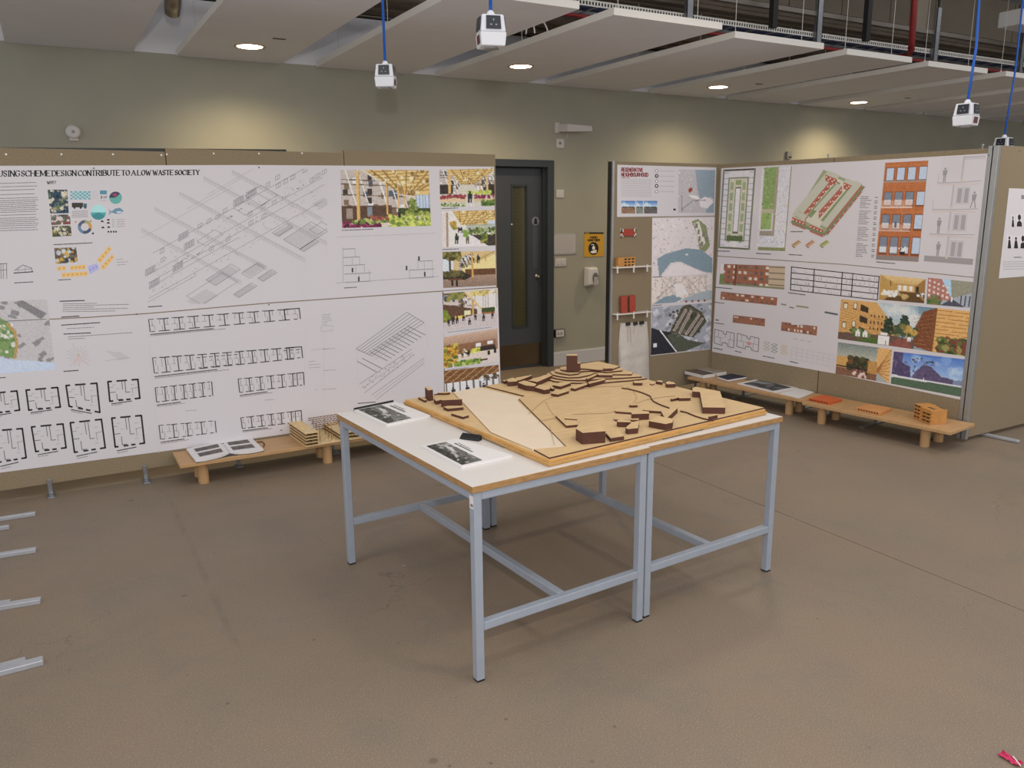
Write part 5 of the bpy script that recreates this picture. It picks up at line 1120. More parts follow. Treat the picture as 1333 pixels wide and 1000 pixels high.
def pine(cx, y0, y1, w):
    for i in range(6):
        y = y0+(y1-y0)*i/6; ww = w*(.35+.65*i/5); p.blobs(cx-ww, y, cx+ww, y+.08, 18, .012, [(34, 52, 40), (50, 70, 50)])
    p.rect(cx-.004, y1-.05, cx+.004, .84, (50, 42, 34))
pine(.41, .36, .68, .045); pine(.53, .26, .62, .05); p.blobs(.46, .5, .62, .72, 40, .02, [(60, 76, 50), (120, 110, 60), (190, 150, 70)])
for x in (.17, .23): p.person(x, .86, .16, (226, 226, 226))
for x in (.37, .395): p.person(x, .98, .28, (232, 232, 232))
p.person(.58, .84, .12, (226, 226, 230)); p.blobs(.8, .66, 1, 1, 120, .022, [(50, 72, 36), (90, 104, 50), (120, 60, 50), (150, 140, 80)]); p.noise(7)
photo(fR, [(1095, 389.5), (1265, 405.5), (1257, 464), (1090.5, 441)], p, 'street_photo', rb_)
p = Pic(72, 46, (150, 160, 160), 54); p.grad(0, .5, (110, 124, 122), (176, 176, 160)); p.rect(0, .42, .3, .8, (190, 146, 80)); p.poly([(.76, 0), (1, 0), (1, 1), (.72, .7)], (206, 160, 96)); [p.line((.74, .72), (1, y), .014, (150, 100, 52)) for y in np.arange(0, 1, .13)]; p.rect(0, .76, .76, 1, (120, 84, 64)); p.blobs(.24, .42, .6, .78, 90, .05, [(50, 56, 36), (76, 72, 44), (110, 70, 40)]); p.rect(.42, .6, .45, .84, (50, 36, 30)); p.rect(0, .7, .72, .73, (50, 44, 40)); p.blobs(.35, .78, .6, .95, 26, .03, [(206, 190, 180), (110, 60, 56)]); p.rect(.6, .44, .76, .8, (176, 132, 70)); p.noise(8)
photo(fR, [(1091, 445.5), (1161, 455), (1157, 499), (1087.5, 486.5)], p, 'courtyard_photo', rb_)
p = Pic(98, 52, (96, 130, 190), 55); p.grad(0, .66, (70, 110, 186), (150, 180, 222)); p.blobs(.3, .05, 1, .5, 24, .06, [(120, 156, 210), (170, 196, 230)], .4); p.poly([(0, 0), (.14, 0), (.14, .3), (.26, .4), (.28, .72), (0, .72)], (76, 66, 104)); p.poly([(.3, .72), (.34, .5), (.44, .3), (.54, .3), (.6, .4), (.7, .55), (.86, .58), (.86, .72)], (84, 74, 108)); p.blobs(0, .1, .6, .68, 80, .014, [(60, 56, 90), (110, 96, 124)], .7); p.poly([(.0, .70), (1, .72), (1, .78), (0, .80)], (196, 200, 214)); p.poly([(0, .78), (1, .74), (1, 1), (0, 1)], (74, 98, 78)); p.rect(.46, .66, .47, .76, (232, 232, 236)); p.poly([(.86, .6), (1, .56), (1, .72), (.86, .72)], (110, 124, 156)); p.line((.52, .2), (.52, .34), .008, (50, 56, 60)); p.line((.48, .21), (.56, .19), .02, (50, 66, 60)); p.noise(6)
photo(fR, [(1163.5, 457.5), (1257.5, 468), (1252, 517), (1159.5, 499.5)], p, 'blue_sky_photo', rb_)

# ================================================================== third board facing the hall on the right
TBY = 3.185
fT = plane_fn((0, TBY, 0), (0, -1, 0))
tx0 = 5.572
t, o, e, L, n, z = felt_board('beige felt board turned to face the hall with a portraits poster', (tx0, TBY), (1.12, 0), .03, 2.036, .035, (0, -1), None)
p, q = onz(1281, 566, .01), onz(1327, 575.5, .01); d = q-p; d[2] = 0; ln = np.linalg.norm(d); d /= ln; s_ = np.array((-d[1], d[0], 0))
m = MB(); m.obox(p*np.array((1, 1, 0))-d*.3-s_*.017, d*(ln+.3), s_*.034, (0, 0, .024)); m.build('foot', M_bar, t, bevel=.008)
m = MB(); m.box(6.55, TBY-.16, 0, 6.59, TBY+.2, .024); m.box(6.56, TBY-.004, .024, 6.58, TBY+.004, .07); m.build('foot', M_bar, t, bevel=.004)
for u, v in ((1327, 196.5), (1299, 198)): add_pin(t, fT(u, v), (0, -1, 0), M_galv, .004)
pt_ = sheet('portraits_poster', fT, [(1313.5, 245), (1352, 246.5), (1345, 359), (1300, 362.5)], 'small white poster with rows of black portrait silhouettes', 'poster')
k = new(fT); k.text('S', 1329.8, 258.8, 1332.8, 258.8, 4.4, 1.1, BK, True); k.build('heading', pt_)
def sil(k, u, v, w, h, head):
    if head: k.circ(u, v-h*.3, w*.28, BK, 12, h*.26); k.fill([(u-w*.45, v+h*.5), (u-w*.4, v+h*.15), (u-w*.12, v), (u+w*.12, v), (u+w*.4, v+h*.15), (u+w*.45, v+h*.5)], BK)
    else: k.circ(u, v-h*.36, w*.2, BK, 10, h*.14); k.fill([(u-w*.4, v+h*.5), (u-w*.2, v-h*.2), (u+w*.2, v-h*.2), (u+w*.4, v+h*.5)], BK)
for i, (u, v, w, h, hd) in enumerate(((1318.6, 288.5, 4.5, 14, False), (1327, 287.5, 7.5, 15, True), (1336, 287, 6, 15, True), (1314, 315.5, 6, 16, False), (1322.6, 316, 7, 15, False), (1331.5, 315.5, 7, 16, True), (1340, 315, 6, 16, False))):
    k = new(fT); k.rect(u-w*.6, v-h*.6, u+w*.6, v+h*.52, (196, 192, 194)); sil(k, u, v, w, h, hd); k.build('portrait', pt_)
k = new(fT); k.words(1320, 335, 1330, 335, 1.0, DK, rnd); k.build('caption_text', pt_); k = new(fT)
for y in (341, 344, 347, 350.5): k.words(1306, y, 1344, y-.6, .8, LG, rnd)
k.build('text_block', pt_)
# ================================================================== work tables
TA = math.radians(3.55); tu = np.array((math.cos(TA), math.sin(TA), 0)); tv = np.array((-math.sin(TA), math.cos(TA), 0)); TO = np.array((1.1564, 2.2954, 0.0))
TW, TL, TH, LEG = .804, 1.229, .740, .032
def TP(a, b, z): return TO+tu*a+tv*b+np.array((0, 0, z))
M_edge = mat('table_edge_ply', rgb(164, 126, 80), .6, vary=.22, scale=30, stretch=(1, 1, 6))
def table(a0, b0, lab):
    t = empty('work_table', TP(a0+TW/2, b0+TL/2, 0), lab, 'table', 'steel-framed work tables pushed together')
    m = MB(); m.obox(TP(a0, b0, TH-.024), tu*TW, tv*TL, (0, 0, .024), 0, 1); m.build('table_top', [M_edge, M_laminate], t, bevel=.0012, seg=1)
    i = .008; z1 = TH-.024
    cs = [(a0+i, b0+i), (a0+TW-i-LEG, b0+i), (a0+i, b0+TL-i-LEG), (a0+TW-i-LEG, b0+TL-i-LEG)]
    for a, b in cs:
        lg = MB().obox(TP(a, b, .006), tu*LEG, tv*LEG, (0, 0, z1-.006)).build('leg', M_frame, t, bevel=.003)
        MB().obox(TP(a+.001, b+.001, 0), tu*(LEG-.002), tv*(LEG-.002), (0, 0, .007)).build('foot_cap', M_black, lg)
    for b in (b0+i, b0+TL-i-LEG):
        MB().obox(TP(a0+i+LEG, b, z1-LEG), tu*(TW-2*i-2*LEG), tv*LEG, (0, 0, LEG)).build('top_rail', M_frame, t, bevel=.003)
        MB().obox(TP(a0+i+LEG, b, .195), tu*(TW-2*i-2*LEG), tv*LEG, (0, 0, LEG)).build('stretcher', M_frame, t, bevel=.003)
    for a in (a0+i, a0+TW-i-LEG):
        MB().obox(TP(a, b0+i+LEG, z1-LEG), tu*LEG, tv*(TL-2*i-2*LEG), (0, 0, LEG)).build('top_rail', M_frame, t, bevel=.003)
    MB().obox(TP(a0+TW/2-LEG/2, b0+i+LEG, .195), tu*LEG, tv*(TL-2*i-2*LEG), (0, 0, LEG)).build('stretcher', M_frame, t, bevel=.003)
    return t
t1 = table(0, 0, 'white-topped work table with two booklets, grey steel legs and an asset sticker')
t2 = table(TW+.002, .012, 'white-topped work table under the right half of the wooden site model')
m = MB(); m.obox(TP(.008-.0008, .010, .655), tv*.026, (0, 0, .046), -tu*.0004); m.build('asset_sticker', M_paper, t1, label='small white sticker')
m = MB(); m.obox(TP(.008-.0013, .013, .662), tv*.016, (0, 0, .010), -tu*.0003); m.build('sticker_print', mat('sticker_grey', rgb(120, 116, 112), .6), t1)

# ================================================================== timber site model
ZB0, ZP, ZW, ZL = TH, TH+.026, TH+.029, TH+.035      # table, top of base, water card, land sheet
def z_(u, v, z): return onz(u, v, z)
mL, mF, mR = z_(525, 520.5, ZP), z_(714.5, 600, ZP), z_(999, 533, ZP); mB = mL+mR-mF
eu = (mR-mF); ev = (mL-mF); nu, nv = eu/np.linalg.norm(eu), ev/np.linalg.norm(ev)
sm = empty('site_model', ((mL+mR)/2)*np.array((1, 1, 0))+np.array((0, 0, TH)), 'laser-cut timber site model of a harbour town on a thick plywood base', 'architectural model')
MM = lambda a, b, z: mF+nu*a+nv*b+np.array((0, 0, z-ZP))
LU, LV = np.linalg.norm(eu), np.linalg.norm(ev)
M_osb = mat('osb_edge', rgb(188, 146, 88), .6, vary=.35, scale=26, stretch=(.6, .6, 30))
# base: spacer boards at the corners, then two stacked sheets
for a, b, w, d in ((.0, .0, LU*.47, .30), (LU*.66, .0, LU*.33, .30), (0, LV*.56, .30, LV*.44), (LU*.6, LV*.6, LU*.4, LV*.4)):
    MB().obox(MM(a+.004, b+.004, ZB0), nu*(w-.006), nv*(d-.006), (0, 0, .0055)).build('spacer_board', M_osb, sm)
bs = MB().obox(MM(.0, .0, ZB0+.0055), nu*LU, nv*LV, (0, 0, .0105)).build('base_board', [M_osb], sm, bevel=.001)
MB().obox(MM(.006, .006, ZB0+.016), nu*(LU-.012), nv*(LV-.012), (0, 0, ZP-ZB0-.016)).build('base_board', mat('ply_top_layer', rgb(208, 160, 92), .6, vary=.2, scale=20, stretch=(.5, .5, 30)), sm, bevel=.001)
MB().obox(MM(.010, .010, ZP), nu*(LU-.020), nv*(LV-.020), (0, 0, .0015)).build('ground_sheet', [M_ply], sm)
# pale water card and raised land
M_water = mat('pale_card', rgb(226, 208, 184), .6, vary=.03, scale=6)
wp = [z_(u, v, ZP+.0028) for u, v in ((590, 510.5), (623, 504.2), (681, 518), (673, 521.5), (738, 582), (693, 586), (639, 563))]
MB().prism(wp, ZP+.0015).build('water_card', M_water, sm)
k = Ink(lambda u, v, o=0: z_(u, v, ZP+.0032), 0)
k.line([(605, 532), (654, 528)], .6, (206, 180, 150)); k.line([(660, 570), (724, 562)], .6, (206, 180, 150)); k.line([(590, 511), (639, 563)], .7, (150, 112, 76)); k.line([(639, 563), (693, 585.5)], .7, (150, 112, 76)); k.build('engraved_line', sm)
def inside(p, e=.010):
    d = p-mF; a = np.clip(d @ nu, e, LU-e); b = np.clip(d @ nv, e, LV-e); q = mF+nu*a+nv*b; q[2] = p[2]; return q
lz = ZP+.0075
land_px = [(623, 503.5), (679.5, 517.3), (671.5, 520.5), (737.5, 581.6), (694, 585.2)]
land = [inside(z_(u, v, lz)) for u, v in land_px]+[MM(.011, .011, lz), MM(LU-.011, .011, lz), MM(LU-.011, LV-.011, lz)]
lastp = inside(z_(619, 503, lz)); d_ = (lastp-mF) @ nu; land.append(MM(d_, LV-.011, lz))
MB().prism(land, ZP+.0015, 0, 1).build('land_sheet', [M_burn, M_ply], sm)
# terraces in the back corner
def terrace(px, z):
    P_ = [inside(z_(u, v, z), .012) for u, v in px]
    l_, r_ = (P_[0]-mF) @ nu, (P_[-1]-mF) @ nv
    P_ = [MM(l_, LV-.012, z)]+P_+[MM(LU-.012, r_, z), MM(LU-.012, LV-.012, z)]
    MB().prism(P_, z-.0075, 0, 1).build('terrace_sheet', [M_burn, M_ply], sm)
lz2 = lz
for i, px in enumerate(([(712, 496), (718, 498), (730, 499.5), (748, 500.5), (765, 500.5), (782, 500.5), (805, 498.6), (826, 497), (846, 494.5)], [(713, 492.5), (722, 494.6), (735, 496.5), (752, 497), (770, 496.4), (788, 495), (812, 494), (838, 492.5)],
        [(716, 489.5), (724, 491.6), (738, 493.4), (752, 493), (766, 490.4), (774, 487.8), (790, 489.5), (824, 489.6)], [(720, 486), (728, 488), (740, 489.8), (751, 488.6), (755, 485.5), (770, 484.6), (790, 486.6), (811, 484.4)], [(727, 483), (735, 484.6), (741, 483.2), (754, 481.8), (766, 482.6), (780, 484), (797, 483.2)])):
    terrace(px, lz+.0075*(i+1))
# contour strips and engraved lines on the land
def strip_px(px, h, w=.9):
    mb = MB()
    for a, b in zip(px[:-1], px[1:]):
        p, q = z_(*a, lz+h), z_(*b, lz+h); d = q-p; d /= np.linalg.norm(d); s_ = np.array((-d[1], d[0], 0))*.0016
        mb.prism([p-s_, q-s_, q+s_, p+s_], lz)
    mb.build('contour_strip', M_burn, sm)
Z3 = lambda x, y: (780+x/5.264, 450+y/5.264)
strip_px([Z3(155, 287), Z3(205, 295), Z3(260, 308), Z3(310, 325), Z3(350, 343), Z3(356, 355)], .006); strip_px([Z3(356, 360), Z3(375, 380), Z3(420, 402), Z3(480, 424)], .006)
strip_px([Z3(556, 445), Z3(600, 455), Z3(660, 480), Z3(720, 498), Z3(785, 510)], .006)
k = Ink(lambda u, v, o=0: z_(u, v, lz+.0006), 0); EN = (140, 104, 70)
Z2 = lambda x, y: (620+x/5.882, 450+y/5.882)
for ln in ([Z2(530, 430), Z2(555, 480), Z2(590, 530), Z2(603, 545)], [Z2(480, 580), Z2(600, 558)], [Z2(735, 528), Z2(880, 522), Z2(1000, 518), Z2(1090, 495)], [Z2(1150, 312), Z2(1200, 345), Z2(1232, 400), Z2(1180, 470)], [Z2(400, 520), Z2(520, 420), Z2(700, 350), Z2(900, 318), Z2(1120, 310)], [Z2(560, 610), Z2(600, 760)], [Z3(210, 410), Z3(250, 395), Z3(330, 370), Z3(450, 350), Z3(520, 345)], [Z3(570, 340), Z3(572, 362)]):
    k.line(ln, .55, EN)
k.build('engraved_line', sm)
# buildings: top outline in pixels, height in pixels (about 3.6 mm each)
Z6 = lambda x, y: (640+x/7.405, 420+y/7.405)
Z4 = lambda x, y: (480+x/11.108, 500+y/11.108)
pr_ = lambda f, *a: [f(*q) for q in a]
BLD = [
 (pr_(Z4, (716, 62), (748, 50), (838, 98), (768, 108)), 12.2, ZP+.0015), (pr_(Z4, (617, 207), (650, 200), (748, 244), (718, 254)), 2.6, ZP+.0015), (pr_(Z4, (900, 148), (915, 132), (1088, 128), (1092, 142), (1010, 150)), 2.4, ZP+.0015), (pr_(Z4, (845, 152), (900, 146), (905, 160), (850, 166)), 1.4, ZP+.0015),
 (pr_(Z4, (850, 226), (950, 205), (975, 240), (890, 262)), 4.6, ZP+.0015), (pr_(Z4, (962, 240), (990, 226), (1278, 222), (1280, 236), (985, 250)), 8.5, ZP+.0015), (pr_(Z4, (1000, 345), (1060, 330), (1296, 328), (1302, 350), (1070, 372)), 3.4, ZP+.0015),
 ([(581, 539.4), (587.5, 537), (604.8, 541.8), (597, 544)], 2.8, ZP+.0015),
 (pr_(Z6, (22, 562), (68, 550), (108, 570), (88, 582)), 3.2, lz), (pr_(Z6, (103, 565), (165, 545), (225, 565), (205, 582), (125, 586)), 5.4, lz), (pr_(Z6, (192, 548), (226, 512), (336, 514), (350, 530), (228, 574)), 4.2, lz),
 (pr_(Z6, (218, 592), (285, 572), (408, 606), (390, 628), (300, 620)), 6.2, lz), (pr_(Z6, (320, 572), (515, 515), (572, 522), (415, 588)), 5.0, lz), (pr_(Z6, (392, 638), (440, 612), (548, 622), (543, 655), (488, 664)), 5.2, lz),
 (pr_(Z6, (568, 618), (640, 592), (745, 588), (752, 598), (650, 632)), 3.4, lz), (pr_(Z6, (555, 697), (600, 668), (722, 664), (735, 674), (625, 708)), 3.0, lz), (pr_(Z6, (752, 645), (775, 625), (900, 598), (932, 608), (795, 655)), 3.0, lz), (pr_(Z6, (535, 640), (560, 632), (590, 645), (570, 655)), 3.0, lz),
 (pr_(Z6, (1075, 450), (1095, 443), (1165, 444), (1170, 458), (1085, 462)), 4.0, lz+.026), (pr_(Z6, (903, 548), (1000, 508), (1022, 518), (918, 562)), 4.4, lz+.006), (pr_(Z6, (922, 592), (1085, 556), (1098, 568), (938, 606)), 4.4, lz), (pr_(Z6, (1008, 510), (1050, 502), (1165, 514), (1170, 524), (1030, 522)), 3.4, lz+.013),
 (pr_(Z3, (240, 258), (262, 252), (310, 258), (308, 268), (252, 268)), 3.2, lz), (pr_(Z3, (405, 257), (428, 250), (455, 254), (452, 264)), 3.2, lz), (pr_(Z3, (475, 264), (500, 256), (552, 262), (547, 275), (485, 277)), 4.2, lz), (pr_(Z3, (362, 272), (385, 266), (396, 274), (380, 280)), 1.2, lz),
 (pr_(Z3, (668, 302), (692, 294), (866, 325), (905, 436), (744, 433), (722, 329), (670, 326)), 6.6, lz), (pr_(Z3, (512, 372), (560, 361), (570, 368), (520, 378)), 3.0, lz), (pr_(Z3, (570, 363), (650, 361), (656, 370), (574, 372)), 3.4, lz), (pr_(Z3, (217, 413), (240, 407), (278, 409), (276, 418), (222, 419)), 2.8, lz),
 (pr_(Z3, (118, 449), (150, 442), (360, 461), (361, 471), (240, 468), (122, 460)), 2.4, lz), (pr_(Z3, (234, 467), (262, 460), (361, 464), (361, 474), (240, 478)), 7.2, lz), (pr_(Z3, (318, 441), (345, 434), (472, 442), (440, 460), (322, 452)), 2.8, lz), (pr_(Z3, (445, 458), (470, 440), (540, 446), (562, 424), (564, 438), (485, 508), (470, 498)), 6.0, lz),
 (pr_(Z3, (360, 524), (420, 488), (535, 510), (532, 536), (480, 545)), 7.4, lz), (pr_(Z3, (112, 502), (140, 496), (290, 506), (286, 518), (116, 514)), 2.2, lz), (pr_(Z3, (132, 522), (150, 513), (228, 520), (232, 532), (140, 530)), 6.2, lz), (pr_(Z3, (195, 568), (240, 532), (292, 521), (284, 572), (210, 578)), 6.4, lz), (pr_(Z3, (785, 492), (800, 485), (851, 477), (853, 486), (792, 497)), 4.0, lz),
 (pr_(Z2, (600, 543), (640, 538), (684, 566), (768, 570), (782, 612), (688, 620)), 2.8, lz), (pr_(Z2, (672, 566), (700, 558), (772, 562), (770, 572)), 1.6, lz+.009), (pr_(Z2, (765, 640), (790, 604), (960, 604), (1001, 660), (820, 672)), 13.4, lz), (pr_(Z2, (1001, 672), (1100, 650), (1152, 700), (1042, 714)), 4.6, lz),
]
for top, hp, z0 in BLD:
    z1 = z0+hp*.00105*float(np.linalg.norm(onz(*top[0], z0)-CAM))
    MB().prism([inside(z_(u, v, z1), .012) for u, v in top], z0, 0, 1).build('building_block', [M_burn, M_ply], sm)
# the tower on the terraces
zt = lz+.0375
a_ = z_(*Z6(722, 468), zt); c0 = z_(*Z6(826, 468), zt); dd = c0-a_; dn_ = np.linalg.norm(dd); dd /= dn_; dv = np.array((-dd[1], dd[0], 0))
MB().obox(a_, dd*dn_, dv*.045, (0, 0, .083)).build('tower_block', [M_burn], sm)
MB().obox(a_+np.array((0, 0, .083)), dd*dn_, dv*.045, (0, 0, .0008)).build('tower_roof', M_ply, sm)
b0_ = z_(*Z6(826, 468), zt); b1_ = z_(*Z6(856, 468), zt); ww = np.linalg.norm(b1_-b0_)
MB().prism([b0_+np.array((0, 0, .041)), b0_+dd*ww+np.array((0, 0, .041)), b0_+dd*ww+dv*.045+np.array((0, 0, .041)), b0_+dv*.045+np.array((0, 0, .041))], zt, 0, 1).build('tower_wing', [M_burn, M_ply], sm)

# ================================================================== booklets and clip on the table
def booklet(cor, th, lab, seed, comb):
    """cor: L, Bk, Rt, Fr pixels of the top cover"""
    P_ = [z_(u, v, TH+th) for u, v in cor]
    t = empty('booklet', (sum(P_)/4)*np.array((1, 1, 0))+np.array((0, 0, TH)), lab, 'booklet')
    MB().prism(P_, TH+.0002).build('pages', M_paper2, t)
    f = lambda s, tt, o: P_[0]+(P_[3]-P_[0])*s+(P_[1]-P_[0])*tt+np.array((0, 0, o))
    p = Pic(60, 40, (70, 70, 70), seed); p.grad(0, 1, (96, 96, 94), (52, 52, 52)); p.blobs(0, 0, 1, 1, 130, .05, [(40, 40, 40), (110, 110, 108), (76, 78, 76), (140, 138, 134)]); p.poly([(.1, .30), (.3, .2), (.5, .36), (.44, .42), (.3, .4)], (170, 168, 166)); p.poly([(.5, .45), (.62, .5), (.8, .66), (.7, .68)], (150, 148, 146)); p.poly([(.3, .36), (.6, .5), (.9, .8), (.8, .85)], (150, 146, 142)); p.blobs(0, .6, 1, 1, 60, .05, [(34, 34, 34), (60, 60, 58)]); p.poly([(.2, .1), (.5, .05), (.8, .32), (.62, .36)], (90, 86, 84)); p.noise(8)
    qf = lambda s, tt, o=0: f(s, tt, .0006)
    photo(lambda u, v, o: f(u, v, .0006), [(.05, .62), (.96, .62), (.96, .06), (.05, .06)], p, 'cover_photo', t)
    k = Ink(lambda u, v, o=0: f(u/100., v/100., .0008), 0); r = random.Random(seed)
    for tt, a, b, w_ in ((72, 18, 62, 5.0), (81, 20, 50, 2.6)):
        x = a
        while x < b: w2 = r.uniform(2.5, 6); k.fill([(x, tt), (min(x+w2, b), tt), (min(x+w2, b), tt+w_), (x, tt+w_)], (70, 68, 70)); x += w2+1.4
    k.build('cover_lettering', t)
    if comb:
        mb = MB()
        for i in range(22):
            s0 = .02+i*.044; c = P_[0]*(1-s0)+P_[1]*s0; d = (P_[1]-P_[0]); d /= np.linalg.norm(d)
            o_ = -(P_[3]-P_[0])/np.linalg.norm(P_[3]-P_[0])
            mb.tube([c-o_*.008+np.array((0, 0, .001)), c+np.array((0, 0, .006)), c+o_*.006+np.array((0, 0, .003)), c+o_*.008+np.array((0, 0, -th*.5)), c+o_*.004+np.array((0, 0, -th+.001))], .0036, 5)
        mb.build('comb_binding', M_black, t)
    return t
booklet([(461, 533.4), (514, 522.5), (560.2, 540.6), (503, 553)], .010, 'black-comb-bound booklet with grey cover photo in the table corner', 61, True)
booklet([(549.6, 580.2), (594.6, 570.6), (667.4, 592.4), (600.6, 607.4)], .009, 'stapled booklet with black and white cover photo beside the binder clip', 62, False)
c0, c1 = z_(598, 570, TH+.006), z_(623, 573.4, TH+.006); d = c1-c0; ln = np.linalg.norm(d); d /= ln; s_ = np.array((-d[1], d[0], 0))
bc = empty('binder_clip', (c0+c1)/2*np.array((1, 1, 0))+np.array((0, 0, TH)), 'black binder clip lying against the site model base', 'clip')
m = MB(); A = [c0*np.array((1, 1, 0))+np.array((0, 0, TH+.0005)), c0*np.array((1, 1, 0))+s_*.030+np.array((0, 0, TH+.0005)), c0*np.array((1, 1, 0))+s_*.026+np.array((0, 0, TH+.022)), c0*np.array((1, 1, 0))+s_*.006+np.array((0, 0, TH+.010))]
B_ = [q+d*ln for q in A]; m.raw(A+B_, [(0, 1, 2, 3), (7, 6, 5, 4), (0, 4, 5, 1), (1, 5, 6, 2), (2, 6, 7, 3), (3, 7, 4, 0)]); m.build('spring_body', M_black, bc, bevel=.0015)
for q in (.30, .62):
    h = c0*np.array((1, 1, 0))+d*ln*q+s_*.026+np.array((0, 0, TH+.020)); m = MB(); m.tube([h-d*.006, h-d*.008+s_*.012+np.array((0, 0, .006)), h+s_*.022+np.array((0, 0, .008)), h+d*.008+s_*.012+np.array((0, 0, .006)), h+d*.006], .0012, 6); m.build('wire_handle', M_steel, bc)

# ================================================================== low benches
def bench(o, a, depth, n, z, leg_s, lab, inset=.05):
    """o: back corner at the board (x,y), a: vector along, n: unit vector into the room"""
    o = np.array((*o, 0.0)); a = np.array((*a, 0.0)); n = np.array((*n, 0.0)); L = np.linalg.norm(a); e = a/L
    t = empty('low_bench', o+a/2+n*depth/2, lab, 'bench', 'low plank benches under the boards')
    MB().obox(o+np.array((0, 0, z-.022)), a, n*depth, (0, 0, .022)).build('plank', M_bench, t, bevel=.002)
    for s_ in leg_s:
        for dd_ in (inset+.03, depth-inset-.03):
            c = o+e*s_+n*dd_; MB().tube([c, c+np.array((0, 0, z-.022))], .032, 18).build('leg', M_bench, t)
    return t
BZ = .158
bl = bench((.56, LBY-.015), (1.52, 0), .31, (0, -1), BZ, (.14, .93, 1.40), 'low wooden bench with open sketchbook and timber floor model')
R2 = lambda s, o: (RA+rd*s+rn*o)
s_mid = (onz(1042, 524, BZ)[:2]-RA) @ rd
bench(R2(.02, .035), rd*(s_mid-.03), .30, rn, BZ, (.12, s_mid-.22), 'low wooden bench with grey and blue books in the board corner')
bench(R2(s_mid+.0, .035), rd*(RL-s_mid+.10), .36, rn, BZ, (.13, RL-s_mid-.10), 'low wooden bench with orange sketchbook and block model')

# open sketchbook on the left bench
def flatquad(px, z, z0, name, m, par=None, **kw): return MB().prism([onz(u, v, z) for u, v in px], z0).build(name, m, par, **kw)
sb = empty('open_sketchbook', onz(293, 590, BZ), 'open sketchbook with dark photo strips on a plank bench', 'book')
flatquad([(243.5, 586), (288, 577.5), (327.5, 571.5), (344, 587.3), (300, 593), (256.5, 602)], BZ+.004, BZ+.0003, 'cover', M_black, sb)
zt_ = BZ+.022
def page(px, ridge, name):
    """px: outer-back, gutter-back, gutter-front, outer-front; page block that sinks to the gutter"""
    n = 8; mb = MB(); top = []
    for i in range(n+1):
        s = i/n; zz = BZ+.005+.016*math.sin(math.pi*min(1, .12+s*.88))**.5*(1 if s < .95 else .55)
        pb_ = (px[0][0]*(1-s)+px[1][0]*s, px[0][1]*(1-s)+px[1][1]*s); pf_ = (px[3][0]*(1-s)+px[2][0]*s, px[3][1]*(1-s)+px[2][1]*s)
        top.append((onz(*pb_, zz), onz(*pf_, zz)))
    for (b0, f0), (b1, f1) in zip(top[:-1], top[1:]):
        mb.poly([b0, f0, f1, b1]); z0 = BZ+.0045
        D = lambda q: np.array((q[0], q[1], z0))
        mb.poly([f0, D(f0), D(f1), f1]); mb.poly([b1, D(b1), D(b0), b0])
    D = lambda q: np.array((q[0], q[1], BZ+.0045)); b0, f0 = top[0]; mb.poly([b0, D(b0), D(f0), f0]); b0, f0 = top[-1]; mb.poly([f0, D(f0), D(b0), b0])
    return mb.build(name, M_paper2, sb), top
pg1, tp1 = page([(242.4, 584.2), (288, 574.8), (299.2, 590.2), (254.6, 599.8)], 1, 'page_block')
pg2, tp2 = page([(327, 569.2), (288.4, 574.8), (299.8, 590.2), (343.3, 585)], 1, 'page_block')
def onpage(tops, s, t):
    i = min(int(s*8), 7); r = s*8-i; b = tops[i][0]*(1-r)+tops[i+1][0]*r; f_ = tops[i][1]*(1-r)+tops[i+1][1]*r
    return b*(1-t)+f_*t+np.array((0, 0, .0007))
for tops, pg in ((tp1, pg1), (tp2, pg2)):
    for t0, t1 in ((.14, .40), (.52, .80)):
        mb = MB(); S_ = np.linspace(.18, .86, 9)
        for a, b in zip(S_[:-1], S_[1:]): mb.poly([onpage(tops, a, t0), onpage(tops, b, t0), onpage(tops, b, t1), onpage(tops, a, t1)])
        mb.build('photo_strip', mat('grainy_print', rgb(96, 88, 84), .6, vary=.6, scale=55, detail=8), pg)
c = onz(340, 578, BZ+.004); MB().tube([onz(334, 576, BZ+.003), onz(341, 574.8, BZ+.004), onz(344.5, 578, BZ+.004), onz(343, 582, BZ+.003)], .003, 6).build('elastic_strap', M_black, sb, smooth=True)

# stacked timber floor model
q0, q1, q2 = onz(398.3, 582.4, BZ), onz(374.3, 565, BZ), onz(462, 572.0, BZ)
e1 = q2-q0; e1 /= np.linalg.norm(e1); e2 = q1-q0; DP = np.linalg.norm(e2); e2 = e2/DP
EL = .44
fm = empty('floor_model', q0+e1*EL/2+e2*DP/2, 'pale laser-cut timber model of stacked floors on a bench', 'architectural model')
FP = lambda a, b, z: q0+e1*a+e2*b+np.array((0, 0, z))
M_lam = mat('pale_laser_ply', rgb(222, 196, 148), .6, vary=.12, scale=20)
M_lamd = mat('laser_brown_edge', rgb(120, 84, 48), .7)
def slab_(a, b, w, d, z, th, nm='floor_plate', m=None):
    return MB().obox(FP(a, b, z), e1*w, e2*d, (0, 0, th), 0, 1).build(nm, [m or M_lam, M_lam], fm)
slab_(0, 0, EL, DP, .0004, .0045)
FH = .021
def block(a, b, w, d, n):
    for f_ in range(n):
        z0 = .0052+f_*FH
        mb = MB()
        for aa, bb, ww_, dd_ in ((a+.005, b+.004, .003, d-.008), (a+w-.008, b+.004, .003, d-.008), (a+.005, b+d-.008, w-.01, .003), (a+w*.48, b+.003, .003, d*.9), (a+.003, b+d*.35, w*.45, .003), (a+w*.5, b+d*.66, w*.45, .003)):
            mb.obox(FP(aa, bb, z0), e1*ww_, e2*dd_, (0, 0, FH-.0042))
        mb.build('storey_walls', mat('dark_gap_ply', rgb(132, 98, 58), .6), fm)  # wall colour darkened to give the shaded gaps between the floor plates
        slab_(a-.002, b-.002, w+.004, d+.004, z0+FH-.0042, .0038)
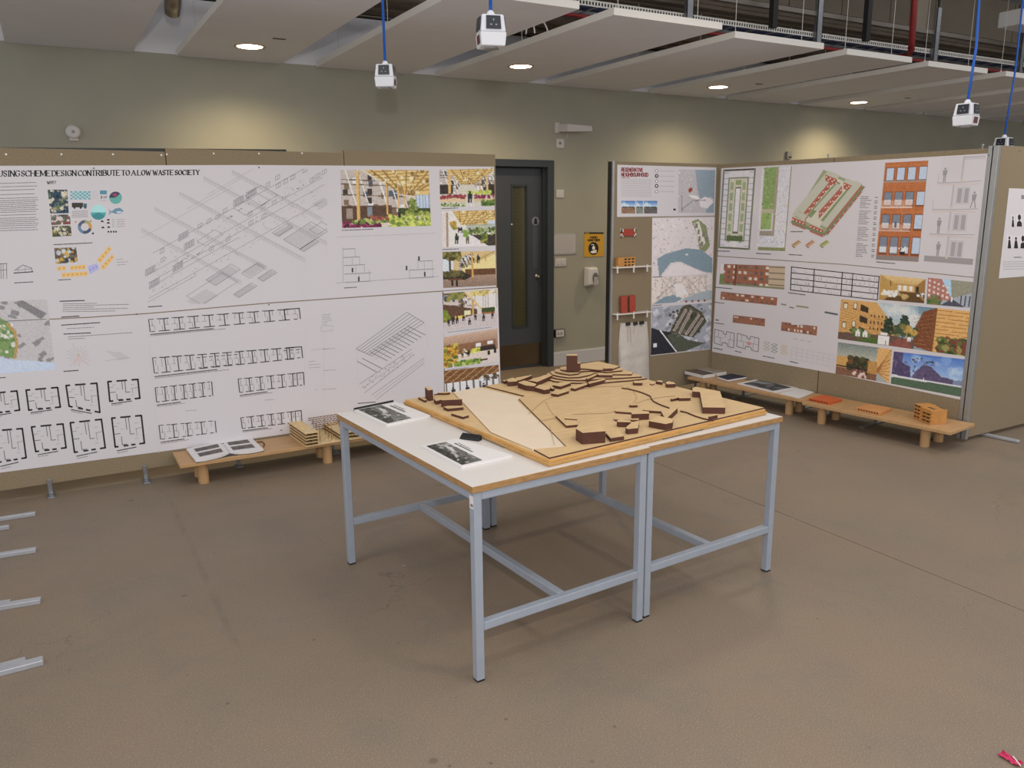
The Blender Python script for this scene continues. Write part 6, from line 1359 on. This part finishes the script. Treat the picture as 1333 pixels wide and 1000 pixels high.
block(.004, .006, .085, DP-.012, 4)
block(.24, .03, .10, DP-.06, 2); block(.345, .02, .09, DP-.05, 3)
rr_ = random.Random(3)
for i in range(26):
    a, b = .105+rr_.random()*.12, .015+rr_.random()*(DP-.05); w_, d_ = rr_.uniform(.008, .026), rr_.uniform(.006, .012)
    slab_(a, b, w_, d_, .0052, rr_.uniform(.004, .010), 'low_wall')
for i in range(12):
    a, b = .008+rr_.random()*.07, .01+rr_.random()*(DP-.03); MB().obox(FP(a, b, .0052+4*FH), e1*.012, e2*.006, (0, 0, rr_.uniform(.006, .016))).build('roof_fitting', M_lam, fm)
for j, (b, z) in enumerate(((.07, .118), (.13, .128), (.19, .138), (DP-.012, .150))):
    mb = MB(); n = 26
    for i in range(n):
        a0_, a1_ = .09+i*(EL-.12)/n, .09+(i+1)*(EL-.12)/n; zz = (z, z-.012) if i % 2 else (z-.012, z)
        mb.bar(FP(a0_, b, zz[0]), FP(a1_, b, zz[1]), .0028, .0028)
    mb.bar(FP(.085, b, z+.002), FP(EL-.03, b, z+.002), .003, .003); mb.bar(FP(.085, b, z-.014), FP(EL-.03, b, z-.014), .003, .003)
    mb.build('roof_truss', M_lamd, fm)
    for a in (.12, .2, .3, EL-.04): MB().bar(FP(a, b, .0052), FP(a, b, z-.015), .003, .003, up=(0, 1, 0)).build('truss_post', M_lamd, fm)

# ================================================================== things on the right-hand benches
def book(px, th, m, lab, cat='book', rim=None, name='book'):
    P_ = [onz(u, v, BZ+th) for u, v in px]
    t = empty(name, (sum(P_)/len(P_))*np.array((1, 1, 0))+np.array((0, 0, BZ)), lab, cat)
    if rim is None: MB().prism(P_, BZ+.0003).build('body', m, t, bevel=.001)
    else:
        MB().prism([q*np.array((1, 1, 0))+np.array((0, 0, BZ+th-.003)) for q in P_], BZ+.0003+.003).build('pages', M_paper2, t)
        MB().prism(P_, BZ+th-.003).build('cover', m, t); MB().prism([q*np.array((1, 1, 0))+np.array((0, 0, BZ+.0033)) for q in P_], BZ+.0003).build('back_cover', m, t)
    return t, P_
ZG = lambda x, y: (880+x/7.405, 470+y/7.405)
book([ZG(85, 92), ZG(205, 78), ZG(375, 118), ZG(262, 135)], .036, mat('dark_taupe_cover', rgb(96, 86, 78), .7), 'thick dark taupe book at the corner end of the bench', rim=1)
book([ZG(208, 72), ZG(330, 62), ZG(505, 98), ZG(395, 112)], .034, mat('grey_taupe_cover', rgb(158, 146, 132), .7), 'pale taupe book with white page edge behind the dark taupe one', rim=1)
book([ZG(402, 150), ZG(545, 118), ZG(680, 150), ZG(500, 180)], .022, mat('navy_cover', rgb(32, 44, 72), .45), 'navy blue hardback book with white pages on bench', rim=1)
t, P_ = book([ZG(588, 215), ZG(800, 170), ZG(1185, 262), ZG(962, 304)], .008, M_paper2, 'large white photo book with a dark landscape cover picture')
ff = lambda s, tt, o=0: P_[0]*(1-s)*(1-tt)+P_[1]*s*(1-tt)+P_[2]*s*tt+P_[3]*(1-s)*tt+np.array((0, 0, .0006))
p = Pic(40, 40, (60, 62, 66), 71); p.blobs(0, 0, 1, 1, 70, .08, [(38, 38, 42), (96, 98, 104), (70, 70, 70)]); p.poly([(.4, 0), (.8, .1), (.9, .5), (.6, .4)], (120, 124, 130)); p.noise(6); photo(ff, [(.10, .10), (.90, .10), (.90, .88), (.10, .88)], p, 'cover_photo', t)
flatquad([ZG(985, 312), ZG(1200, 266), ZG(1334, 300), ZG(1185, 360)], BZ+.003, BZ+.0003, 'paper_stack', M_paper2, label='plain white stack of paper between photo book and orange book', cat='paper')
def combed(px, th, m, lab, edge, mslot):
    t, P_ = book(px, th, m, lab)
    a, b = P_[edge[0]], P_[edge[1]]; d = b-a; n = np.array((-d[1], d[0], 0)); n /= np.linalg.norm(n)
    ctr = sum(P_)/4
    if n @ (ctr-a) > 0: n = -n
    for i in range(8):
        s0 = .08+i*.11; q = a+d*s0; mb = MB(); mb.obox(q+n*.0008-np.array((0, 0, th*.72)), d*.06, n*.0006, (0, 0, th*.52)); mb.build('slot', mslot, t)
    return t
ZH = lambda x, y: (860+x/3.251, 450+y/3.251)
combed([ZH(625, 222), ZH(690, 207), ZH(768, 226), ZH(715, 240)], .022, mat('orange_cover', rgb(206, 98, 46), .55), 'bright orange sketchbook with slotted spine on bench', (0, 3), mat('slot_brown', rgb(90, 46, 26), .7))
combed([ZH(828, 262), ZH(885, 246), ZH(980, 264), ZH(930, 284)], .022, mat('tan_cover', rgb(214, 150, 92), .55), 'tan slotted-spine sketchbook between orange book and block model', (0, 3), mat('slot_dark', rgb(60, 38, 24), .7))
# small plywood block model
zq = lambda x, y: (1160+x/7.705, 480+y/7.705)
M_bm = mat('block_model_ply', rgb(196, 140, 74), .6, vary=.12, scale=18)
b0 = onz(*zq(388, 566), BZ); bL = onz(*zq(208, 496), BZ); bR = onz(*zq(556, 556), BZ)
gx, gy = bL-b0, bR-b0; gl, gr = np.linalg.norm(gx), np.linalg.norm(gy); gx /= gl; gy /= gr; HM = .105
bm = empty('block_model', b0+gx*gl/2+gy*gr/2, 'small plywood apartment block model with dark balconies on bench', 'architectural model')
G = lambda a, b, z: b0+gx*a+gy*b+np.array((0, 0, BZ-b0[2]+z))
MB().obox(G(.004, .004, .0005), gx*(gl*.56-.004), gy*(gr-.004), (0, 0, HM-.004)).build('main_block', M_bm, bm, bevel=.001)
MB().obox(G(gl*.56, .012, .0005), gx*(gl*.44), gy*(gr-.02), (0, 0, HM+.002)).build('rear_wing', M_bm, bm, bevel=.001)
MB().obox(G(gl*.5, .0, .0005), gx*(gl*.10), gy*.012, (0, 0, HM-.002)).build('party_wall', M_bm, bm)
mb_d = mat('burnt_window', rgb(44, 26, 18), .8)
for i in range(4):
    for a0, a1 in ((.06, .24), (.28, .46), (.66, .80), (.84, .97)):
        if i == 3 and a0 < .3: continue
        z0 = .008+i*(HM/4.05); o_ = .0035 if a0 < .5 else .0115
        MB().obox(G(gl*a0, o_, z0), gx*gl*(a1-a0), -gy*.0006+gy*.0, (0, 0, HM/4*.58)).build('window', mb_d, bm)
        MB().obox(G(gl*a0, o_-.003, z0-.001), gx*gl*(a1-a0), gy*.003, (0, 0, .006)).build('balcony', M_bm, bm)
for i in range(4): MB().obox(G(gl*(.14+i*.1), gr*.30, HM-.0034), gx*gl*.055, gy*gr*.18, (0, 0, .0008)).build('roof_slot', mb_d, bm)
MB().obox(G(.02, gr*.9, HM-.0034), gx*gl*.3, gy*gr*.06, (0, 0, .0008)).build('roof_slot', mb_d, bm)
for z_l in range(1, 4): MB().obox(G(-.0002, 0, z_l*HM/4), gx*.0004, gy*.012, (0, 0, .003)).build('edge_slot', mb_d, bm)

# ================================================================== things on the short back board
M_brick = mat('red_brick_tile', rgb(166, 66, 48), .7, vary=.12, scale=30)
M_shelf = mat('white_shelf', rgb(226, 222, 216), .45)
def wbox(u0, v0, u1, v1, dep, off=0.0):
    """box standing off the back board between two pixel corners"""
    a, b = fM(u0, v1, off+dep), fM(u1, v0, off+dep); y1 = MBY-off
    return min(a[0], b[0]), y1-dep, a[2], max(a[0], b[0]), y1, b[2]
x0, y0, z0, x1, y1, z1 = wbox(810, 298, 826.5, 307.5, .018)
t = empty('wall_tile_model', ((x0+x1)/2, MBY-.01, z0), 'red tile model held by white corner brackets on the felt', 'model')
MB().box(x0, y0, z0, x1, y1-.0005, z1).build('tile', M_brick, t, bevel=.002)
for xx in (x0-.012, x1-.010):
    for zz in (z0-.006, z1-.022):
        m = MB(); m.box(xx, y0-.004, zz, xx+.022, y0-.0005, zz+.010 if zz < z0 else zz+.022); m.box(xx if xx < x0 else xx+.012, y0-.004, zz, (xx if xx < x0 else xx+.012)+.010, y1-.0005, zz+.026); m.build('bracket', M_shelf, t)
for (va, vb_, lab) in ((349.5, 346, 'upper white peg shelf with timber facade model'), (410, 406, 'lower white peg shelf with two red tiles')):
    p, q = fM(801.5, va, .06), fM(848, vb_, .06); z0 = (p[2]+q[2])/2
    t = empty('peg_shelf', ((p[0]+q[0])/2, MBY-.03, z0-.03), lab, 'shelf', 'white peg shelves on the felt')
    MB().box(p[0]+.004, MBY-.065, z0-.005, q[0], MBY-.0005, z0+.005).build('shelf_plate', M_shelf, t, bevel=.0015)
    for fx_ in (.05, .5, .88):
        x = p[0]+(q[0]-p[0])*fx_; MB().tube([(x, MBY-.06, z0-.045), (x, MBY-.06, z0+.016)], .007, 8).build('peg', M_shelf, t)
    if 'upper' in lab:
        x0, x1 = fM(804, 342, .05)[0]+.004, fM(827, 342, .05)[0]
        g = empty('facade_model', ((x0+x1)/2, MBY-.03, z0+.005), 'small timber facade model with dark window slots on the upper shelf', 'model')
        MB().box(x0, MBY-.052, z0+.0055, x1, MBY-.012, z0+.085).build('block', M_bm, g, bevel=.001)
        for i in range(3):
            for j in range(3): MB().box(x0+(x1-x0)*(.36+i*.21), MBY-.0528, z0+.012+j*.025, x0+(x1-x0)*(.36+i*.21+.13), MBY-.0522, z0+.024+j*.025).build('window', mb_d, g)
    else:
        for k_, (ua, ub, lb) in enumerate(((809, 816.8, 'upright red tile at the board-edge side of the lower shelf'), (820, 827.4, 'upright red tile nearer the aerial photo on the lower shelf'))):
            x0, x1 = fM(ua, 396, .04)[0], fM(ub, 396, .04)[0]
            m = MB(); m.obox((x0, MBY-.045, z0+.0055), (x1-x0, 0, 0), (0, .018, 0), (0, .012, .148)); m.build('red_tile', M_brick, bevel=.002, label=lb, cat='tile', group='red tiles on the shelf')
# cloth bag held by clips
n, mrow = 22, 34; M_cloth = mat('calico_cloth', rgb(206, 199, 190), .95, vary=.05, scale=30, bump=.5, bscale=140)
TLc, TRc, BRc, BLc = (807.5, 421), (842.5, 418.5), (846, 494), (804, 492)
vs = []; rq = random.Random(5); ph_ = [rq.uniform(0, 6) for _ in range(6)]
for j in range(mrow+1):
    for i in range(n+1):
        s, t_ = i/n, j/mrow; u, v = bil([TLc, TRc, BRc, BLc], s, t_)
        edge = (4*s*(1-s))**.5; belly = .010+.05*edge*math.sin(min(1, t_*1.05)*math.pi*.55)
        fold = .005*math.sin(9*s+3*t_+ph_[0])*(.4+t_)+.004*math.sin(26*t_+4*s+ph_[1])*math.exp(-((t_-.58)/.14)**2)+.003*math.sin(17*s-6*t_+ph_[2])*(1-t_)
        vs.append(fM(u+1.2*math.sin(6*t_+ph_[3])*(s-.5), v+1.5*math.sin(7*s+1)*(t_ > .9), belly+fold))
m = MB(); m.raw(vs, [(j*(n+1)+i, (j+1)*(n+1)+i, (j+1)*(n+1)+i+1, j*(n+1)+i+1) for j in range(mrow) for i in range(n)])
bk_ = [np.array((q[0], MBY-.002, q[2])) for q in vs]; rim_ = [j*(n+1) for j in range(mrow+1)]
m.raw([vs[r] for r in rim_]+[bk_[r] for r in rim_], [(j, j+1, len(rim_)+j+1, len(rim_)+j) for j in range(mrow)])
rim_ = [j*(n+1)+n for j in range(mrow+1)]; m.raw([vs[r] for r in rim_]+[bk_[r] for r in rim_], [(j+1, j, len(rim_)+j, len(rim_)+j+1) for j in range(mrow)])
rim_ = [mrow*(n+1)+i for i in range(n+1)]; m.raw([vs[r] for r in rim_]+[bk_[r] for r in rim_], [(j, j+1, len(rim_)+j+1, len(rim_)+j) for j in range(n)])
bagl = empty('cloth_bag', fM(825, 494, 0), 'white calico cloth bag hanging from three black clips', 'bag')
m.build('cloth', M_cloth, bagl, smooth=True)
m = MB(); f = lambda u, v: fM(u, v, .07)
for a, b in (((817, 426), (817.6, 446)), ((820.5, 425), (821, 452)), ((825.5, 425), (825, 434))):
    p, q = fM(*a, .03), fM(*b, .045); m.tube([p, (p+q)/2+np.array((0, -.004, 0)), q], .0018, 5)
m.build('stitching', mat('pinkish_thread', rgb(178, 150, 140), .9), bagl)
for u, v in ((817.5, 421.5), (827, 421), (835.5, 420)):
    p = fM(u, v, .02); d_ = np.array((.021, 0, .002)); m = MB()
    m.raw([p-d_+np.array((0, -.012, -.014)), p+d_+np.array((0, -.012, -.014)), p+d_+np.array((0, -.004, .012)), p-d_+np.array((0, -.004, .012)), p-d_+np.array((0, .012, -.014)), p+d_+np.array((0, .012, -.014)), p+d_+np.array((0, .006, .012)), p-d_+np.array((0, .006, .012))], [(0, 1, 2, 3), (5, 4, 7, 6), (0, 4, 5, 1), (3, 2, 6, 7), (1, 5, 6, 2), (4, 0, 3, 7)])
    m.build('clip', M_black, bagl, bevel=.001)

# ================================================================== fittings on the back wall
def W(u, v): return ony(u, v, WY)
def plate(u0, v0, u1, v1, d, name, m, lab, cat, bev=.003, part='plate'):
    a, b = ony(u0, v1, WY-d), ony(u1, v0, WY-d); t = empty(name, ((a[0]+b[0])/2, WY, a[2]), lab, cat)
    MB().box(a[0], WY-d, a[2], b[0], WY-.0005, b[2]).build(part, m, t, bevel=bev)
    return t, a, b
M_fit = mat('fitting_white', rgb(206, 202, 200), .45)
# bulkhead emergency light above the switch
a, b = W(722, 173), W(759, 163)
t = empty('emergency_light', ((a[0]+b[0])/2, WY, a[2]), 'white emergency light wedge above the door-side switch', 'light fitting')
m = MB(); m.raw([(a[0], WY-.0005, a[2]+.012), (b[0], WY-.0005, a[2]+.022), (b[0], WY-.0005, b[2]-.01), (a[0]+.02, WY-.0005, b[2]), (a[0]+.05, WY-.16, a[2]+.0), (b[0]+.01, WY-.16, a[2]+.014), (b[0]+.01, WY-.15, b[2]-.02), (a[0]+.06, WY-.15, b[2]-.01)], [(3, 2, 1, 0), (4, 5, 6, 7), (0, 1, 5, 4), (1, 2, 6, 5), (2, 3, 7, 6), (3, 0, 4, 7)])
m.build('housing', M_fit, t, bevel=.006)
MB().box(a[0]-.01, WY-.03, a[2]-.005, a[0]+.045, WY-.0005, b[2]+.01).build('wall_mount', M_fit, t, bevel=.004)
MB().tube([W(735, 174)-np.array((0, .04, 0)), W(737, 178)-np.array((0, .02, 0)), W(734.5, 182)-np.array((0, .012, 0))], .003, 6).build('cable', M_fit, t)
t, a, b = plate(724.6, 181, 734.5, 192.5, .012, 'fused_spur', M_fit, 'small white spur switch below the emergency light', 'switch'); MB().box(a[0]+.03, WY-.014, a[2]+.035, a[0]+.055, WY-.012, a[2]+.06).build('fuse_carrier', mat('fuse_grey', rgb(120, 112, 110), .5), t)
t, a, b = plate(724.6, 246.8, 734.4, 257.5, .012, 'blank_switch', M_fit, 'blank white switch plate halfway up beside the door', 'switch'); MB().box(a[0]+.022, WY-.016, a[2]+.022, b[0]-.022, WY-.012, b[2]-.022).build('rocker', M_fit, t, bevel=.002)
t, a, b = plate(720.5, 303.5, 750.5, 332, .008, 'clear_notice_holder', mat('clear_plastic', rgb(168, 166, 160), .2), 'framed grey notice beside the door', 'notice', .002, 'holder')
MB().box(a[0]+.012, WY-.0092, a[2]+.012, b[0]-.012, WY-.0084, b[2]-.012).build('notice_sheet', mat('grey_notice', rgb(186, 182, 180), .5), t)
fW = plane_fn((0, WY-.0094, 0), (0, -1, 0)); k = Ink(fW, .0002)
for y in (309, 313, 317, 321, 325): k.words(724, y, 724+rnd.uniform(12, 22), y, .7, (150, 148, 148), rnd)
k.build('notice_text', t)
for cx, cz in ((a[0]+.008, a[2]+.008), (b[0]-.008, a[2]+.008), (a[0]+.008, b[2]-.008), (b[0]-.008, b[2]-.008)): MB().tube([(cx, WY-.008, cz), (cx, WY-.012, cz)], .006, 10).build('corner_screw', M_galv, t)
t, a, b = plate(722.8, 336, 737.2, 347, .012, 'double_switch', M_fit, 'white double light switch under the framed notice', 'switch')
w_ = (b[0]-a[0])
for i in range(2): MB().box(a[0]+w_*(.14+i*.4), WY-.017, a[2]+.02, a[0]+w_*(.42+i*.4), WY-.012, b[2]-.02).build('rocker', M_fit, t, bevel=.002)
t, a, b = plate(722.6, 428.3, 735.6, 439.8, .03, 'power_outlet', M_black, 'low white power outlet in a dark back box by the door', 'power socket')
MB().box(a[0]+.012, WY-.034, a[2]+.004, b[0]-.012, WY-.030, b[2]-.004).build('face', M_fit, t, bevel=.002)
for i in range(2): MB().box(a[0]+.03+i*.04, WY-.0346, a[2]+.03, a[0]+.045+i*.04, WY-.034, a[2]+.05).build('socket_hole', mat('outlet_grey', rgb(110, 106, 108), .5), t)
# yellow hand sanitiser sign
t, a, b = plate(760.4, 302.3, 786, 334.8, .005, 'sanitiser_sign', mat('sign_yellow', rgb(212, 160, 32), .45), 'yellow hand sanitiser sign with black hand symbol', 'sign', .001, 'sign_panel')
fS = plane_fn((0, WY-.005, 0), (0, -1, 0)); k = Ink(fS, .0004)
k.rect(760.6, 302.4, 785.8, 304.6, (40, 34, 24)); k.text('HAND', 768.2, 310.4, 777.6, 310.4, 2.6, .75, (40, 34, 24)); k.text('SANITISER', 765.2, 314.0, 780.6, 314.0, 2.6, .75, (40, 34, 24)); k.words(762, 303.6, 767, 303.6, .7, (200, 160, 60), rnd)
k.build('sign_lettering', t)
k = Ink(fS, .0006); k.circ(772.6, 323.6, 6.6, (30, 28, 26), 28, 8.4); k.build('sign_roundel', t)
k = Ink(fS, .0008); Wt = (214, 206, 196)
k.fill([(768.8, 327.4), (773, 325.6), (776.6, 325.4), (776.6, 329), (772, 330), (769, 329)], Wt); k.fill([(771, 320.8), (774.6, 320.8), (774.6, 324.8), (771, 324.8)], Wt); k.line([(772.8, 320.8), (772.8, 318.4), (769.8, 318.6)], .9, Wt); k.build('hand_symbol', t)
# dispenser
a, b = ony(765.8, 374.5, WY-.09), ony(781.5, 347.5, WY-.09)
t = empty('soap_dispenser', ((a[0]+b[0])/2, WY, a[2]), 'white wall soap dispenser with grey lever under the yellow sign', 'dispenser')
w_, h_ = b[0]-a[0], b[2]-a[2]
m = MB(); m.raw([(a[0], WY-.0005, a[2]), (b[0], WY-.0005, a[2]), (b[0], WY-.0005, b[2]), (a[0], WY-.0005, b[2]), (a[0]+w_*.06, WY-.085, a[2]+h_*.12), (b[0]-w_*.06, WY-.085, a[2]+h_*.12), (b[0]-w_*.1, WY-.075, b[2]-h_*.06), (a[0]+w_*.1, WY-.075, b[2]-h_*.06)], [(3, 2, 1, 0), (4, 5, 6, 7), (0, 1, 5, 4), (1, 2, 6, 5), (2, 3, 7, 6), (3, 0, 4, 7)])
m.build('body', mat('dispenser_white', rgb(214, 212, 210), .35), t, bevel=.014, seg=3)
m = MB(); n_ = 16; c = np.array(((a[0]+b[0])/2+w_*.12, WY-.0875, a[2]+h_*.45))
m.poly([c+np.array((w_*.24*math.cos(2*math.pi*i/n_), 0, h_*.28*max(-.8, math.sin(2*math.pi*i/n_)))) for i in range(n_)]); m.build('lever_recess', mat('dispenser_grey', rgb(112, 110, 110), .4), t)
MB().box(c[0]-w_*.16, WY-.10, a[2]+h_*.08, c[0]+w_*.16, WY-.086, a[2]+h_*.5).build('push_lever', mat('dispenser_lever', rgb(178, 176, 174), .35), t, bevel=.006)
# round bell and small sensor
c = W(95, 172)
t = empty('wall_sounder', (c[0], WY, c[2]-.045), 'round white wall sounder high on the olive wall', 'alarm')
MB().tube([(c[0], WY-.0005, c[2]), (c[0], WY-.02, c[2]), (c[0], WY-.032, c[2]), (c[0], WY-.036, c[2])], [.052, .052, .046, .036], 28).build('body', M_fit, t, smooth=False)
MB().tube([(c[0], WY-.036, c[2]), (c[0], WY-.038, c[2])], .012, 16).build('centre_button', mat('sounder_grey', rgb(150, 148, 146), .5), t)
MB().box(c[0]-.03, WY-.02, c[2]-.062, c[0]+.03, WY-.0005, c[2]-.048).build('base_tab', M_fit, t)
t, a, b = plate(1024.8, 197.2, 1031.8, 206.8, .03, 'wall_sensor', mat('sensor_grey', rgb(150, 148, 142), .5), 'small grey sensor box on the wall above the corner boards', 'sensor', .004, 'box'); MB().box(a[0]+.02, WY-.032, a[2]+.012, b[0]-.012, WY-.030, a[2]+.03).build('lens', M_dark, t)
# pink wrapper on the floor
c = onz(1315, 990, 0)
t = empty('sweet_wrapper', (c[0], c[1], 0), 'crumpled shiny pink wrapper on the floor', 'litter')
rw = random.Random(9); m = MB(); n1, n2 = 7, 5; vs = []
ex = onz(1326, 997, 0)-onz(1304, 984, 0); ex /= np.linalg.norm(ex); ey = np.array((-ex[1], ex[0], 0))
for j in range(n2+1):
    for i in range(n1+1): vs.append(c+ex*((i/n1-.5)*.062)+ey*((j/n2-.5)*.030)+np.array((rw.uniform(-.002, .002), rw.uniform(-.002, .002), .002+rw.uniform(0, .010))))
m.raw(vs, [(j*(n1+1)+i, j*(n1+1)+i+1, (j+1)*(n1+1)+i+1, (j+1)*(n1+1)+i) for j in range(n2) for i in range(n1)])
o = m.build('foil', mat('pink_foil', rgb(205, 52, 100), .22, .35), t); sd = o.modifiers.new('thick', 'SOLIDIFY'); sd.thickness = .001
MB().bar(c+ex*.0+ey*.012+np.array((0, 0, .010)), c+ex*.034-ey*.004+np.array((0, 0, .004)), .004, .001).build('silver_edge', mat('foil_silver', rgb(220, 210, 205), .25, .7), t)
